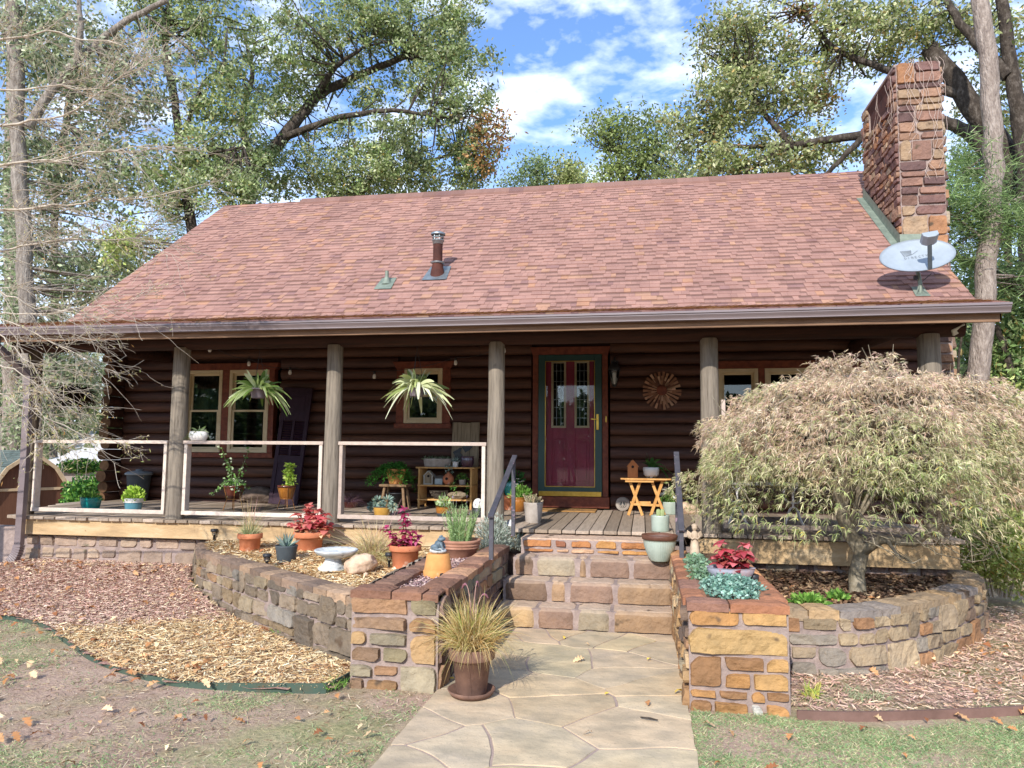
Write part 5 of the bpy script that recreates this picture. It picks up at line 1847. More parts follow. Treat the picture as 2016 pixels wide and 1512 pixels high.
weed(1755, 1128, .36, 'leafy green weed in the shade right of the maple trunk', 240, .15, .14, DKG+GREEN)
p, s = PT(1600, 1372, .0)
t = tag(grass_clump(None, 70, (.10, .2), 0, [('#c2bf5c', 2, 1), ('#9fb45a', 2, 1), ('#d8cf7c', 1, 1)], (45, 86), .009, (.2, .9), .05, 'lily_tuft', 4), 'yellow-green tuft of lily leaves at the foot of the right wall', 'plant')
t.location = p
p, s = PT(1705, 1372, .0)
t = tag(grass_clump(None, 160, (.05, .13), 0, [('#9fae84', 2, 1), ('#b7b894', 2, 1)], (25, 80), .005, (.2, .9), .13, 'grass_tuft', 3), 'grey-green grass tuft on the mulch right of the lily leaves', 'plant')
t.location = p
for px, py, lab in ((660, 1352, 'grass tuft growing at the end of the green edging'), (548, 1250, 'small green sprig at the foot of the curved left wall')):
    p = atZ(px, py, .01)
    t = tag(grass_clump(None, 90, (.05, .14), 0, GREEN[:2]+[('#b7b884', 1, 1)], (30, 85), .005, (.2, .9), .07, 'grass_tuft', 3), lab, 'plant')
    t.location = p
p, s = PT(1278, 1417, .012)
o = tag(MB().tube([(-.05, .015, .006), (0, 0, .009), (.05, -.012, .006)], [.004, .006, .003], 6).build('stick', M['barkd']), 'short dark stick lying on the stone path', 'stick')
o.location = p
# splash block under the downspout
o = thing('splash_block', 'pale concrete splash block under the downspout', 'splash block', (-7.48, 7.55, .1))
MB().add([(-.5, -.12, 0), (.16, -.1, 0), (.16, .1, 0), (-.5, .12, 0), (-.5, -.12, .05), (.16, -.1, .09), (.16, .1, .09), (-.5, .12, .05)], [(0, 1, 5, 4), (1, 2, 6, 5), (2, 3, 7, 6), (4, 5, 6, 7), (3, 0, 4, 7)]).build('block', M['cement'], o, bevel=.01)

# ------------------------------------------------------------------ things on the porch
Z0 = .752
def PF(px, py):
    p = atZ(px, py, Z0)
    return p, mpp(p)
p, s = PF(178, 1003)
t = thing('potted_plant', 'turquoise glazed pot with a sparse leafy plant at the far left of the porch', 'potted plant', p)
pot(t, 15*s, 19*s, 24*s, M['teal'], 'bowl', rim=.004)
mb = MB()
bush(mb, (0, 0, .10), (.13, .1, .15), 240, (.03, .06), (.015, .03), GREEN)
mb.build('foliage', M['leaff'], t)
p, s = PF(262, 1006)
t = thing('potted_plant', 'blue pot with a white band holding a lime green plant, left porch', 'potted plant', p)
pot(t, 14*s, 18*s, 25*s, M['blueg'], 'plain')
MB().lathe([(18*s, 17*s), (18.8*s, 24*s), (18.6*s, 25.3*s), (16*s, 25.2*s)], 30).build('glaze_band', M['white'], t)
mb = MB()
bush(mb, (0, 0, .12), (.12, .12, .19), 520, (.03, .06), (.02, .035), LIME)
mb.build('foliage', M['leaff'], t)
p, s = PF(271, 986)
t = thing('trash_can', 'grey lidded trash can standing by the log corner', 'trash can', p)
mb = MB().lathe([(0, 0), (.13, 0), (.155, .2), (.175, .40), (.18, .41), (.17, .41)], 26)
mb.build('bin', M['greyp'], t)
M['lidg'] = mat('pale_grey_plastic', lin('#8d9292'), lin('#777c7d'), 8, .5, .05, 40)
MB().lathe([(.18, .395), (.2, .4), (.2, .42), (.16, .445), (.05, .46), (.05, .48), (.02, .485), (0, .485)], 26).build('lid', M['lidg'], t)
p = np.array([-5.085, YP-.005, 1.652])
t = thing('potted_plant', 'white glazed planter with a small spider plant on the porch rail', 'potted plant', p)
pot(t, .085, .105, .105, M['white'], 'belly', ell=.75)
mb = MB()
n = 46
mb.blades(np.tile([0, 0, .09], (n, 1)), up_dirs(n, 0, 80), rng.uniform(.09, .19, n), .016, pick([('#9db079', 2, 1), ('#c3cfa2', 2, 1), ('#7a8f56', 2, 1)], n), rng.uniform(.2, .9, n), 4, 'strap')
mb.build('foliage', M['leaff'], t)
# plant stands
def stand(px, py, label, r=.125, h=.30):
    p, s = PF(px, py)
    t = thing('plant_stand', label, 'plant stand', p, 'copper wire plant stands')
    mb = MB()
    for z_, q in ((h, r), (h*.48, r*.66)):
        a = np.linspace(0, 2*PI, 29)
        mb.tube(np.stack([q*np.cos(a), q*np.sin(a), np.full(29, z_)], 1), .005, 6, cap=False)
    mb.build('ring', M['copper'], t)
    for k in range(4):
        a = k*PI/2+.6
        c, sn = math.cos(a), math.sin(a)
        MB().tube([(r*c, r*sn, h), (r*.66*c, r*.66*sn, h*.48), (r*1.0*c, r*1.0*sn, 0)], .005, 6).build('leg', M['copper'], t)
    return p, s
p, s = stand(459, 1004, 'copper wire plant stand holding the dark ivy pot')
q = p+np.array([0, 0, .145])
t = thing('potted_plant', 'dark brown glazed pot of trailing ivy on a wire stand', 'potted plant', q)
pot(t, .07, .122, .175, M['brownp'], 'plain')
MB().lathe([(.122, .15), (.132, .155), (.132, .178), (.118, .178)], 28).build('rim', M['brownp'], t)
mb = MB()
for k in range(16):
    a = rng.uniform(0, 2*PI)
    l = rng.uniform(.1, .28)
    u_ = rng.uniform(.2, 1.1) if k > 3 else 2.0
    pts = [np.array([math.cos(a)*l*u, math.sin(a)*l*u*.8, .17+u_*l*u-(.14+.25*l if k > 3 else -.03)*u*u]) for u in np.linspace(0, 1, 7)]
    mb.tube(pts, .003, 4, lin('#7f9a55'))
    pp = np.repeat(np.array(pts[1:]), 5, 0)+rng.normal(0, .018, (30, 3))
    mb.blades(pp, up_dirs(30, -30, 50), rng.uniform(.025, .05, 30), rng.uniform(.018, .032, 30), pick([('#7fa85a', 3, 1), ('#b5cd98', 2, 1), ('#d4e0bd', 1.5, 1), ('#5d8a42', 2, 1)], 30), .2, 2, 'leaf')
mb.build('ivy', M['leaff'], t)
p, s = stand(563, 1003, 'copper wire plant stand holding the brown basil pot', .115)
q = p+np.array([0, 0, .145])
t = thing('potted_plant', 'brown glazed pot with a tall narrow lime plant on a wire stand', 'potted plant', q)
pot(t, .07, .115, .175, M['amber'], 'plain')
MB().lathe([(.115, .15), (.124, .155), (.124, .178), (.11, .178)], 28).build('rim', M['brownp'], t)
mb = MB()
n = 260
zz = rng.uniform(.17, .47, n)
P = np.stack([.035+rng.normal(0, .035, n)*(1.2-zz), rng.normal(0, .035, n), zz], 1)
mb.blades(P, up_dirs(n, -10, 60), rng.uniform(.03, .06, n), rng.uniform(.022, .04, n), pick(LIME+[('#d8e686', 2, 1)], n), .3, 2, 'leaf')
mb.build('foliage', M['leaff'], t)
p, s = PF(508, 990)
o = tag(MB().blob((0, 0, .11), (.28, .16, .13), .22, 1.6, 4, (20, 30)).blob((.2, -.05, .06), (.1, .08, .08), .3, 2, 5, (12, 16)).blob((-.26, -.02, .045), (.1, .05, .03), .3, 2, 9, (10, 14)).build('canvas_bag', M['bag']), 'slumped brown canvas bag lying on the porch floor', 'bag')
o.location = p
# louvred shutter leaning on the wall
t = thing('shutter', 'old plum coloured louvred shutter leaning against the log wall', 'shutter', (-5.18, 10.16, Z0))
w2, H = .235, 1.74
mb = MB()
mb.box(-w2, -w2+.06, 0, .035, 0, H)
mb.box(w2-.06, w2, 0, .035, 0, H)
for a, b in ((0, .14), (.60, .72), (1.24, 1.34), (1.66, H)):
    mb.box(-w2+.06, w2-.06, .001, .034, a, b)
mb.box(-w2+.06, w2-.06, .012, .026, .14, .60)
mb.box(-w2+.06, w2-.06, .012, .026, 1.34, 1.66)
mb.box(-.02, .02, .004, .03, .72, 1.24)
for q in ((-w2+.10, w2-.10, .20, .54), (-w2+.10, w2-.10, 1.39, 1.61)):
    mb.box(q[0], q[1], .006, .0115, q[2], q[3])
mb.build('frame', M['shutter'], t, bevel=.003)
mb = MB()
for zz in np.arange(.735, 1.23, .036):
    for a, b in ((-w2+.06, -.02), (.02, w2-.06)):
        mb.add([(a, .008, zz), (b, .008, zz), (b, .03, zz+.028), (a, .03, zz+.028), (a, .012, zz-.004), (b, .012, zz-.004), (b, .034, zz+.024), (a, .034, zz+.024)], [(0, 1, 2, 3), (7, 6, 5, 4), (0, 4, 5, 1), (3, 2, 6, 7)])
mb.build('louvre', M['shutter'], t)
t.rotation_euler = (-.12, .045, -.05)
# stool with fern
p, s = PF(778, 1001)
t = thing('stool', 'rustic wooden stool carrying the fern pot on the porch', 'stool', p)
MB().box(-.2, .2, -.13, .13, .30, .335).build('seat', M['stoolw'], t, bevel=.012)
for sx in (-1, 1):
    for sy in (-1, 1):
        MB().tube([(.13*sx, .08*sy, .30), (.17*sx, .115*sy, 0)], [.02, .023], 8).build('leg', M['stoolw'], t)
q = p+np.array([0, 0, .336])
t = thing('potted_plant', 'ochre pot of feathery green fern on the wooden stool', 'potted plant', q)
pot(t, .085, .15, .21, M['terrap'], 'plain')
mb = MB()
for k in range(120):
    a = rng.uniform(0, 2*PI)
    l = rng.uniform(.2, .42)
    e = rng.uniform(.2, 1.15)
    us = np.linspace(.15, 1, 11)
    pts = np.array([[math.cos(a)*l*u*math.cos(e)-.06*u, math.sin(a)*l*u*math.cos(e), .2+l*u*math.sin(e)-.85*l*u*u] for u in us])
    pp = np.repeat(pts, 5, 0)+rng.normal(0, .014, (55, 3))
    mb.blades(pp, up_dirs(55, -40, 40), rng.uniform(.018, .035, 55), rng.uniform(.008, .014, 55), pick([('#3f7a2c', 3, 1), ('#57963a', 3, 1), ('#2e5f22', 2, 1)], 55), .3, 1, 'leaf')
mb.build('fern', M['leaff'], t)
p2 = p+np.array([0, .03, 0])
t = thing('bucket', 'black bucket tucked under the wooden stool', 'bucket', p2)
MB().lathe([(0, 0), (.085, 0), (.105, .2), (.11, .2), (.11, .215), (.1, .215), (.082, .01)], 24).build('bucket_body', M['black'], t)
# --- shelf rack
sx0, sx1, sy, sd_ = -3.08, -2.30, 9.98, .34
t = thing('shelf_rack', 'light slatted wooden shelf rack crowded with garden ornaments', 'shelf', ((sx0+sx1)/2, sy, Z0))
SW, SH = (sx1-sx0)/2, .575
for x in (-SW+.02, SW-.02):
    for y in (.0, sd_-.0):
        MB().tube([(x, y, 0), (x, y, SH-.02)], .016, 10).build('post', M['bamboo'], t)
for zz, nm in ((SH-.02, 'shelf_board'), (.31, 'shelf_board'), (.115, 'shelf_board')):
    mb = MB()
    for k in range(5):
        y = -.02+k*.08
        e = .03 if zz > .5 else 0
        mb.box(-SW+.0-e, SW+e, y, y+.068, zz, zz+.02)
    mb.build(nm, M['bamboo'], t, bevel=.003)
for x in (-SW+.03, SW-.03):
    mb = MB()
    for k in range(6):
        y = .035+k*.055
        mb.tube([(x, y, .05), (x, y, SH-.03)], .011, 8)
    mb.build('side_slats', M['bamboo'], t)
zt = Z0+SH
def on(dx, dy, z): return np.array([(sx0+sx1)/2+dx, sy+dy, Z0+z])
t = thing('trough_planter', 'long grey stone trough of low succulents on top of the shelf rack', 'planter', on(-.14, .12, SH+.001))
mb = MB()
mb.lathe([(0, 0), (.18, 0), (.19, .01), (.208, .10), (.208, .115), (.19, .115), (.185, .09)], 36, ell=.5)
mb.build('trough', M['cement'], t)
MB().lathe([(.187, .095), (0, .1)], 30, ell=.5).build('soil', M['soil'], t)
mb = MB()
n = 200
P = np.stack([rng.uniform(-.2, .18, n), rng.uniform(-.06, .06, n), np.full(n, .1)], 1)
mb.blades(P, up_dirs(n, 10, 80), rng.uniform(.03, .09, n), rng.uniform(.01, .02, n), pick([('#7d8a6a', 2, 1), ('#5c6b4c', 2, 1), ('#a5a98c', 1, 1)], n), .2, 2, 'leaf')
mb.build('foliage', M['leaff'], t)
t = thing('potted_plant', 'tiny white patterned pot with trailing plant on top of the shelf rack', 'potted plant', on(.125, .08, SH+.001))
pot(t, .035, .045, .075, M['white'], 'plain')
mb = MB()
bush(mb, (0, 0, .07), (.05, .05, .06), 70, (.02, .035), (.01, .016), GREYG)
n = 50
mb.blades(np.stack([rng.uniform(-.13, 0, n), rng.uniform(-.13, -.08, n), rng.uniform(-.09, .04, n)], 1), up_dirs(n, -60, 10), .03, .014, pick(GREYG, n)*.8, .1, 1, 'leaf')
mb.build('foliage', M['leaff'], t)
t = thing('glazed_pot', 'dark purple glazed pot on the right end of the shelf rack', 'flower pot', on(.285, .12, SH+.001))
pot(t, .07, .088, .15, M['purplep'], 'belly', rim=.006)
o = tag(MB().prism([(-.055, 0), (.05, 0), (.06, .17), (.02, .2), (-.05, .19)], 0, .02).build('slate_slab', M['slate']), 'upright grey slate slab behind the tiny white pot', 'slate')
o.location = on(.13, .2, SH+.001)
t = thing('bird_plaque', 'weathered plank plaque with black bird silhouettes above the shelf rack', 'plaque', on(.19, .34, SH+.001))
mb = MB()
for k in range(3):
    mb.box(-.2+k*.134, -.2+k*.134+.131, 0, .02, 0, .64-.006*(k == 1))
mb.build('plank', M['oldwood'], t, bevel=.003)
bird = [(-.11, .33), (-.07, .36), (-.02, .375), (.02, .41), (.06, .415), (.085, .40), (.07, .385), (.05, .34), (.01, .29), (-.03, .27), (-.05, .25), (-.08, .29)]
mb = MB().prism([(x+.06, z_-.05) for x, z_ in bird], -.006, -.001)
mb.prism([(x*.7-.1, z_*.8-.06) for x, z_ in bird], -.006, -.001)
mb.build('bird_silhouette', M['black'], t)
t.rotation_euler = (-.13, 0, 0)
def house(label, loc, w, h, d, m, roof, hole=.55, group=None):
    t = thing('birdhouse', label, 'birdhouse', loc, group)
    hw = w/2
    MB().prism([(-hw, 0), (hw, 0), (hw, h*.66), (0, h), (-hw, h*.66)], 0, d).build('box', m, t, bevel=.003)
    mb = MB()
    for sg in (-1, 1):
        a, b = Vector((0, -.012, h+.004)), Vector((sg*(hw+.012), -.012, h*.66-.008))
        q = (b-a).cross(Vector((0, 1, 0))).normalized()*.009*(-sg)
        V = [a, b, b+q, a+q]
        V = V+[v+Vector((0, d+.024, 0)) for v in V]
        mb.add([tuple(v) for v in V], [(0, 1, 2, 3), (7, 6, 5, 4), (0, 4, 5, 1), (1, 5, 6, 2), (2, 6, 7, 3), (3, 7, 4, 0)])
    mb.build('roof', roof, t)
    MB().lathe([(0, 0), (w*.13, 0), (w*.13, .004), (0, .004)], 16).build('entrance', M['dark'], t).matrix_local = Matrix.Translation((0, -.0015, h*hole+h*.06)) @ Matrix.Rotation(PI/2, 4, 'X')
    return t
M['bhw'] = mat('whitewashed_wood', lin('#c9c6ba'), lin('#9d998c'), 9, .85, .3, 40)
t = house('small whitewashed birdhouse with a shell front on the upper shelf', on(-.245, .02, .332), .13, .19, .11, M['oldwood'], M['bhw'])
mb = MB()
for sg in (-1, 1):
    mb.box(sg*.058-.007, sg*.058+.007, -.012, -.001, .0, .125)
mb.box(-.05, .05, -.012, -.001, 0, .014)
mb.build('corner_trim', M['bhw'], t)
t = thing('tin_house', 'dull tin ornament jar next to the whitewashed birdhouse', 'ornament', on(-.10, .06, .332))
MB().box(-.055, .055, -.03, .07, 0, .085).add([(-.065, -.04, .085), (.065, -.04, .085), (.065, .08, .085), (-.065, .08, .085), (-.065, .02, .125), (.065, .02, .125)], [(0, 1, 5, 4), (2, 3, 4, 5), (1, 2, 5), (3, 0, 4)]).build('tin_box', M['steel'], t, bevel=.002)
t = thing('gourd_birdhouse', 'round terracotta gourd birdhouse with a dark hole on the upper shelf', 'birdhouse', on(.035, .05, .332))
MB().lathe([(0, 0), (.05, .004), (.075, .04), (.08, .075), (.068, .115), (.04, .145), (.018, .158), (.014, .175), (0, .178)], 26).build('gourd', M['terra'], t)
MB().lathe([(0, 0), (.02, 0), (.02, .006), (0, .006)], 16).build('entrance', M['dark'], t).matrix_local = Matrix.Translation((-.005, -.076, .085)) @ Matrix.Rotation(PI/2, 4, 'X')
t = thing('potted_plant', 'little pot of trailing green plant at the right of the upper shelf', 'potted plant', on(.235, .05, .332))
pot(t, .04, .05, .075, M['cement'], 'plain')
mb = MB()
bush(mb, (0, 0, .06), (.09, .06, .09), 150, (.02, .045), (.008, .014), DKG+GREEN)
n = 70
mb.blades(np.stack([rng.choice([-.12, -.08, .08], n)+rng.normal(0, .012, n), rng.uniform(-.09, -.06, n), rng.uniform(-.14, .07, n)], 1), up_dirs(n, -70, 10), .03, .012, pick(DKG+GREEN, n), .1, 1, 'leaf')
mb.build('foliage', M['leaff'], t)
t = thing('wire_bowl', 'scrolled iron wire bowl on the lower shelf', 'bowl', on(-.1, .06, .136))
mb = MB()
for i in range(13):
    for j, (rr_, zz) in enumerate(((.07, .02), (.1, .05), (.12, .085))):
        a0 = (i+.5*(j % 2))*2*PI/13
        th = np.linspace(0, 2*PI*1.3, 13)
        q = np.linspace(.024, .006, 13)
        mb.tube(np.stack([(rr_+.3*q*np.sin(th))*np.cos(a0+q*np.cos(th)/rr_), (rr_+.3*q*np.sin(th))*np.sin(a0+q*np.cos(th)/rr_), zz+q*np.sin(th)], 1), .0035, 4, cap=False)
for rr_, zz in ((.05, .004), (.13, .11)):
    a = np.linspace(0, 2*PI, 29)
    mb.tube(np.stack([rr_*np.cos(a), rr_*np.sin(a), np.full(29, zz)], 1), .004, 5, cap=False)
M['iron'] = mat('greyed_iron', lin('#75695c'), lin('#4c443c'), 9, .6, .2, 40, metal=.3)
mb.build('wire', M['iron'], t)
t = tag(MB().blob((0, 0, .05), (.14, .08, .05), .3, 1.8, 6, (16, 22)).build('driftwood', M['oldwood']), 'gnarled piece of driftwood on the lower shelf', 'driftwood')
t.location = on(.17, .06, .136)
# pots in front of the shelf
p, s = PF(752, 1020)
t = thing('potted_plant', 'ochre glazed pot of grey-green rosettes by the bottom rail', 'potted plant', p)
pot(t, 13*s, 17*s, 23*s, M['yellow'], 'bowl', rim=.003)
MB().lathe([(16.6*s, 21.5*s), (17.6*s, 21.8*s), (17.6*s, 23.6*s), (15.6*s, 23.6*s)], 30).build('rim', M['greyp'], t)
mb = MB()
for x, y, zz, r in ((-.06, 0, .2, .07), (.06, .02, .2, .08), (.14, -.03, .14, .06), (-.13, 0, .14, .06), (0, -.05, .15, .05)):
    d = nrm(rng.normal(size=(60, 3)))
    mb.blades(np.array([x, y, zz])+d*r*.3, d, r*.9, .022, pick(GREYG+[('#b9b596', 2, 1)], 60), .1, 2, 'leaf')
mb.build('rosette', M['leaff'], t)
p, s = PF(873, 1019)
t = thing('potted_plant', 'brown and green dipped pot with a pale leafy seedling by the rail', 'potted plant', p)
pot(t, 10*s, 15.5*s, 21*s, M['amber'], 'bowl', rim=.004)
MB().lathe([(10*s, .0), (10.6*s, 1*s), (13*s, 5*s), (14.2*s, 9*s)], 30).build('glaze_band', M['greyp'], t)
mb = MB()
bush(mb, (0, 0, .12), (.075, .06, .16), 120, (.03, .06), (.02, .03), [('#b9cf94', 2, 1), ('#d8e2c0', 2, 1), ('#a6c26a', 1, 1)])
mb.build('foliage', M['leaff'], t)
p, s = PF(941, 1020)
t = thing('globe_lamp', 'white egg-shaped globe on a black cylinder base by the porch post', 'lamp', p)
MB().lathe([(0, 0), (.065, 0), (.07, .01), (.07, .12), (.062, .125), (0, .125)], 24).build('base', M['black'], t)
MB().lathe([(.058, .122), (.064, .15), (.06, .185), (.045, .215), (.022, .232), (0, .236)], 24).build('globe', M['white'], t)
p, s = PF(690, 999)
t = thing('potted_plant', 'wiry dark purple dried plant in a low brown pot behind the post', 'potted plant', p)
pot(t, .08, .11, .08, M['brownp'], 'plain')
grass_clump(t, 420, (.15, .40), .07, [('#5d4350', 3, 1), ('#78586a', 2, 1), ('#94786f', 2, 1)], (5, 80), .004, (.3, 1.2), .06, 'foliage', 4)
p, s = PF(960, 992)
t = thing('flower_box', 'dark brown box planter between the shelf rack and the post', 'planter', p)
MB().add([(-.09, -.08, 0), (.09, -.08, 0), (.09, .08, 0), (-.09, .08, 0), (-.12, -.1, .2), (.12, -.1, .2), (.12, .1, .2), (-.12, .1, .2)], [(3, 2, 1, 0), (0, 1, 5, 4), (1, 2, 6, 5), (2, 3, 7, 6), (3, 0, 4, 7), (4, 5, 6, 7)]).build('box', M['brownp'], t, bevel=.006)
# --- cluster left of the door
p, s = PF(1002, 1003)
t = thing('flower_pot', 'plain square-shouldered terracotta pot carrying the turquoise pot left of the door', 'flower pot', p)
pot(t, .085, .115, .2, M['terra'], 'flower', soil=False)
MB().lathe([(.1, .192), (0, .192)], 24).build('soil', M['soil'], t)
q = p+np.array([.03, .02, .193])
t = thing('potted_plant', 'turquoise jar with dark foliage stacked on a terracotta pot', 'potted plant', q)
pot(t, .085, .105, .19, M['teal'], 'belly')
mb = MB()
bush(mb, (0, 0, .17), (.17, .12, .18), 260, (.04, .07), (.025, .04), DKG)
mb.build('foliage', M['leaff'], t)
p, s = PF(1019, 1007)
t = thing('potted_plant', 'amber glazed pot with dry rosettes and white daisies by the handrail', 'potted plant', p)
pot(t, .075, .1, .19, M['amber'], 'belly', rim=.012)
mb = MB()
bush(mb, (.04, 0, .17), (.14, .1, .16), 330, (.04, .08), (.015, .028), GREEN)
n = 30
mb.blades(np.tile([-.07, -.07, .19], (n, 1)), up_dirs(n, 5, 60), .06, .02, pick([('#c7b878', 1, 1)], n), .1, 2, 'leaf')
mb.build('foliage', M['leaff'], t)
mb = MB()
for x, y, zz in ((.0, 0, .43), (.07, -.01, .40), (-.01, -.02, .36), (.03, .02, .39), (-.015, .01, .33)):
    mb.tube([(.02, 0, .2), (x*.8, y, zz-.1), (x, y, zz)], .003, 4, lin('#6f8a4a'))
    a = np.arange(12)*PI/6
    mb.blades(np.tile([x, y, zz], (12, 1)), np.stack([np.cos(a), np.sin(a)-.3, np.full(12, .35)], 1), .026, .011, pick([('#f4f2ea', 1, 1)], 12, .03), .1, 2, 'leaf')
    mb.lathe([(.009, 0), (.007, .006), (0, .008)], 10, lin('#d8b03c'), (x, y, zz))
mb.build('daisy', M['leaff'], t)
p, s = PF(1050, 1029)
t = thing('potted_plant', 'tall pale cement pot of tan succulents beside the left handrail', 'potted plant', p)
pot(t, 15*s, 19.5*s, 40*s, M['cement'], 'plain')
mb = MB()
for k in range(34):
    a, q_ = rng.uniform(0, 2*PI), .08*math.sqrt(rng.random())
    h_ = rng.uniform(.03, .10)
    b = np.array([q_*math.cos(a), q_*math.sin(a), 37*s])
    e = b+np.array([.5*q_*math.cos(a), .5*q_*math.sin(a), h_])
    mb.tube([b, (b+e)/2, e], [.006, .008, .005], 6, pick([('#b7a684', 2, 1), ('#a3a07a', 1, 1), ('#c2a890', 1, 1)], 1)[0])
    d = nrm(rng.normal(size=(10, 3))+[0, 0, .6])
    mb.blades(np.repeat(e[None], 10, 0), d, .02, .01, pick([('#bba98a', 2, 1), ('#a8a880', 1, 1)], 10), 0, 2, 'leaf')
mb.build('succulent', M['leaff'], t)
# --- door mat, fan, folding table
t = thing('door_mat', 'tan coir door mat with dark lettering marks in front of the door', 'door mat', (-1.0, 10.14, ZF+.004))
MB().box(-.38, .38, -.22, .22, 0, .014).build('mat', M['cloth'], t, bevel=.004)
mb = MB()
for k, wd in enumerate((.035, .035, .03, .035, .03, .035, .035)):
    x = -.21+k*.065
    mb.box(x, x+.009, -.05, .06, .0145, .0162)
    if k % 2 == 0:
        mb.box(x+.010, x+wd, .045, .06, .0145, .0162)
        mb.box(x+.010, x+wd, -.05, -.035, .0145, .0162)
    else:
        mb.box(x+wd, x+wd+.009, -.05, .06, .0145, .0162)
        mb.box(x+.010, x+wd-.001, -.002, .012, .0145, .0162)
mb.build('lettering', M['black'], t)
p, s = PF(1227, 1003)
t = thing('fan_box', 'round grey metal disc with a peace sign grille standing by the door', 'ornament', (p[0], 10.36, Z0))
rr_ = .095
prf = [(0, 0), (rr_*.55, 0), (rr_*.6, .004), (rr_*.95, .004), (rr_, .012), (rr_, .09), (rr_*.94, .1), (0, .1)]
o = MB().lathe(prf, 36).build('housing', M['cement'], t)
o.matrix_local = Matrix.Translation((0, 0, rr_)) @ Matrix.Rotation(PI/2, 4, 'X') @ Matrix.Translation((0, 0, -.02))
o = MB().lathe([(0, .0), (rr_*.54, 0), (rr_*.54, .003), (0, .003)], 30).build('grille', M['slate'], t)
o.matrix_local = Matrix.Translation((0, -.0835, rr_)) @ Matrix.Rotation(PI/2, 4, 'X')
mb = MB()
a = np.linspace(0, 2*PI, 29)
mb.tube(np.stack([rr_*.45*np.cos(a), np.zeros(29), rr_*.45*np.sin(a)], 1), .006, 6, cap=False)
for aa in (90, 270, 225, 315):
    mb.tube([(0, 0, 0), (rr_*.45*math.cos(math.radians(aa)), 0, rr_*.45*math.sin(math.radians(aa)))], .006, 6)
o = mb.build('peace_sign', M['cement'], t)
o.location = (0, -.088, rr_)
t = thing('folding_table', 'small folding teak table with crossed legs beside the door', 'table', (.04, 9.82, Z0))
TH = .47
mb = MB()
for k in range(6):
    y = -.2+k*.068
    dx = .0 if 0 < k < 5 else -.05
    mb.box(-.32-dx, .32+dx, y, y+.061, TH-.02, TH)
mb.build('table_top', M['teak'], t, bevel=.003)
mb = MB()
mb.box(-.26, .1, -.185, -.165, TH-.05, TH-.021)
mb.box(-.1, .26, .155, .175, TH-.05, TH-.021)
mb.build('apron', M['teak'], t, bevel=.002)
for x, y in ((-.14, -.15), (.14, -.15)):
    MB().bar((x-.085, y-.01, 0), (x+.075, y+.05, TH-.022), .022, .034).build('leg', M['teak'], t, bevel=.002)
    MB().bar((x+.095, y-.02+.03, 0), (x-.07, y+.055+.0, TH-.022), .022, .034).build('leg', M['teak'], t, bevel=.002)
MB().bar((-.19, -.13, .14), (.17, -.13, .13), .024, .03).build('stretcher', M['teak'], t, bevel=.002)
MB().bar((-.20, -.06, .155), (.06, -.06, .16), .022, .028).build('stretcher', M['teak'], t, bevel=.002)
TT = Z0+TH+.001
house('plain cedar birdhouse with a peaked top on the folding table', (-.125, 9.72, TT), .13, .235, .12, M['cedar'], M['cedar'], .55)
t = thing('potted_plant', 'white footed pot with broad staghorn leaves on the folding table', 'potted plant', (.11, 9.80, TT))
mb = MB().lathe([(0, .02), (.075, .02), (.095, .04), (.105, .1), (.106, .135), (.1, .138), (.094, .138), (.09, .1)], 30)
for k in range(3):
    a = k*2*PI/3-PI/2
    mb.lathe([(0, 0), (.016, 0), (.02, .03), (0, .03)], 10, c=(.05*math.cos(a), .05*math.sin(a), 0))
mb.build('pot', M['white'], t)
MB().lathe([(.094, .115), (0, .12)], 24).build('soil', M['soil'], t)
mb = MB()
STG = [('#4f7a3a', 3, 1), ('#6a9148', 2, 1), ('#3b6230', 2, 1)]
for a, e, l, w, dr in ((.2, 45, .36, .07, .9), (.5, 60, .30, .06, .5), (-.1, 35, .32, .09, 1.3), (2.6, 65, .22, .05, .2), (2.9, 75, .24, .06, .1), (3.5, 50, .2, .05, .4), (1.4, 60, .25, .05, .3), (-1.5, 55, .14, .09, .3), (.0, 20, .3, .05, .6), (3.9, 60, .2, .05, .3)):
    er = math.radians(e)
    mb.blades(np.array([[0, 0, .12]]), np.array([[math.cos(a)*math.cos(er), math.sin(a)*math.cos(er), math.sin(er)]]), l, w, pick(STG, 1), dr, 8, 'strap', side=np.array([-math.sin(a), math.cos(a), .3]), cup=.15)
mb.build('frond', M['leaf'], t)
p, s = PF(1319, 1012)
t = thing('potted_plant', 'ribbed sage pot of white pansies behind the right handrail', 'potted plant', p)
pot(t, .1, .115, .16, M['celadon'], 'plain', rib=(22, .03, .0, .12))
mb = MB()
bush(mb, (-.01, 0, .14), (.12, .1, .16), 330, (.02, .045), (.014, .024), GREEN)
for k in range(16):
    d = up_dirs(1, 5, 75)[0]
    c = np.array([-.02, 0, .17])+d*np.array([.12, .12, .17])
    a = np.arange(5)*2*PI/5
    mb.blades(np.tile(c, (5, 1)), np.stack([np.cos(a), np.full(5, -.25), np.sin(a)], 1), .024, .026, pick([('#f5f3ec', 3, 1), ('#cfc6d8', .5, 1)], 5, .03), 0, 2, 'leaf', side=np.stack([-np.sin(a), np.zeros(5), np.cos(a)], 1))
mb.build('pansy', M['leaff'], t)
p, s = PF(1354, 1011)
o = tag(MB().blob((0, 0, .055), (.15, .09, .085), .2, 1.3, 9, (14, 20), flat=.2, M=Matrix.Rotation(.25, 3, 'Y')).build('boulder', M['rock']), 'flat tan rock on the porch floor left of a porch post', 'rock')
o.location = p
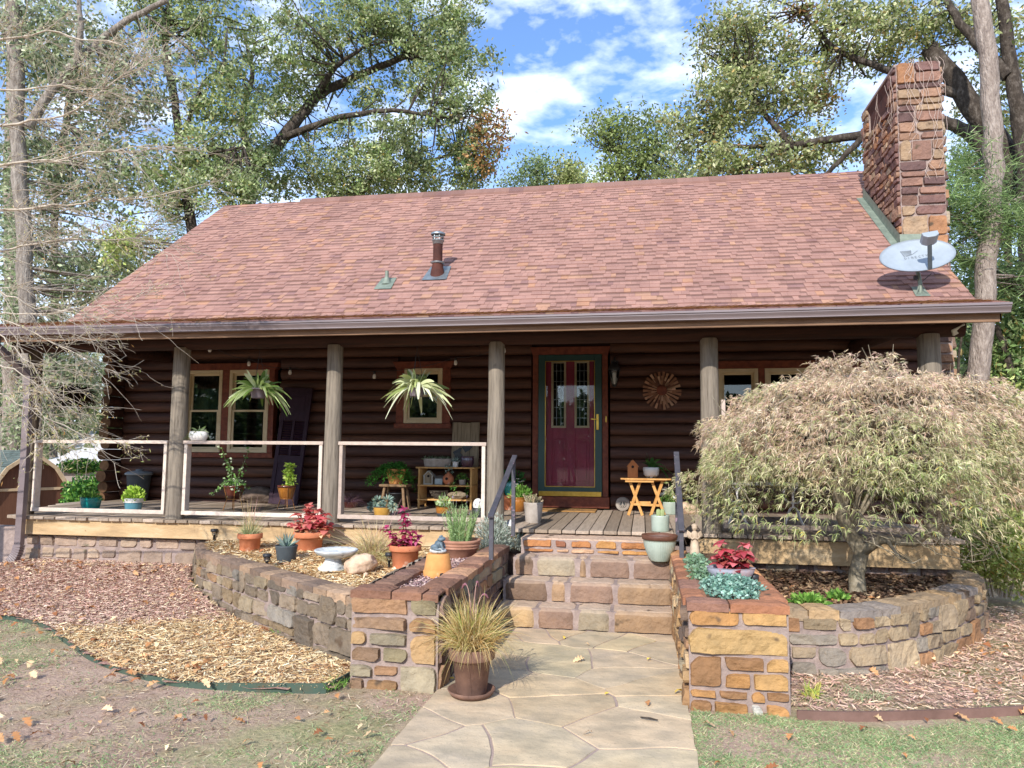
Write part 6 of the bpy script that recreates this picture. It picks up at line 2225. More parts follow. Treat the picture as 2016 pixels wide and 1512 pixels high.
# --- white iron table at the right end
p = np.array([1.05, 8.75, Z0])
t = thing('iron_table', 'white cast-iron table with scrolled legs on the right part of the porch', 'table', p)
MB().box(-.16, .75, -.02, .44, .44, .465).build('table_top', M['wgloss'], t, bevel=.004)
for x in (0.0, .6):
    mb = MB()
    mb.tube([(x-.10, .0, 0), (x-.075, .0, .06), (x-.05, 0, .15), (x-.03, 0, .19), (x, 0, .21), (x+.03, 0, .19), (x+.05, 0, .15), (x+.075, .0, .06), (x+.11, 0, 0)], .013, 8)
    mb.tube([(x, 0, .21), (x, 0, .26), (x, 0, .43)], .011, 8)
    for sg in (-1, 1):
        mb.tube([(x, 0, .25), (x+sg*.055, 0, .26), (x+sg*.09, 0, .30), (x+sg*.10, 0, .36), (x+sg*.085, 0, .40)], .011, 8)
        mb.tube([(x, 0, .34), (x+sg*.02, 0, .40), (x+sg*.05, 0, .43)], .008, 8)
    mb.build('leg', M['wgloss'], t)
mb = MB()
n = 60
mb.blades(np.stack([.80+rng.normal(0, .012, n), np.full(n, 8.0), rng.uniform(.85, 1.25, n)], 1), up_dirs(n, -60, 20), .025, .015, pick([('#b9b54c', 1, 1), ('#8fa548', 1, 1)], n), .1, 1, 'leaf')
mb.tube([(.80, 8.0, .84), (.805, 8.0, 1.0), (.80, 8.0, 1.4)], .003, 4, lin('#8fa548'))
tag(mb.build('trailing_vine', M['leaff']), 'thin yellow-green vine hanging beside the white iron table', 'vine')

# --- hanging plants
def hanger(label, x, z, spread, n, seed, pal, m_pot):
    t = thing('hanging_plant', label, 'hanging plant', (x, 7.98, z), 'hanging baskets under the porch beam')
    MB().lathe([(0, -.10), (.07, -.10), (.075, -.09), (.092, 0), (.097, .0), (.097, .016), (.085, .016), (.08, -.03)], 26).build('pot', m_pot, t)
    mb = MB()
    for k in range(3):
        a = k*2*PI/3+.4
        mb.tube([(.09*math.cos(a), .09*math.sin(a), .01), (.012*math.cos(a), .012*math.sin(a), .40)], .0025, 4)
    mb.tube([(0, 0, .40), (0, 0, 2.76-z)], .003, 4)
    mb.build('hanger', M['black'], t)
    mb = MB()
    r = np.random.default_rng(seed)
    for k in range(n):
        a = r.uniform(0, 2*PI)
        e = r.uniform(-.1, 1.35)
        l = r.uniform(.6, 1.1)*spread*(.75 if e > .9 else 1)
        D = np.array([[math.cos(a)*math.cos(e), .8*math.sin(a)*math.cos(e), math.sin(e)]])
        mb.blades(np.array([[.03*math.cos(a), .03*math.sin(a), .0]]), D, l, r.uniform(.028, .062), pick(pal, 1, .12), r.uniform(.2, 1.1)*(1.0 if e < .9 else .4), 7, 'strap', cup=.2)
    mb.build('frond', M['leaff'], t)
M['potgrey'] = mat('mauve_grey_pot', lin('#7d7378'), lin('#685f64'), 8, .6, .1, 40)
hanger('hanging pot of broad green staghorn leaves in front of the double window', -4.42, 2.25, .36, 95, 5, [('#b9c88a', 3, 1), ('#98ad62', 3, 1), ('#dce3b8', 1.5, 1), ('#6f8a44', 2, 1)], M['potgrey'])
hanger('hanging pot of narrow pale staghorn leaves near the small window', -2.50, 2.26, .37, 86, 9, [('#cdd3a2', 3, 1), ('#b3bd7c', 3, 1), ('#e3e6c4', 2, 1), ('#8d9c58', 1.5, 1)], M['potgrey'])
# dried basket at the far left
p = atY(143, 772, 9.3)
t = thing('hanging_basket', 'dead brown fern in a hanging basket at the left end of the porch', 'hanging plant', p)
MB().lathe([(0, -.12), (.09, -.11), (.14, -.05), (.15, .02), (.14, .02)], 22).build('basket', M['barkd'], t)
grass_clump(t, 1500, (.12, .34), 0, [('#3d291c', 3, 1), ('#2c1d13', 2, 1), ('#573c28', 1, 1)], (-30, 70), .016, (.3, 1.2), .12, 'dead_frond', 4)
MB().tube([(0, 0, .0), (0, 0, 3.1-p[2])], .004, 5).build('hanger', M['black'], t)
# --- lantern
t = thing('wall_lantern', 'black wall lantern with a clear chimney glass right of the door', 'lantern', (-.375, 10.30, 2.45))
mb = MB()
mb.lathe([(0, 0), (.012, .0), (.03, .015), (.034, .03), (.03, .03)], 6)
mb.lathe([(.085, .235), (.088, .245), (.07, .29), (.045, .325), (.04, .34), (.0, .345)], 8)
mb.lathe([(.0, .34), (.016, .35), (.02, .37), (.008, .39), (0, .40)], 10)
for k in range(6):
    a = k*PI/3
    mb.tube([(.032*math.cos(a), .032*math.sin(a), .03), (.075*math.cos(a), .075*math.sin(a), .24)], .005, 5)
mb.tube([(0, .06, .40), (0, .10, .42), (0, .15, .38), (0, .17, .30)], .01, 8)
mb.box(-.05, .05, .13, .15, .22, .42)
mb.build('frame', M['black'], t)
MB().lathe([(.03, .03), (.072, .235)], 6, smooth=False).build('glass', M['clear'], t)
MB().lathe([(.018, .04), (.03, .06), (.036, .12), (.024, .2), (.0, .21)], 14).build('chimney_glass', M['white'], t)
# --- sunburst wreath
t = thing('wooden_sunburst', 'round sunburst wall decoration of wooden shims beside the lantern', 'wall decoration', (.27, 10.40, 2.405))
mb = MB()
for ring, (n, r0, r1, w, y) in enumerate(((26, .115, .26, .036, 0.0), (22, .09, .195, .03, -.014), (18, .07, .14, .026, -.028))):
    for k in range(n):
        a = k*2*PI/n+ring*.1+random.uniform(-.03, .03)
        c, s_ = math.cos(a), math.sin(a)
        rr_ = r1*random.uniform(.95, 1.04)
        o2 = random.uniform(-.004, .004)
        V = []
        for yy in (y+o2, y+o2-.011):
            for q, ww in ((r0, w*.55), (rr_, w)):
                for sg in (-1, 1):
                    V.append((q*c-sg*ww/2*s_, yy-.01*(q-r0)/(rr_-r0)*0, q*s_+sg*ww/2*c))
        mb.add(V, [(0, 1, 3, 2), (6, 7, 5, 4), (0, 4, 5, 1), (1, 5, 7, 3), (3, 7, 6, 2), (2, 6, 4, 0)], pick([('#b5876a', 3, 1), ('#96694f', 3, 1), ('#c9a184', 2, 1), ('#7a5240', 1, 1)], 1)[0])
M['shim'] = mat('stained_shims', (.8, .8, .8), (1.1, 1.1, 1.1), 9, .7, .2, 40, attr=True)
mb.build('rays', M['shim'], t)
o = MB().lathe([(0, 0), (.06, 0), (.072, .01), (.072, .022), (.06, .026), (0, .02)], 24).build('hub', M['trim'], t)
o.matrix_local = Matrix.Translation((0, -.022, 0)) @ Matrix.Rotation(PI/2, 4, 'X')
# --- bulbs of the porch string light
mbw = MB()
prev = None
BP = [(413, 688, 8.6), (490, 716, 9.2), (571, 733, 9.5), (737, 741, 9.5), (897, 714, 9.2), (992, 690, 8.6)]
pts = []
for i, (px, py, Y) in enumerate(BP):
    p = atY(px, py, Y)
    pts.append(p)
    t = thing('hanging_bulb', ['unlit string light bulb nearest the second porch post', 'unlit string light bulb above the left hanging plant', 'unlit string light bulb over the leaning shutter', 'unlit string light bulb between the post and the right hanging plant', 'unlit string light bulb over the small window trim', 'unlit string light bulb at the post left of the door'][i], 'light bulb', p, 'bulbs of the porch string light')
    MB().lathe([(0, .03), (.016, .03), (.017, .06), (.01, .07), (0, .07)], 12).build('socket', M['black'], t)
    MB().lathe([(0, -.035), (.016, -.03), (.023, -.01), (.02, .012), (.013, .03)], 14).build('glass', M['white'], t)
for a, b in zip(pts[:-1], pts[1:]):
    q = []
    for u in np.linspace(0, 1, 13):
        w = a+(b-a)*u
        q.append(w+np.array([0, 0, .068-.10*math.sin(PI*u)*0.5]))
    mbw.tube(q, .0035, 4)
mbw.tube([pts[0]+[0, 0, .068], pts[0]+np.array([-.4, -.3, .13]), pts[0]+np.array([-1.0, -.6, .2])], .0035, 4)
tag(mbw.build('string_light_cable', M['black']), 'thin dark cable of the string lights looping under the porch roof', 'cable')
# --- security light and dish
p = atY(1885, 648, 7.82)
t = thing('security_light', 'small white security floodlight tilted on the right end of the porch beam', 'floodlight', p)
o = MB().box(-.07, .07, -.03, .02, -.035, .035).build('lamp_head', M['ivory'], t, bevel=.008)
o.rotation_euler = (.5, -.5, 0)
MB().tube([(0, .01, .0), (0, .05, .03), (0, .10, .02)], .014, 8).build('bracket', M['black'], t)
bp_ = on_roof(3.575, 10.24)
t = thing('satellite_dish', 'white oval satellite dish with a forward feed arm on the roof corner', 'satellite dish', bp_)
mb = MB()
mb.tube([(0, 0, .0), (0, 0, .14), (-.005, .03, .26), (-.01, .1, .4)], .026, 12)
mb.add([(-.09, -.1, -.1*RS+.03), (.09, -.1, -.1*RS+.03), (.07, .12, .12*RS+.03), (-.07, .12, .12*RS+.03)], [(0, 1, 2, 3)])
mb.add([(-.08, -.08, -.04), (0, -.03, .13), (-.025, 0, .12), (.08, -.08, -.04), (.025, 0, .12)], [(0, 1, 2), (3, 4, 1)])
mb.build('mast', M['flash'], t)
mb = MB()
mb.box(-.07, -.03, -.02, .03, .19, .24)
mb.bar((.02, -.02, .16), (.12, -.06, .25), .008, .008)
mb.build('clamp', M['black'], t)
# the reflector: shallow oval, tilted back, facing the viewer's side
tilt = math.radians(-34)
R = Matrix.Rotation(math.radians(-6), 3, 'Z') @ Matrix.Rotation(tilt, 3, 'X') @ Matrix.Rotation(math.radians(-9), 3, 'Y')
A, B, DP = .455, .30, .07
cen = Vector((-.04, -.02, .46))
V, F = [], []
nr, na = 10, 56
for side in (0, 1):
    for i in range(nr+1):
        u = i/nr
        for k in range(na):
            a = k*2*PI/na
            q = Vector((A*u*math.cos(a), -DP*(u*u)+(.012 if side else 0), B*u*math.sin(a)))
            V.append(tuple(cen+R @ q))
n0 = (nr+1)*na
for side in (0, 1):
    for i in range(nr):
        for k in range(na):
            F.append((side*n0+i*na+k, side*n0+(i+1)*na+k, side*n0+(i+1)*na+(k+1) % na, side*n0+i*na+(k+1) % na))
for k in range(na):
    F.append((nr*na+k, nr*na+(k+1) % na, n0+nr*na+(k+1) % na, n0+nr*na+k))
refl = MB().add(V, F, smooth=True).build('reflector', M['dish'], t)
# faded print on the face: emblem and wordmark, laid just over the curved face
def face(x, z): return cen+R @ Vector((x, -DP*((x/A)**2+(z/B)**2)-.003, z))
mb = MB()
def strip(a, b, w=.008):
    a, b = Vector(a), Vector(b)
    d = (b-a).normalized()
    nn = Vector((-d.y, d.x))*w/2
    m_ = max(2, int((b-a).length/.02)+1)
    V = []
    for i in range(m_):
        c = a.lerp(b, i/(m_-1))
        V += [tuple(face(c.x+nn.x, c.y+nn.y)), tuple(face(c.x-nn.x, c.y-nn.y))]
    mb.add(V, [(2*i, 2*i+1, 2*i+3, 2*i+2) for i in range(m_-1)])
ex, ez = -.155, .10
for k in range(7):
    f_ = k/6
    strip((ex+.02*f_, ez+.05-.085*f_), (ex+.135-.01*f_, ez+.05-.055*f_), .007-.003*f_)
strip((ex, ez+.055), (ex+.03, ez-.045), .006)
strip((ex+.05, ez-.035), (ex+.13, ez-.015), .012)
strip((ex+.13, ez-.015), (ex+.21, ez+.03), .008)
GL = {'D': [((0, 0), (0, 1)), ((0, 1), (.6, .8)), ((.6, .8), (.6, .2)), ((.6, .2), (0, 0))], 'I': [((.2, 0), (.2, 1))],
      'R': [((0, 0), (0, 1)), ((0, 1), (.6, .95)), ((.6, .95), (.6, .55)), ((.6, .55), (0, .5)), ((.2, .5), (.65, 0))],
      'E': [((0, 0), (0, 1)), ((0, 1), (.6, 1)), ((0, .5), (.5, .5)), ((0, 0), (.6, 0))],
      'C': [((.65, .85), (.3, 1)), ((.3, 1), (0, .6)), ((0, .6), (.1, .15)), ((.1, .15), (.65, .1))],
      'T': [((.3, 0), (.3, 1)), ((0, 1), (.65, 1))], 'V': [((0, 1), (.3, 0)), ((.3, 0), (.65, 1))]}
for i, ch in enumerate('DIRECTV'):
    for (a, b) in GL[ch]:
        x = -.135+i*.043
        strip((x+a[0]*.034, .012+a[1]*.034), (x+b[0]*.034, .012+b[1]*.034), .0055)
mb.build('printed_logo', M['logo'], refl)
# feed arm from the lower edge, forward and up to the feed horn
base = cen+R @ Vector((.06, -DP*.9, -B*.96))
tip = cen+R @ Vector((.07, -.37, -.07))
MB().bar(base, tip, .05, .03).build('feed_arm', M['greyp'], t, bevel=.004)
mb = MB()
Rm = R.to_4x4()
for y0_, y1_, w_, h_ in ((-.09, .06, .095, .045),):
    pl = [(-w_, h_), (w_*1.0, h_*1.1), (w_*.95, -h_*.4), (w_*.45, -h_*1.1), (-w_*.5, -h_*1.1), (-w_*.95, -h_*.3)]
    V = [tuple(tip+R @ Vector((x, yy, z_))) for yy in (y0_, y1_) for x, z_ in pl]
    mb.add(V, [tuple(range(6)), tuple(range(11, 5, -1))]+[(i, i+6, (i+1) % 6+6, (i+1) % 6) for i in range(6)])
mb.build('feed_horn', M['dish'], t, bevel=.008)
# ------------------------------------------------------------------ trees
OAK = [('#98a56c', 4, 1), ('#84955a', 3, 1), ('#adb885', 3, 1), ('#5f7542', 2, 1), ('#c8cba4', 2.4, 1), ('#aeae70', 1, 1), ('#b59a60', .15, 1)]
OAKO = [('#a5ad74', 4, 1), ('#919c62', 3, 1), ('#babc8a', 3, 1), ('#69783f', 2, 1), ('#cdc89e', 2.2, 1), ('#bba062', .6, 1), ('#b58755', .15, 1)]
RUST = [('#ad8050', 3, 1), ('#b98f5c', 2, 1), ('#9a6f4a', 2, 1), ('#8d9058', 3, 1)]
PINE = [('#7a9458', 3, 1), ('#8fa66a', 2, 1), ('#647d48', 2, 1), ('#a5b47c', 1, 1)]
YGR = [('#b3c070', 3, 1), ('#cbd288', 2.4, 1), ('#94a858', 2, 1), ('#ddd69a', 1.4, 1), ('#c9a868', .5, 1)]


def tree(name, label, limbs, blobs, pal, leaf=.13, per=42, sig=.26, bark='barkd', group='trees behind the cabin', base=None, seed=1, twig=1.1, needle=False, keep=1.0):
    """limbs: [(r0_px, r1_px, [(px, py, Y) ...])]; blobs: [(px, py, Y, rx_px, ry_px, clumps[, palette])]"""
    r = np.random.default_rng(seed)
    L = []
    for r0, r1, pts in limbs:
        W = np.array([atY(*p) for p in pts])
        k = np.linspace(0, len(W)-1, max(8, 5*len(W)))
        Q = np.stack([np.interp(k, np.arange(len(W)), W[:, i]) for i in range(3)], 1)
        for _ in range(2):
            Q[1:-1] = (Q[:-2]+2*Q[1:-1]+Q[2:])/4
        s = mpp(Q[0])
        Q[1:-1] += r.normal(0, .10*r1*s+.004, (len(Q)-2, 3))
        rad = np.linspace(r0, r1, len(Q))*s*.84
        L.append((Q, rad))
    b = L[0][0][0]
    t = thing(name, label, 'tree', (b[0], b[1], b[2]), group)
    off = b
    mb = MB()
    for Q, rad in L:
        mb.tube(Q-off, rad, 9)
    allp = np.concatenate([Q for Q, _ in L])
    cl, pals = [], []
    for bl in blobs:
        px, py, Y, rx, ry, n = bl[:6]
        c = atY(px, py, Y)
        s = mpp(c)
        d = nrm(r.normal(size=(n, 3)))*(r.random(n)**.42)[:, None]
        # ragged, clumpy outline
        k = np.array([1+.42*mnoise.fractal(Vector((*(v*1.7),))+Vector((px*.01, py*.01, seed)), 1, 2, 3) for v in d])
        P = c+d*k[:, None]*np.array([rx*s, max(rx, ry)*s*.85, ry*s])
        if keep < 1:                   # open holes in the crown where the noise is low
            g = np.array([mnoise.fractal(Vector(v*.55)+Vector((seed, 0, 0)), 1, 2, 3) for v in P])
            P = P[g > np.quantile(g, 1-keep)]
        cl.append(P)
        pals += [bl[6] if len(bl) > 6 else pal]*len(P)
    C = np.concatenate(cl)
    # twigs from the nearest limb to a share of the clumps
    for i in r.choice(len(C), int(len(C)*twig*.4), replace=False):
        j = np.argmin(((allp-C[i])**2).sum(1))
        a, e = allp[j], C[i]
        D_ = np.linalg.norm(e-a)
        if D_ > 5.5:
            continue
        m_ = (a+e)/2+r.normal(0, .12*D_, 3)
        q = np.stack([a, a*.55+m_*.45, m_, m_*.45+e*.55, e])
        mb.tube(q-off, np.linspace(.012+.012*D_, .006, 5), 4, cap=False)
    mb.build('trunk', M[bark], t)
    mb = MB()
    sg_ = sig*r.uniform(.6, 1.5, len(C))
    P = np.repeat(C, per, 0)+rng.normal(0, 1, (len(C)*per, 3))*np.array([1, 1, .7])*np.repeat(sg_, per)[:, None]
    n = len(P)
    col = np.empty((n, 3))
    ids = np.repeat(np.arange(len(C)), per)
    up = {id(p): p for p in pals}
    pid = np.array([id(p) for p in pals])
    for k_, pp in up.items():
        m_ = pid[ids] == k_
        col[m_] = pick(pp, m_.sum(), .2)
    col *= (1+.22*r.normal(size=len(C)))[ids][:, None].clip(.5, 1.6)
    col = np.clip(col, .01, .9)
    if needle:
        mb.blades(P, up_dirs(n, -15, 70), rng.uniform(.7, 1.3, n)*leaf, leaf*.07, col, .2, 1, 'leaf')
    else:
        mb.cards(P-0, rng.uniform(.45, 1.3, n)*leaf, rng.uniform(.3, .62, n)*leaf, col)
    for i, c_ in enumerate(mb.ch):
        if c_[0] is not None:
            c_[0][:] = c_[0]-off.astype(np.float32)
    mb.build('crown', M['leaf'], t)
    return t


tree('oak_tree', 'large green oak behind the left half of the roof, its pale limb rising right',
     [(24, 15, [(455, 900, 22), (470, 500, 22), (505, 330, 22)]), (17, 7, [(505, 330, 22), (560, 270, 22), (620, 190, 22.5), (700, 150, 23), (800, 110, 23)]),
      (9, 3, [(620, 190, 22.5), (660, 130, 22), (720, 90, 22)]), (9, 3, [(560, 270, 22), (660, 232, 21.5), (770, 215, 21), (860, 230, 21)]),
      (8, 3, [(700, 380, 23), (740, 345, 23), (800, 330, 23), (900, 300, 23)]), (10, 4, [(505, 330, 22), (470, 240, 22.5), (500, 150, 23), (480, 60, 23)]), (9, 3, [(700, 600, 23), (700, 400, 23), (760, 320, 23)])],
     [(600, 70, 22, 170, 95, 150), (760, 60, 22.5, 150, 90, 150), (860, 130, 22, 95, 95, 95), (905, 230, 22, 75, 75, 60), (955, 285, 22, 42, 62, 30, RUST), (930, 320, 22.5, 60, 60, 40),
      (800, 300, 22, 130, 80, 95), (680, 300, 23, 110, 70, 60), (600, 360, 22, 130, 50, 75), (780, 365, 23, 170, 35, 90), (560, 170, 22, 90, 80, 65), (900, 50, 22.5, 60, 70, 40), (480, 300, 21, 90, 75, 65), (740, 190, 23, 90, 40, 22)],
     OAK, .15, 64, .185, seed=3, keep=.8)
tree('oak_tree', 'dark stemmed oak behind the left end of the roof with bright green lower leaves',
     [(16, 9, [(400, 900, 19), (385, 500, 19), (360, 330, 19), (345, 200, 19.3)]), (10, 4, [(345, 200, 19.3), (325, 110, 19.5), (330, 20, 20), (350, -60, 20)]), (6, 2, [(360, 270, 19), (400, 160, 19), (440, 130, 19)]), (6, 2, [(365, 330, 19), (420, 300, 18.5), (480, 290, 18)])],
     [(400, 60, 20, 120, 100, 100), (440, 200, 19, 90, 90, 80), (390, 320, 18.5, 110, 70, 80), (330, 380, 18.5, 80, 60, 40), (450, 370, 18, 70, 40, 40), (280, 40, 20, 90, 70, 50), (250, 480, 18, 70, 50, 22, YGR)],
     OAK, .14, 60, .175, seed=5, keep=.85)
tree('old_tree', 'pale grey trunked tree rising at the far left edge behind the bare twigs',
     [(20, 15, [(60, 1000, 17), (62, 760, 17), (50, 500, 17), (34, 250, 17), (24, 0, 17), (15, -120, 17)]), (12, 6, [(55, 250, 17), (120, 150, 17.3), (230, 50, 17.5), (330, 0, 17.5)]), (9, 4, [(150, 130, 17.3), (160, 60, 17), (150, -40, 17)]), (9, 7, [(105, 900, 20), (105, 600, 20), (110, 380, 19), (140, 180, 18.3), (160, 40, 18.5)])],
     [(120, 120, 18, 130, 120, 110), (250, 170, 18.5, 120, 100, 95), (60, 350, 18.5, 110, 130, 110), (200, 330, 19, 130, 110, 110), (100, 560, 19, 140, 120, 130), (230, 540, 19, 100, 80, 70), (30, 60, 18, 90, 100, 60), (150, 740, 20, 120, 90, 80), (60, 840, 20, 110, 70, 50)],
     [('#9ba67e', 3, 1), ('#b0b894', 3, 1), ('#82926a', 2, 1), ('#c9c9ac', 2, 1)], .17, 40, .27, bark='bark', seed=8)
tree('pine_tree', 'dark pine with soft green needles among the trees at the far left',
     [(20, 12, [(20, 900, 24), (25, 600, 24), (20, 300, 24), (30, 60, 24)]), (5, 2, [(20, 420, 24), (120, 430, 24), (220, 470, 24)])],
     [(60, 680, 24, 140, 90, 60), (180, 690, 25, 110, 80, 55), (60, 800, 26, 150, 90, 60), (170, 780, 26, 120, 80, 50), (300, 620, 25, 120, 60, 40), (30, 470, 24, 80, 70, 30), (340, 480, 25, 60, 70, 30)],
     PINE, .32, 46, .42, bark='barkp', seed=9, needle=True)
tree('oak_tree', 'great spreading oak right of the sky gap whose long limbs reach behind the chimney',
     [(34, 22, [(2075, 900, 17), (2060, 500, 17), (1990, 320, 17), (1900, 190, 17.2), (1830, 95, 17.5)]), (18, 6, [(2010, 370, 17), (1900, 255, 17), (1840, 232, 17), (1700, 265, 17.3), (1560, 285, 17.6), (1480, 330, 17.8)]),
      (12, 4, [(1900, 190, 17.2), (1780, 150, 17.4), (1640, 100, 17.6), (1580, 20, 17.8)]), (9, 3, [(1560, 285, 17.6), (1500, 220, 17.7), (1470, 150, 17.8)]), (7, 2, [(1560, 285, 17.6), (1440, 290, 17.8), (1390, 250, 18)]),
      (24, 12, [(2030, 560, 16.5), (2020, 330, 16.5), (1990, 130, 16.5), (1960, -60, 16.5)]), (15, 6, [(1985, 150, 16.5), (1900, 60, 16.8), (1840, -40, 17)]), (14, 6, [(2060, 600, 16), (1960, 540, 16), (1870, 500, 16.2), (1800, 470, 16.4)]), (8, 3, [(1700, 268, 17.3), (1640, 330, 17.4), (1590, 380, 17.5)])],
     [(1480, 70, 18, 110, 75, 95), (1430, 190, 18, 95, 80, 85), (1360, 250, 18, 70, 55, 45), (1560, 180, 18, 120, 80, 80), (1650, 70, 18, 120, 70, 70), (1500, 320, 18, 130, 45, 60), (1620, 300, 18.2, 100, 50, 36), (1760, 60, 17.5, 110, 60, 50), (1900, 40, 17.5, 110, 60, 45), (1990, 90, 17, 60, 90, 25),
      (1580, 30, 18, 30, 22, 8, RUST), (1620, 200, 18, 30, 22, 6, RUST), (1940, 200, 18, 70, 80, 20), (1400, 330, 18.2, 110, 45, 40)],
     OAKO, .125, 64, .165, seed=12, keep=.82)
tree('young_oak', 'rounded olive green tree in the middle distance left of the spreading oak',
     [(9, 4, [(1250, 900, 28), (1240, 420, 28), (1215, 300, 28)]), (4, 2, [(1235, 380, 28), (1270, 320, 28), (1300, 290, 28)])],
     [(1200, 255, 28, 45, 40, 40), (1250, 300, 28, 62, 50, 55), (1300, 320, 28, 62, 55, 50), (1210, 340, 28, 50, 40, 30), (1280, 240, 28, 24, 20, 9), (1330, 370, 27, 70, 30, 30)],
     [('#93a05e', 3, 1), ('#7d8d50', 3, 1), ('#aab277', 2, 1)], .17, 42, .33, seed=14)
tree('distant_tree', 'small pale green tree low in the sky gap, left of its twin',
     [(4, 2, [(1060, 900, 36), (1060, 380, 36), (1055, 330, 36)])],
     [(1050, 350, 36, 34, 40, 40), (1015, 375, 36, 30, 25, 20), (1060, 320, 36, 14, 20, 8)], [('#8b9c68', 3, 1), ('#a3b07f', 2, 1), ('#6f8252', 2, 1)], .2, 40, .36, seed=15)
tree('distant_tree', 'small yellowish green tree low in the sky gap, right of its twin',
     [(4, 2, [(1125, 900, 36), (1125, 380, 36), (1120, 340, 36)])],
     [(1115, 350, 36, 40, 34, 45), (1150, 370, 36, 36, 25, 24), (1120, 325, 36, 16, 16, 8)], [('#a3a968', 3, 1), ('#8d9c5c', 2, 1), ('#b9b884', 1.5, 1)], .2, 40, .36, seed=16)
tree('pine_tree', 'tall straight pine trunk with flat needle sprays right of the chimney',
     [(25, 19, [(1918, 1000, 15), (1920, 800, 15), (1938, 600, 15), (1952, 400, 15), (1955, 200, 15), (1935, 40, 15), (1930, -100, 15)]), (5, 2, [(1945, 480, 15), (1900, 440, 15), (1870, 420, 15)]), (5, 2, [(1950, 420, 15), (1985, 400, 15), (2030, 380, 15)])],
     [(1900, 400, 15, 70, 50, 40), (1980, 440, 15, 60, 45, 34), (1920, 330, 15.5, 60, 40, 20), (2000, 560, 16, 50, 50, 22), (1890, 500, 15.5, 50, 25, 18)],
     PINE, .26, 50, .24, bark='barkp', seed=18, needle=True)
tree('maple_tree', 'light green broadleaf tree right of the pine trunk by the frame edge',
     [(12, 6, [(2010, 1000, 16.5), (2000, 800, 16.5), (1985, 700, 16.5), (1960, 640, 16.5)]), (22, 16, [(2040, 1000, 17), (2035, 700, 17), (2030, 500, 17)]), (9, 4, [(1880, 800, 17), (1900, 740, 17), (1960, 650, 17)]), (4, 2, [(1885, 800, 16), (1888, 700, 16), (1900, 620, 16)])],
     [(1985, 690, 17, 60, 70, 60), (2000, 790, 17, 60, 50, 45), (1965, 790, 16.5, 35, 40, 22, YGR), (2010, 620, 17, 45, 50, 28), (1900, 690, 17, 40, 70, 9), (1960, 560, 17, 60, 50, 18)],
     [('#7f9a5c', 3, 1), ('#93a86a', 3, 1), ('#637e4a', 2, 1), ('#b3bc86', 1.4, 1), ('#c5aa66', .5, 1)], .15, 42, .24, seed=20)
tree('background_tree', 'shadowy green tree filling the gap behind the straight pine',
     [(10, 5, [(1990, 900, 26), (1985, 500, 26), (1975, 300, 26), (1960, 150, 26)]), (5, 2, [(1985, 480, 26), (1920, 420, 26), (1880, 380, 26)])],
     [(1930, 420, 26, 70, 90, 60), (2000, 300, 26, 60, 100, 55), (1890, 600, 26, 40, 90, 30), (1990, 540, 26, 60, 90, 55), (1900, 300, 26, 50, 60, 26), (1900, 760, 26, 60, 60, 40)],
     [('#7f915c', 3, 1), ('#94a46e', 3, 1), ('#687c4a', 2, 1)], .18, 40, .3, seed=41, keep=.75)
# shrubs beside the porch
def shrub(name, label, px, py, Y, rx, ry, n, pal, L=.05, W=.03, seed=1):
    c = atY(px, py, Y)
    s = mpp(c)
    mb = MB()
    r = np.random.default_rng(seed)
    d = nrm(r.normal(size=(n, 3)))*(r.random(n)**.4)[:, None]
    k = np.array([1+.35*mnoise.fractal(Vector((*(v*2.2),))+Vector((seed, 0, 0)), 1, 2, 3) for v in d])
    P = d*k[:, None]*np.array([rx*s, rx*s*.8, ry*s])
    mb.cards(P, rng.uniform(.6, 1.3, n)*L, rng.uniform(.7, 1.2, n)*W, pick(pal, n, .2))
    o = thing(name, label, 'shrub', c)
    mb.build('foliage', M['leaf'], o)
    ms_ = MB()
    for i in range(14):
        e = P[r.integers(0, n)]
        ms_.tube([np.array([e[0]*.25, e[1]*.25, -ry*s*1.15]), e*.5+np.array([0, 0, -.3*ry*s]), e], [.012, .008, .004], 5)
    ms_.build('stem', M['twig'], o)
    return o
shrub('shrub', 'sunny yellow-green shrub beyond the right end of the porch', 1965, 1075, 8.7, 105, 85, 9000, YGR, .055, .028, 2)
shrub('shrub', 'darker shrub behind the sunny shrub at the right frame edge', 1990, 940, 11.5, 90, 60, 5200, PINE, .07, .035, 3)
shrub('shrub', 'leafy green shrub seen past the left end of the porch', 165, 985, 14.5, 42, 48, 5200, GREEN+DKG, .09, .05, 4)
shrub('shrub', 'small green bush in front of the distant building on the left', 160, 918, 22, 44, 13, 2400, DKG+GREEN, .14, .08, 5)
p = atZ(1975, 1170, -.1)
t = tag(grass_clump(None, 240, (.25, .6), 0, STRWG, (35, 88), .006, (.1, .9), .35, 'dry_weeds', 4), 'dry straw coloured weeds at the foot of the sunny shrub', 'weeds')
t.location = p

# far wood closing the horizon all round
mb = MB()
n = 60000
a = rng.uniform(0, 2*PI, n)
rad = rng.uniform(48, 60, n)
hh = np.array([8+4.5*mnoise.noise(Vector((math.cos(v)*7, math.sin(v)*7, 2)))+2*mnoise.noise(Vector((math.cos(v)*30, math.sin(v)*30, 2))) for v in a])
zz = -1.2+hh*rng.random(n)**.8
P = np.stack([rad*np.cos(a), rad*np.sin(a), zz], 1)
mb.cards(P, rng.uniform(.7, 1.5, n), rng.uniform(.4, .9, n), pick([('#6f8052', 3, 1), ('#566a40', 3, 1), ('#8c9866', 2, 1), ('#47583a', 2, 1)], n, .2))
stuff(mb.build('far_wood', M['leaf']), 'distant belt of mixed green woodland behind everything', 'woodland')

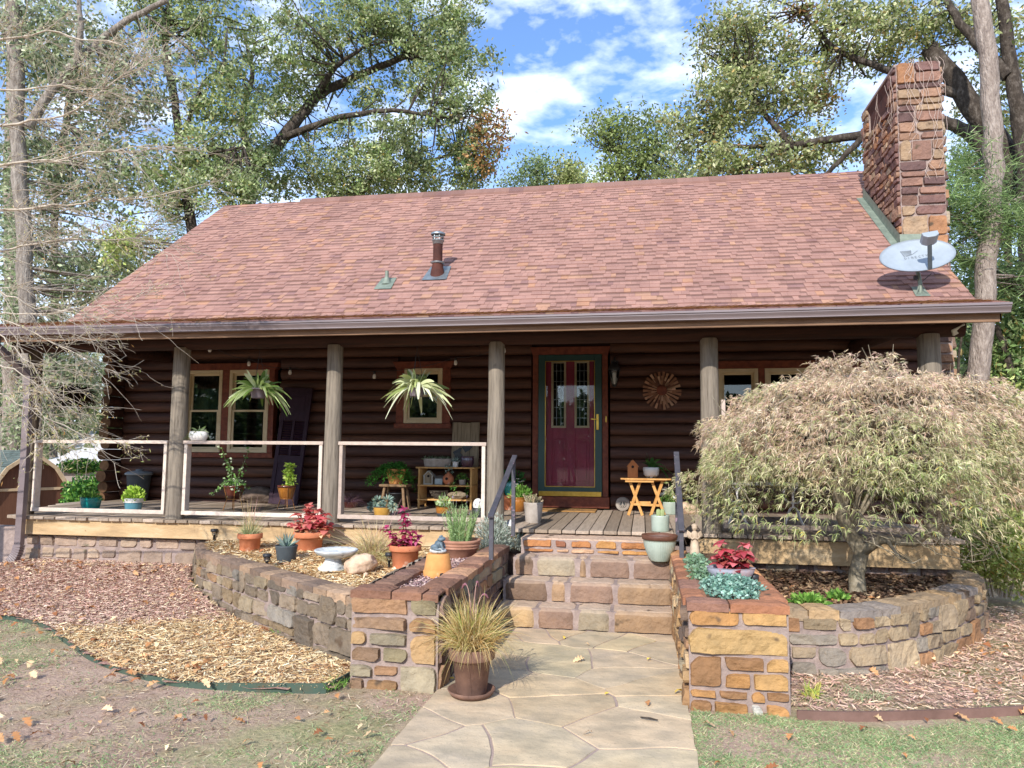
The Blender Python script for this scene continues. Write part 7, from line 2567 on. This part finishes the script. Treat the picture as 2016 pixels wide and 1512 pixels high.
# ------------------------------------------------------------------ weeping laceleaf maple
mp0 = np.array([1.83, 6.95, .32])
t = thing('weeping_maple', 'low domed weeping laceleaf maple with tan and yellow-green drooping leaves', 'tree', mp0)
r = np.random.default_rng(21)
mb = MB()
def W2(px, py, Y): return atY(px, py, Y)-mp0
tr = [W2(1690, 1178, 6.95), W2(1686, 1130, 6.95), W2(1696, 1088, 6.95), W2(1672, 1050, 6.92), W2(1655, 1005, 6.9), W2(1662, 950, 6.9), W2(1640, 900, 6.9)]
mb.tube(tr, [.075, .066, .062, .06, .056, .05, .03], 14)
mb.tube([W2(1694, 1088, 6.95), W2(1735, 1062, 6.8), W2(1800, 1070, 6.65), W2(1850, 1035, 6.5), W2(1930, 980, 6.3)], [.05, .04, .032, .024, .012], 10)
mb.tube([W2(1745, 1062, 6.78), W2(1765, 1090, 6.55), W2(1800, 1110, 6.4)], [.018, .012, .006], 7)
CEN = np.array([1.93, 6.85, 1.34])
RX, RY, RZ = 1.53, 1.26, .94
def dome(u, a, k=1.0):          # u: 0 at the top, 1 at the hem
    th = u*1.84
    lob = 1+.10*math.sin(3*a+1)+.07*math.sin(7*a)+.05*math.sin(13*a+2)
    return CEN+np.array([RX*math.sin(th)*math.cos(a)*lob*k, RY*math.sin(th)*math.sin(a)*lob*k, RZ*math.cos(th)*k+.05*math.sin(5*a+3)])
for i in range(64):
    a = r.uniform(0, 2*PI)
    u1 = r.uniform(.35, 1.05)
    s0 = tr[r.integers(3, 7)]+mp0
    q = [s0]
    for u in np.linspace(.12, u1, 6):
        q.append(dome(u, a+.3*(u-.5), .93)+r.normal(0, .025, 3))
    q = np.array(q)
    q[1] = (q[0]+q[2])/2+[0, 0, .12]
    mb.tube(q-mp0, np.linspace(.016, .004, len(q)), 5)
for i in range(70):               # bare fine twigs, mostly low on the right and a few above the crown
    if i < 46:
        px, py = r.uniform(1760, 1990), r.uniform(1000, 1110)
        e = atY(px, py, r.uniform(5.9, 6.6))
        s0 = e+np.array([r.uniform(-.35, .1), .15, r.uniform(.05, .3)])
        m_ = (s0+e)/2+r.normal(0, .06, 3)
        q = np.array([s0, m_, e, e+r.normal(0, .06, 3)+[0.05, 0, -.03]])
    else:
        s0 = dome(r.uniform(.05, .5), r.uniform(0, 6.3), .97)
        e = s0+np.array([r.normal(0, .08), r.normal(0, .05), r.uniform(.08, .24)])
        q = np.array([s0, (s0+e)/2+r.normal(0, .015, 3), e])
    mb.tube(q-mp0, np.linspace(.0055, .0022, len(q)), 4, lin('#c9b8a0'))
mb.build('trunk', M['maplebark'], t)
TAN = [('#d5bda0', 3, 1), ('#e0cbb0', 2.4, 1), ('#c2a888', 2, 1), ('#d0ac9c', 1.8, 1), ('#bdb184', 1.4, 1)]
MID = [('#bcb688', 3, 1), ('#cbc29a', 2.5, 1), ('#a3a870', 2.5, 1), ('#d6c6a4', 2.6, 1), ('#8b985c', 1.0, 1)]
LOW = [('#9ba76c', 3, 1), ('#b0b67c', 2.6, 1), ('#82924f', 1.5, 1), ('#c9c296', 2.4, 1), ('#cdb860', .5, 1)]
mb = MB()
n = 20000
P, cc, lay = [], [], []
while len(P) < n:
    u = r.uniform(0, 1)**.62*1.07
    a = r.uniform(0, 2*PI)
    k = r.choice((1.0, .94, .86, .75), p=(.5, .28, .15, .07))
    p = dome(u, a, k)
    q = 1+.0*u
    g = mnoise.fractal(Vector(p*2.3), 1, 2, 3)
    if g < -.42 and k > .9:
        continue
    left = max(0, -math.cos(a))
    front = max(0, -math.sin(a))
    if u > .97-.13*left-.07*front+.16*mnoise.noise(Vector((a*4, 1, 3))) and r.random() < .8:
        continue
    # layered shelves: step the surface a little
    st = .06*math.sin(p[2]*22+g*4)
    p = p+nrm(p-CEN)*(st+.05*g)+r.normal(0, .022, 3)
    P.append(p)
    w = u+.5*mnoise.noise(Vector(p*1.6))+.12*r.normal()
    cc.append(0 if w < .58 else 1 if w < .95 else 2)
P = np.array(P)
cc = np.array(cc)
out = nrm((P-CEN)*np.array([1, 1, .35]))
lobes = 7
PP = np.repeat(P, lobes, 0)
m_ = len(PP)
oo = np.repeat(out, lobes, 0)
fan = np.tile(np.linspace(-1, 1, lobes), len(P))
sd = nrm(np.cross(oo, [0, 0, 1.0]))
D = oo*.7+sd*fan[:, None]*.8+np.array([0, 0, -.25])+rng.normal(0, .5, (m_, 3))
col = np.empty((m_, 3))
ids = np.repeat(cc, lobes)
for k_, pl in enumerate((TAN, MID, LOW)):
    q = ids == k_
    col[q] = pick(pl, q.sum(), .13)
col *= np.repeat(1+.2*r.normal(size=len(P)), lobes)[:, None].clip(.6, 1.4)
mb.blades(PP-mp0, D, rng.uniform(.03, .068, m_)*(1.1-.4*np.abs(fan)), rng.uniform(.0045, .008, m_), np.clip(col, .01, .9), rng.uniform(.1, .7, m_), 2, 'leaf')
mb.build('crown', M['leaff'], t)

# ------------------------------------------------------------------ bare twiggy tree leaning in from the left
t0 = np.array([-8.15, 5.45, 0.0])
t = thing('bare_tree', 'pale bare-twigged tree reaching in from the left edge in front of the porch', 'tree', t0)
r = np.random.default_rng(33)
mb = MB()
ml = MB()
mb.tube(np.array([(-8.2, 5.4, -.1), (-8.18, 5.4, 1.5), (-8.2, 5.45, 3.2), (-8.15, 5.45, 4.2)])-t0, [.14, .11, .08, .03], 12)
tips = []
def branch(p, d, L, rad, depth):
    q = [p]
    n = 7
    for i in range(n):
        d = nrm(d+r.normal(0, .13, 3)+np.array([0, 0, (.05 if depth == 0 else -.015)]))
        p = p+d*L/n
        q.append(p)
    q = np.array(q)
    mb.tube(q-t0, np.linspace(rad, max(.0014, rad*.3), n+1), 5 if depth < 2 else 3, cap=False)
    if depth < 3:
        k = (8, 6, 4)[depth]
        for j in range(k):
            i = r.integers(1 if depth else 2, n+1)
            dd = nrm(q[i]-q[i-1])
            s_ = nrm(dd+r.normal(0, .62, 3)*np.array([1, 1, .75]))
            branch(q[i], s_, L*r.uniform(.35, .62), max(.002, rad*.5), depth+1)
    else:
        tips.append(q)
    if depth >= 2:
        tips.append(q)
for pts, rad in (([(-30, 250), (140, 230), (280, 120)], .016), ([(-40, 330), (120, 310), (300, 290)], .014), ([(-40, 420), (150, 400), (330, 380)], .014), ([(-40, 500), (120, 470), (300, 470)], .013), ([(-40, 90), (100, 60), (240, 90)], .013),
                 ([(-40, 560), (60, 600), (180, 625)], .011), ([(-40, 610), (80, 660), (200, 725)], .011), ([(-40, 640), (40, 690), (120, 800)], .009), ([(-40, 770), (60, 800), (170, 860)], .009), ([(-40, 700), (50, 740), (110, 780)], .008), ([(-40, 180), (80, 170), (220, 180)], .012), ([(-40, 620), (100, 615), (230, 600)], .009)):
    Yb = r.uniform(5.2, 6.3)
    Q = np.array([atY(px, py, Yb+.1*i) for i, (px, py) in enumerate(pts)])
    k = np.linspace(0, 2, 12)
    q = np.stack([np.interp(k, [0, 1, 2], Q[:, i]) for i in range(3)], 1)
    q[1:-1] = (q[:-2]+2*q[1:-1]+q[2:])/4
    q += r.normal(0, .012, q.shape)
    st = np.array([-8.18, 5.45, max(.9, q[0][2]-.25)])
    mb.tube(np.concatenate([[st, st*.4+q[0]*.6], q])-t0, np.linspace(rad*.95, rad*.25, 14), 6)
    for j in range(24 if pts[0][1] < 560 else 14):
        i = r.integers(1, 12)
        dd = nrm(q[i]-q[i-1])
        sdir = nrm(dd+r.normal(0, .5, 3)*np.array([.7, .9, .7]))
        branch(q[i], sdir, r.uniform(.3, .7), rad*.3, 2 if r.random() < .7 else 1)
mb.build('trunk', M['twig'], t)
T = np.concatenate([q[2:] for q in tips])
n = 10000
P = T[r.integers(0, len(T), n)]+rng.normal(0, .012, (n, 3))
P = P[(r.random(n) < .25+.75*sstep(1.9-P[:, 2], -.6, .5))]
n = len(P)
ml.blades(P-t0, nrm(rng.normal(size=(n, 3))+[0.2, 0, -.2]), rng.uniform(.018, .045, n), rng.uniform(.005, .010, n), pick([('#c2b282', 3, 1), ('#a8a368', 2.5, 1), ('#d6c59c', 2, 1), ('#b98a52', .9, 1), ('#8f9a58', 1.6, 1)], n, .15), .2, 2, 'leaf')
ml.build('crown', M['leaff'], t)

# ------------------------------------------------------------------ shed and neighbour on the left
sh = thing('garden_shed', 'small brown gambrel roofed garden shed left of the porch', 'shed', (-15.75, 17, -.98), rz=1.08)
hw, he, z1, z2, dep = .93, 1.42, 1.98, 2.38, 2.2
prof = [(-hw, 0), (hw, 0), (hw, he), (.55, z1), (0, z2), (-.55, z1), (-hw, he)]
MB().prism(prof, 0, dep).build('wall', M['shedw'], sh)
mb = MB()
rf = [(-hw-.09, he-.12), (-.57, z1+.03), (0, z2+.05), (.57, z1+.03), (hw+.09, he-.12)]
for (a, b) in zip(rf[:-1], rf[1:]):
    m_ = 9
    for i in range(m_):
        u0, u1 = i/m_, (i+1.15)/m_
        x0, q0 = a[0]+(b[0]-a[0])*u0, a[1]+(b[1]-a[1])*u0
        x1, q1 = a[0]+(b[0]-a[0])*min(u1, 1), a[1]+(b[1]-a[1])*min(u1, 1)
        lift = .012
        up0 = lift if a[1] < b[1] else 0
        up1 = 0 if a[1] < b[1] else lift
        y = -.08
        while y < dep+.05:
            l = .2
            mb.add([(x0, y, q0+up0+.01), (x0, y+l-.004, q0+up0+.01), (x1, y+l-.004, q1+up1+.01), (x1, y, q1+up1+.01)], [(0, 1, 2, 3)], pick([('#dfe4e0', 3, 1), ('#c3cac6', 2, 1)], 1, .06)[0])
            y += l
mb.build('roof', M['shedr'], sh)
mb = MB()
for (a, b) in zip(rf[:-1], rf[1:]):
    for y in (-.10,):
        mb.bar((a[0], y+.02, a[1]-.03), (b[0], y+.02, b[1]-.03), .05, .09)
for x in (-hw-.02, hw-.05):
    mb.box(x, x+.07, -.03, -.002, 0, he)
mb.box(-hw+.05, hw-.05, -.025, -.002, he-.02, he+.05)
mb.build('trim', M['tan'], sh)
nb = thing('neighbour_house', 'distant grey house with a pale metal roof seen past the porch end', 'house', (-29.5, 36, -1.2))
MB().box(-3.2, 4.2, 0, 6, 0, 1.75).build('wall', M['nbwall'], nb)
MB().add([(-3.6, -.7, 1.72), (4.6, -.7, 1.78), (4.6, 3, 3.7), (-3.6, 3, 3.7), (-3.6, 6.7, 1.72), (4.6, 6.7, 1.72), (-3.6, -.7, 1.6), (4.6, -.7, 1.66)], [(0, 1, 2, 3), (3, 2, 5, 4), (6, 7, 1, 0)]).build('roof', M['nbroof'], nb)
MB().box(.6, 1.5, -.03, -.002, .55, 1.25).build('window', M['dark'], nb)
MB().box(-3.3, 4.3, -.5, -.45, .0, .02).box(3.4, 3.5, -.5, -.4, 0, 1.7).build('porch_post', M['nbwall'], nb)
# ------------------------------------------------------------------ light, sky, camera
AZ, EL = math.radians(11), math.radians(32)
sd = Vector((math.sin(AZ)*math.cos(EL), math.cos(AZ)*math.cos(EL), -math.sin(EL)))
sun = bpy.data.lights.new('sun', 'SUN')
sun.energy = 3.2
sun.angle = math.radians(.53)
sun.color = (1, .96, .90)
so_ = bpy.data.objects.new('sun', sun)
so_.rotation_euler = sd.to_track_quat('-Z', 'Y').to_euler()
so_.location = (0, -10, 20)
COL.objects.link(so_)
w = bpy.data.worlds.new('World')
SC.world = w
w.use_nodes = True
N_, Lk = w.node_tree.nodes, w.node_tree.links
bg = N_['Background']
sk = N_.new('ShaderNodeTexSky')
sk.sky_type = 'NISHITA'
sk.sun_disc = False
sk.sun_elevation = EL
sk.sun_rotation = math.radians(191)
sk.air_density = 1.0
sk.dust_density = .6
sk.ozone_density = 2.0
tc = N_.new('ShaderNodeTexCoord')
mp = N_.new('ShaderNodeMapping')
mp.inputs['Scale'].default_value = (1.0, 1.0, 2.0)
mp.inputs['Rotation'].default_value = (0, .35, .3)
Lk.new(tc.outputs['Generated'], mp.inputs[0])
n1 = N_.new('ShaderNodeTexNoise')
n1.inputs['Scale'].default_value = 8.5
n1.inputs['Detail'].default_value = 8
n1.inputs['Roughness'].default_value = .55
n1.inputs['Distortion'].default_value = .25
Lk.new(mp.outputs[0], n1.inputs['Vector'])
n3 = N_.new('ShaderNodeTexNoise')
n3.inputs['Scale'].default_value = 26.0
n3.inputs['Detail'].default_value = 4
Lk.new(mp.outputs[0], n3.inputs['Vector'])
ad = N_.new('ShaderNodeMath')
ad.operation = 'MULTIPLY_ADD'
ad.inputs[1].default_value = .45
Lk.new(n3.outputs['Fac'], ad.inputs[0])
Lk.new(n1.outputs['Fac'], ad.inputs[2])
rp = N_.new('ShaderNodeValToRGB')
rp.color_ramp.elements[0].position = .67
rp.color_ramp.elements[0].color = (.04, .04, .04, 1)
rp.color_ramp.elements[1].position = .97
rp.color_ramp.elements[1].color = (.92, .92, .92, 1)
Lk.new(ad.outputs[0], rp.inputs[0])
# more cloud towards the horizon
sx = N_.new('ShaderNodeSeparateXYZ')
Lk.new(tc.outputs['Generated'], sx.inputs[0])
r2 = N_.new('ShaderNodeMapRange')
r2.inputs[1].default_value = .08
r2.inputs[2].default_value = .42
r2.inputs[3].default_value = .8
r2.inputs[4].default_value = .0
Lk.new(sx.outputs[2], r2.inputs[0])
mxf = N_.new('ShaderNodeMath')
mxf.operation = 'MAXIMUM'
Lk.new(rp.outputs[0], mxf.inputs[0])
Lk.new(r2.outputs[0], mxf.inputs[1])
mx = N_.new('ShaderNodeMix')
mx.data_type = 'RGBA'
Lk.new(mxf.outputs[0], mx.inputs[0])
tn = N_.new('ShaderNodeMix')
tn.data_type = 'RGBA'
tn.blend_type = 'MULTIPLY'
tn.inputs[0].default_value = 1
tn.inputs[7].default_value = (.62, .86, 1.14, 1)
Lk.new(sk.outputs[0], tn.inputs[6])
Lk.new(tn.outputs[2], mx.inputs[6])
mx.inputs[7].default_value = (6.6, 7.1, 8.1, 1)
Lk.new(mx.outputs[2], bg.inputs[0])
bg.inputs[1].default_value = .15

cam = bpy.data.cameras.new('camera')
cam.sensor_fit = 'HORIZONTAL'
cam.sensor_width = 36
cam.lens = 36*F_PX/2016
cam.clip_end = 2000
cam.clip_start = .05
co = bpy.data.objects.new('camera', cam)
COL.objects.link(co)
co.matrix_world = Matrix(((RT[0], UP[0], -FW[0], CAM[0]), (RT[1], UP[1], -FW[1], CAM[1]), (RT[2], UP[2], -FW[2], CAM[2]), (0, 0, 0, 1)))
SC.camera = co
vs = SC.view_settings
vs.view_transform = 'Standard'
vs.look = 'None'
vs.gamma = 1
vs.use_curve_mapping = False
vs.exposure = .76
SC.render.film_transparent = False
SC.cycles.max_bounces = 8
SC.cycles.transparent_max_bounces = 12
SC.cycles.use_denoising = True
